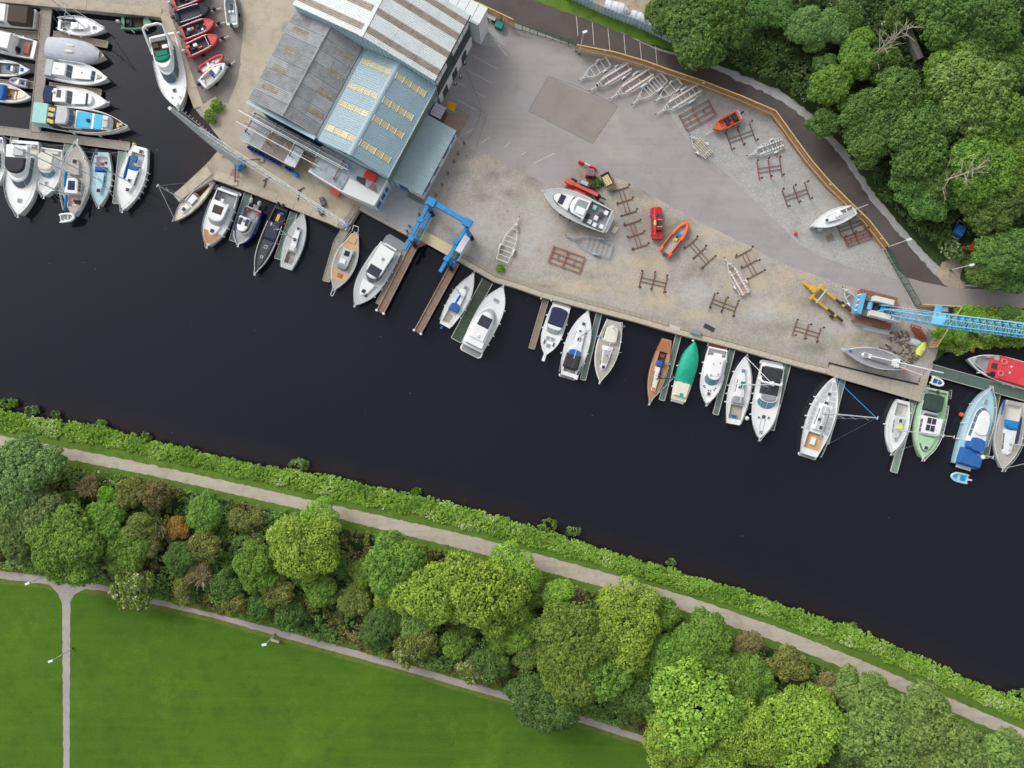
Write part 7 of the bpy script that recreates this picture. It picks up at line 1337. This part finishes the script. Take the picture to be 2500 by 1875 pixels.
# things in the wood
t = thing('tarped_trailer', 'trailer frame under a blue tarpaulin at the wood edge', 'trailer', tuple(W(2332, 568)), R(65)); MB().prism([(-.9, -.75), (1.0, -.8), (1.0, .7), (-.8, .75)], .8, 1.4, .2).build('tarpaulin', mat('bright blue tarp', '#2a66b8', .08), t)
for s in (-1, 1): MB().beam((-2.2, s * .6, .6), (2.0, s * .6, .6), .08, .1).build('side_rail', M_galv, t)
for x in (-2.1, -1.6, -1.1, 1.8): MB().beam((x, -.6, .62), (x, .6, .62), .08, .08).build('cross_member', M_galv, t)
o = MB().prism([(-1.3, -.4), (.5, -.9), (1.4, .1), (.9, 1.0), (.2, .2)], 0, .5, .2).build('orange_sheet', mat('orange tarp', '#c4553a', .1)); o.location = W(2361, 604); o.location.z = .3; tag(o, 'orange red tarpaulin sheet lying in the bushes', 'tarpaulin')
t = thing('concrete_wall', 'long grey concrete wall section lost among the trees', 'wall', tuple(W(2200, 98)), R(-67)); MB().box((0, 0, 1.2), (9.0, .9, 2.4)).build('wall', mat('mossy concrete', '#6d6c66', .15, 1, .9, dirt='#55584a'), t); MB().box((0, 0, 2.45), (9.1, 1.0, .12)).build('coping', mat('mossy coping', '#77766f', .12), t)
# ---------------------------------------------------------------- vegetation
rs = np.random.RandomState(11)
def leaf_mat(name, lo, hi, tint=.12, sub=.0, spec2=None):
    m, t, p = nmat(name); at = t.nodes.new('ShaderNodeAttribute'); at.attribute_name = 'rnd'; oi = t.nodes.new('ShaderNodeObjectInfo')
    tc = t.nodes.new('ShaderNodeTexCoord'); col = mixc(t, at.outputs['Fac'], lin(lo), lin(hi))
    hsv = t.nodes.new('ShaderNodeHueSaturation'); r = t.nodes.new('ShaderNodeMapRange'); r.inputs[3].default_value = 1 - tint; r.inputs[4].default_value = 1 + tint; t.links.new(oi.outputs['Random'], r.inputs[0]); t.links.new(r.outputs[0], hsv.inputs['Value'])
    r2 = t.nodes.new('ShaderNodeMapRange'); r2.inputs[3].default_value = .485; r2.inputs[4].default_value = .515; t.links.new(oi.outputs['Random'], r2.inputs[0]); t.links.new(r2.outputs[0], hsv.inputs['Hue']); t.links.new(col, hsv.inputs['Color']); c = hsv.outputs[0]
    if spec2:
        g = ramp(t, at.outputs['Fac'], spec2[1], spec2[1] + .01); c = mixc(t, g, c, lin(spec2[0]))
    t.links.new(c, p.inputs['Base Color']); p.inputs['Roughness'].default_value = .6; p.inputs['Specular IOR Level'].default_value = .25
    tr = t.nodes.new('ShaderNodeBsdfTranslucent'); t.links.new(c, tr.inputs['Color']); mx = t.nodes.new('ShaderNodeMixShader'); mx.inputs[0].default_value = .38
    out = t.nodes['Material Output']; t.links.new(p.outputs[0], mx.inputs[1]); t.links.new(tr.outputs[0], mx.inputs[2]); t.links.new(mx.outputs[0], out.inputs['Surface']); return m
LM_ = dict(ash=leaf_mat('bright ash leaves', '#628e30', '#bedb60'), mid=leaf_mat('mid green leaves', '#4e7430', '#9ebf56'), dark=leaf_mat('dark green leaves', '#3f6231', '#7c9f52'), blue=leaf_mat('blue green leaves', '#507540', '#9cba70'), brown=leaf_mat('brown thorn leaves', '#6b6a40', '#aba66e'), soft=leaf_mat('soft green leaves', '#557a38', '#a6c06a'), olive=leaf_mat('olive leaves', '#5f7034', '#a5ae60'),
    flower=leaf_mat('blossoming leaves', '#566f2c', '#97a74c', spec2=('#dfe0b8', .86)), orange=leaf_mat('orange dead leaves', '#8a6630', '#bf9550'), lime=leaf_mat('lime leaves', '#5f9a2a', '#9fd04a'), wood=leaf_mat('woodland leaves', '#44652f', '#89aa58'), hedge=leaf_mat('bank vegetation leaves', '#648f30', '#b8d65c', spec2=('#e6e8d2', .965)), under=leaf_mat('undergrowth leaves', '#547838', '#9bbd64', spec2=('#d9dcb8', .97)), dunder=leaf_mat('dark undergrowth leaves', '#35532b', '#698848', spec2=('#b9c49a', .99)))
def leaves(name, pos, nrm, size, rnd, m, jit=.6):
    """one small folded-diamond leaf card per point; all leaves of a crown in one mesh"""
    n = len(pos); d = nrm + jit * rs.normal(size=(n, 3)); d /= np.linalg.norm(d, axis=1)[:, None] + 1e-9
    r = rs.normal(size=(n, 3)); u = np.cross(d, r); u /= np.linalg.norm(u, axis=1)[:, None] + 1e-9; v = np.cross(d, u)
    s = (size * rs.uniform(.65, 1.35, n))[:, None]
    V = np.stack([pos - u * s, pos - v * s * .62 + d * s * .12, pos + u * s, pos + v * s * .62 + d * s * .12], 1).reshape(-1, 3)
    me = bpy.data.meshes.new(name); me.vertices.add(4 * n); me.vertices.foreach_set('co', V.ravel().astype(np.float32)); me.loops.add(4 * n); me.loops.foreach_set('vertex_index', np.arange(4 * n, dtype=np.int32))
    me.polygons.add(n); me.polygons.foreach_set('loop_start', np.arange(0, 4 * n, 4, dtype=np.int32)); me.polygons.foreach_set('loop_total', np.full(n, 4, dtype=np.int32)); me.update(calc_edges=True)
    a = me.attributes.new('rnd', 'FLOAT', 'FACE'); a.data.foreach_set('value', np.clip(rnd, 0, 1).astype(np.float32)); me.materials.append(m); me.validate(); return me
def clumps(cent, nrm, rc, per, size, cr=None):
    n = len(cent); k = n * per; C_ = np.repeat(cent, per, 0); N = np.repeat(nrm, per, 0); d = rs.normal(size=(k, 3)); d /= np.linalg.norm(d, axis=1)[:, None]
    fl = (d * N).sum(1) < -.15; d[fl] -= 2 * (d[fl] * N[fl]).sum(1)[:, None] * N[fl]; rr = np.repeat(rc if hasattr(rc, '__len__') else np.full(n, rc), per)
    P = C_ + d * (rr * rs.uniform(.55, 1.08, k))[:, None] * np.array([1, 1, .8]); nn = d * .8 + N * .3 + np.array([0, 0, .35])
    base = np.repeat(rs.uniform(.3, .85, n) if cr is None else cr, per); return P, nn, base + rs.uniform(-.22, .28, k)
def crown(name, Rr, hgt, nl, rc, per, size, m, ragged=.0):
    """crown of unequal overlapping limbs; clumps of leaf cards sit on their outsides, so outline and surface stay uneven"""
    ex = rs.uniform(.82, 1.15); lob = [(rs.uniform(-.12, .12) * Rr, rs.uniform(-.12, .12) * Rr, hgt * .42, .5 * Rr)]
    for i in range(nl):
        a = 2 * math.pi * (i + rs.uniform(-.45, .45)) / nl * (2 if nl > 8 else 1); q = rs.uniform(.4, .8); lob.append((math.cos(a) * Rr * q * ex, math.sin(a) * Rr * q / ex, hgt * (.62 * (1 - q * q) + rs.uniform(-.06, .14)), Rr * rs.uniform(.2, .42)))
    lob = np.array(lob); k = 7000; l = lob[rs.randint(len(lob), size=k)]; d = rs.normal(size=(k, 3)); d /= np.linalg.norm(d, axis=1)[:, None]; d[:, 2] = np.where(d[:, 2] < -.3, -d[:, 2], d[:, 2])
    P = l[:, :3] + d * l[:, 3:4] * np.array([1, 1, .85]) * (1 + ragged * rs.uniform(-.6, .6, (k, 1)))
    ins = np.zeros(k, bool)
    for q in lob: ins |= (((P - q[:3]) ** 2).sum(1) < (q[3] * .84) ** 2) & (np.abs(l[:, :3] - q[:3]).sum(1) > 1e-6)
    P, d = P[~ins], d[~ins]; ce = np.zeros((0, 3)); keep = []
    for i in range(len(P)):
        if len(keep) and (((P[keep] - P[i]) ** 2).sum(1) < (rc * .92) ** 2).any(): continue
        keep.append(i)
    ce, nn = P[keep], d[keep]
    P, N, r = clumps(ce, nn, rc * rs.uniform(.65, 1.3, len(ce)), per, size)
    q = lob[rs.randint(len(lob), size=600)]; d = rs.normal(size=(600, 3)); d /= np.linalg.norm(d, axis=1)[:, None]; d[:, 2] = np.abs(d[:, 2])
    P2 = q[:, :3] + d * (q[:, 3] * .7)[:, None]; return leaves(name, np.vstack([P, P2]), np.vstack([N, d]), np.concatenate([np.full(len(P), size), np.full(600, size * 2.4)]), np.concatenate([r, rs.uniform(0, .35, 600)]), m)  # large inner leaves coloured darker, painting shade into the crown gaps
M_bark = mat('bark', '#5b5046', .2, 3, .95)
def trunk_mesh(h, r, seed):
    random.seed(seed); b = MB(); b.tube((0, 0, 0), (0, 0, h * .55), r, r * .6, 7)
    for i in range(6): a = 6.28 * i / 6 + random.random(); b.tube((0, 0, h * random.uniform(.35, .55)), (math.cos(a) * h * .3, math.sin(a) * h * .3, h * random.uniform(.7, .85)), r * .38, r * .12, 5)
    me = b.mesh('trunk'); me.materials.append(M_bark); return me
KIND = {}
for k, big in (('ash', 1), ('mid', 1), ('dark', 1), ('blue', 1), ('soft', 1), ('wood', 1), ('olive', 0), ('brown', 0), ('flower', 0), ('orange', 0), ('lime', 0), ('dark', 0), ('mid', 0), ('wood', 0)):
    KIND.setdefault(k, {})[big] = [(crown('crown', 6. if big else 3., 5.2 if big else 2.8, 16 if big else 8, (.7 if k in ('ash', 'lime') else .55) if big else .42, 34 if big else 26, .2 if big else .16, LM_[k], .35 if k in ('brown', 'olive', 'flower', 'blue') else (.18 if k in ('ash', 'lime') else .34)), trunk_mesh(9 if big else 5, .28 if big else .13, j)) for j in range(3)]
TREES = []
def tree(kind, px, py, rpx, h=None):
    r = rpx * S; big = 1 if r > 3.4 else 0; d = KIND[kind]
    if big not in d: big = 1 - big
    base = 6. if big else 3.; s = r / base * (.88 if px > 850 and py > 1300 else .8); cm, tm = d[big][rs.randint(3)]; h = h or (3.2 + r * 1.0); zc = h * .62
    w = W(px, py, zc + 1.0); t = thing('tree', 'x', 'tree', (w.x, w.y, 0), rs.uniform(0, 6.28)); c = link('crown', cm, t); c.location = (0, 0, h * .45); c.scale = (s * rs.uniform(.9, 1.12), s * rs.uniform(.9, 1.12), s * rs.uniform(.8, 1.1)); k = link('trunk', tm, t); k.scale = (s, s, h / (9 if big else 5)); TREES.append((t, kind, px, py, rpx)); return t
SOUTH = '''blue 40 1155 95;blue 62 1250 82;blue 15 1215 75;blue 20 1320 55;mid 150 1330 98;mid 105 1265 62;mid 232 1275 62;lime 250 1215 36;brown 205 1185 32;olive 312 1203 46;brown 368 1203 42;olive 340 1285 52;orange 425 1290 34;mid 490 1250 55;olive 592 1268 42;brown 348 1330 42;mid 300 1345 58;dark 430 1362 52;olive 500 1330 44;mid 620 1385 62;dark 545 1430 46;flower 310 1432 62;olive 678 1445 50;brown 478 1398 36;olive 570 1470 40;ash 738 1328 106;ash 775 1252 46;mid 960 1382 80;ash 1062 1442 98;ash 1188 1442 106;ash 1255 1392 74;ash 1365 1455 44;mid 1300 1442 42;brown 1010 1362 32;dark 930 1530 52;olive 1030 1562 46;mid 1112 1572 44;olive 860 1470 40;mid 1400 1560 96;ash 1532 1520 98;mid 1400 1642 82;dark 1330 1722 76;mid 1480 1642 74;mid 1622 1500 46;mid 1652 1602 74;mid 1722 1562 72;ash 1700 1722 112;ash 1640 1802 82;dark 1560 1702 62;mid 1802 1662 62;mid 1852 1662 52;brown 1826 1572 42;olive 1932 1622 52;brown 2032 1682 42;ash 1832 1792 92;ash 1962 1792 98;ash 1982 1722 62;ash 1760 1862 72;soft 2112 1692 62;soft 2152 1792 102;soft 2262 1762 92;soft 2332 1852 102;soft 2222 1872 82;soft 2422 1872 82;dark 2098 1852 72;mid 780 1440 50;dark 700 1500 40;dark 620 1480 40;mid 1230 1530 62;dark 1200 1620 50;soft 1290 1600 40;mid 1570 1600 60;mid 1800 1720 55;dark 2040 1780 50;dark 1270 1530 45;flower 1150 1640 40;flower 990 1590 38;olive 440 1440 36;mid 150 1230 40;soft 2480 1850 60;brown 1280 1440 30;mid 880 1400 40;dark 820 1385 36'''
SOUTH += ''.join(';%s %d %d %d' % (('mid', 'ash', 'soft', 'mid', 'dark')[i % 5], x, (lambda u, l: u + (l - u) * (.38 + .3 * ((i * 7) % 5) / 5))(np.interp(x, [p[0] for p in plo], [p[1] for p in plo]), np.interp(x, [p[0] for p in fup], [p[1] for p in fup])), 40 + (i * 5) % 17) for i, x in enumerate(range(890, 2480, 62)))
NORTH = '''wood 1700 62 98;wood 1652 18 74;wood 1762 38 84;wood 1732 100 58;wood 1690 -30 70;blue 1982 68 56;blue 2042 58 52;mid 2102 92 44;mid 2030 202 62;dark 2030 160 42;mid 2100 132 54;dark 2160 152 56;wood 2192 250 88;wood 2108 282 66;wood 2252 332 92;wood 2152 332 74;soft 2372 232 112;mid 2424 284 94;mid 2332 162 84;wood 2402 112 74;wood 2302 28 94;dark 2422 48 84;dark 2255 35 40;wood 2482 152 66;mid 2482 402 84;mid 2402 402 94;wood 2442 502 74;wood 2392 466 62;wood 2292 422 64;wood 2276 492 50;dark 2345 470 44;wood 2430 662 52;wood 2472 612 74;dark 2452 585 48;dark 2486 672 42;wood 2262 420 56;dark 2020 290 46;dark 1920 30 50;dark 1870 20 45;wood 2230 450 50;lime 2395 785 34;lime 2335 790 26;mid 2425 808 36;mid 2485 800 36;lime 2365 766 26;mid 2355 822 28;dark 2475 765 28;lime 2310 815 26;wood 2140 250 50;dark 2210 30 40;mid 2500 300 70;dark 2080 30 46;dark 2180 190 40;mid 2300 250 60'''
ORD = ['first', 'second', 'third', 'fourth', 'fifth', 'sixth', 'seventh', 'eighth', 'ninth', 'tenth', 'eleventh', 'twelfth', 'thirteenth', 'fourteenth', 'fifteenth', 'sixteenth', 'seventeenth', 'eighteenth', 'nineteenth', 'twentieth', 'twenty-first', 'twenty-second', 'twenty-third', 'twenty-fourth'] + ['%dth' % k for k in range(25, 60)]
LOOK = dict(ash='bright yellow green domed tree', mid='mid green leafy tree', dark='dark green shady tree', blue='blue green willowy tree', soft='soft green ash like tree', brown='brownish thorn bush', olive='olive green shrub', flower='white blossoming tree', orange='orange brown dead conifer', lime='lime green bush', wood='fresh green woodland tree')
for txt, where in ((SOUTH, 'in the belt'), (NORTH, 'in the wood')):
    n0 = len(TREES)
    for e in txt.split(';'):
        k, x, y, r = e.split(); tree(k, float(x), float(y) + (5 if 'belt' in where and float(y) < 1e4 else 0), float(r), 2.6 if float(x) > 2300 and 745 < float(y) < 860 else None)
    by = {}
    for T_ in TREES[n0:]: by.setdefault(T_[1], []).append(T_)
    for k, v in by.items():
        for i, T_ in enumerate(sorted(v, key=lambda q: q[2])): T_[0]['label'] = LOOK[k] + ' ' + where + (', ' + ORD[i] + ' such from the west' if len(v) > 1 else ''); T_[0]['group'] = 'trees ' + where + (' above the lawn' if 'belt' in where else ' beyond the road')
# bank vegetation, undergrowth: nobody could count it
def band_pts(up, lo, n, x0=-60, x1=2560):
    xs = rs.uniform(x0, x1, n); f = rs.uniform(0, 1, n); u = np.interp(xs, [p[0] for p in up], [p[1] for p in up]); l = np.interp(xs, [p[0] for p in lo], [p[1] for p in lo]); return xs, u + (l - u) * f, f
def nz(x, y, s): return np.array([noise.noise(Vector((a * s, b * s, 1.7))) for a, b in zip(x, y)])
def stuff_mass(name, label, px, py, zf, m, per, size, rc, group=None):
    k = S; X = (px - 1250) * k; Y = (937.5 - py) * k; Z = zf; cent = np.stack([X, Y, Z], 1); N = np.tile(np.array([0, 0, 1.]), (len(X), 1)) + rs.normal(size=(len(X), 3)) * .35; N /= np.linalg.norm(N, axis=1)[:, None]
    cr = np.clip(.55 + .5 * nz(X, Y, .35) + rs.uniform(-.15, .15, len(X)), .05, .85)
    P, nn, r = clumps(cent, N, rc * rs.uniform(.7, 1.3, len(X)), per, size, cr); o = link(name, leaves(name, P, nn, np.full(len(P), size), r, m)); tag(o, label, 'vegetation', kind='stuff'); return o
px, py, f = band_pts([(p[0], p[1] - 3) for p in BANK], [(p[0], p[1] - 1) for p in vlow], 8000); py = py + 7 * nz(px * S, py * S, .45) * np.abs(f - .5) * 2; gp = nz(px * S + 40, py * S, .8) > -.5; px, py, f = px[gp], py[gp], f[gp]; stuff_mass('bank_vegetation', 'bright green nettles and cow parsley along the river bank', px, py, .05 + .15 * np.sin(f * 3.1) + .22 * nz(px * S, py * S, .5), LM_['hedge'], 12, .13, .25)
ux, uy, uf = band_pts([(p[0], p[1] + 14) for p in plo], [(p[0], p[1] - 8) for p in fup], 9000); sel = nz(ux * S + 9, uy * S, .16) + .35 * nz(ux * S, uy * S + 30, .6)
for nm, lab, kp, mk in (('undergrowth', 'green bramble undergrowth filling most of the tree belt', sel > -.12, 'under'), ('olive_scrub', 'olive scrub patches among the trees of the belt', (sel <= -.12) & (sel > -.38), 'olive'), ('thorn_scrub', 'brownish thorn scrub patches low in the tree belt', sel <= -.38, 'brown')):
    x_, y_, f_ = ux[kp], uy[kp], uf[kp]; stuff_mass(nm, lab, x_, y_, .4 + 2.2 * np.clip(np.sin(f_ * 3.14), 0, 1) ** .7 + 1.1 * nz(x_ * S, y_ * S, .22) + .5 * nz(x_ * S, y_ * S, .7), LM_[mk], 15, .2, .5)
wl = [(1600, 126), (1726, 146), (1907, 222), (1997, 290), (2065, 366), (2133, 470), (2223, 574), (2300, 640), (2350, 665), (2420, 700), (2560, 700)]
px = rs.uniform(1620, 2560, 12000); py = rs.uniform(-60, 700, 12000); lim = np.interp(px, [p[0] for p in wl], [p[1] - 7 for p in wl]); kp = (py < lim) & (nz(px * S, py * S, .22) > -.42) & (np.hypot(px - 2330, py - 566) > 26) & (np.hypot(px - 2362, py - 604) > 24); px, py = px[kp], py[kp]; stuff_mass('woodland_undergrowth', 'dark bramble undergrowth on the wood floor beyond the road', px, py, .4 + 1.1 * (1 + nz(px * S, py * S, .2)), LM_['dunder'], 14, .22, .55)
px, py, f = band_pts([(2290, 770), (2345, 752), (2560, 762)], [(2290, 850), (2330, 862), (2426, 842), (2560, 848)], 900, 2292, 2560); stuff_mass('margin_scrub', 'lush green scrub between the crane fence and the water', px, py, .5 + .5 * nz(px * S, py * S, .5), LM_['hedge'], 18, .2, .5)
def bush(name, label, c, r, m, n=60, sq=1., z=.3):
    a = rs.uniform(0, 6.28, n); q = np.sqrt(rs.uniform(0, 1, n)) * r; px = c[0] + q * np.cos(a); py = c[1] + q * np.sin(a) * sq; zz = z + (r * S) * .7 * np.sqrt(np.clip(1 - (q / r) ** 2, 0, 1)); w = W(*c); X = (px - c[0]) * S; Y = -(py - c[1]) * S
    cent = np.stack([X, Y, zz], 1); N = np.stack([X, Y, zz * 1.5], 1); N /= np.linalg.norm(N, axis=1)[:, None] + 1e-6; P, nn, rr = clumps(cent, N, np.full(n, .38), 18, .16); o = link(name, leaves(name, P, nn, np.full(len(P), .16), rr, m)); o.location = (w.x, w.y, 0); return tag(o, label, 'bush')
bush('shrub', 'upper green shrub at the foot of the basin wall', (532, 262), 12, LM_['mid'], 34); bush('shrub', 'lower green shrub beside the cracked slip', (518, 287), 14, LM_['mid'], 40); bush('shrub', 'green weed clump on the quay by the white flat trailer', (1222, 656), 7, LM_['lime'], 14); bush('shrub', 'weedy tuft beside the red machine cab', (1454, 448), 12, LM_['dark'], 24, 1, .05)
for i, (x, y, r) in enumerate(((72, 1003, 16), (15, 985, 18), (240, 1036, 11), (352, 1066, 12), (728, 1135, 24), (1335, 1283, 24), (1400, 1298, 16), (2060, 1545, 14), (2085, 1535, 12), (2490, 1700, 22), (130, 1012, 9), (1015, 1202, 9), (1640, 1376, 10))):
    bush('waterside_shrub', ('rounded', 'straggly', 'small', 'leafy', 'large', 'round grey green', 'narrow', 'pale', 'sprawling', 'dense', 'tiny', 'low', 'lone')[i] + ' shrub overhanging the river, ' + ORD[sorted([72, 15, 240, 352, 728, 1335, 1400, 2060, 2085, 2490, 130, 1015, 1640]).index(x)] + ' along the bank from the west', (x, y), r, LM_['mid'] if i % 2 else LM_['blue'], 8 + int(r), .6, -.9)
# dead trees
def dead_tree(label, base, h, lean, seed):
    random.seed(seed); o = W(*base); t = thing('dead_tree', label, 'dead tree', tuple(o)); M_ = mat('bleached dead wood', '#a29a88', .12, 2, .9); top = Vector((lean[0], lean[1], h)); MB().tube((0, 0, 0), tuple(top), .22, .05, 7).build('trunk', M_, t); b = MB()
    for i in range(26):
        f = random.uniform(.35, 1); p = top * f; a = random.uniform(0, 6.28); l = random.uniform(1, 3.6) * (1.2 - f * .6); e = p + Vector((math.cos(a) * l, math.sin(a) * l, l * .35)); b.tube(p, e, .06, .025, 5)
        for j in range(2): g = p.lerp(e, random.uniform(.4, .8)); a2 = a + random.uniform(-1, 1); b.tube(g, g + Vector((math.cos(a2), math.sin(a2), .3)) * l * .45, .035, .015, 4)
    b.build('branches', M_, t, kind='stuff')
dead_tree('bleached dead tree leaning over the upper wood', (2085, 175), 14, (1.5, .8), 3); dead_tree('bleached fallen dead tree in the middle of the wood', (2205, 478), 12, (5.5, 1.2), 5)
for i, (x, y, c) in enumerate(((388, 1285, '#9a8c74'), (490, 1408, '#a3968a'), (210, 1195, '#9c8a70'), (615, 1325, '#a79a86'), (1050, 1410, '#8a7a60'))):
    random.seed(i); o = W(x, y, 4); t = thing('bare_bush', ('ash grey twiggy bush beside the orange conifer', 'pinkish grey dead bush low in the tree belt', 'brown twiggy bush near the lime tree', 'pale broken limb beside the big bright tree', 'bare brown twigs in the middle bright tree')[i], 'bush', (o.x, o.y, 0)); b = MB()
    for k in range(34): a = random.uniform(0, 6.28); l = random.uniform(.8, 2.2); b.tube((0, 0, 3.2), (math.cos(a) * l, math.sin(a) * l, random.uniform(3.8, 5.4)), .05, .02, 4)
    b.build('twigs', mat('twigs ' + c, c, .12), t, kind='stuff'); MB().tube((0, 0, 0), (0, 0, 3.3), .14, .08, 6).build('trunk', M_bark, t)
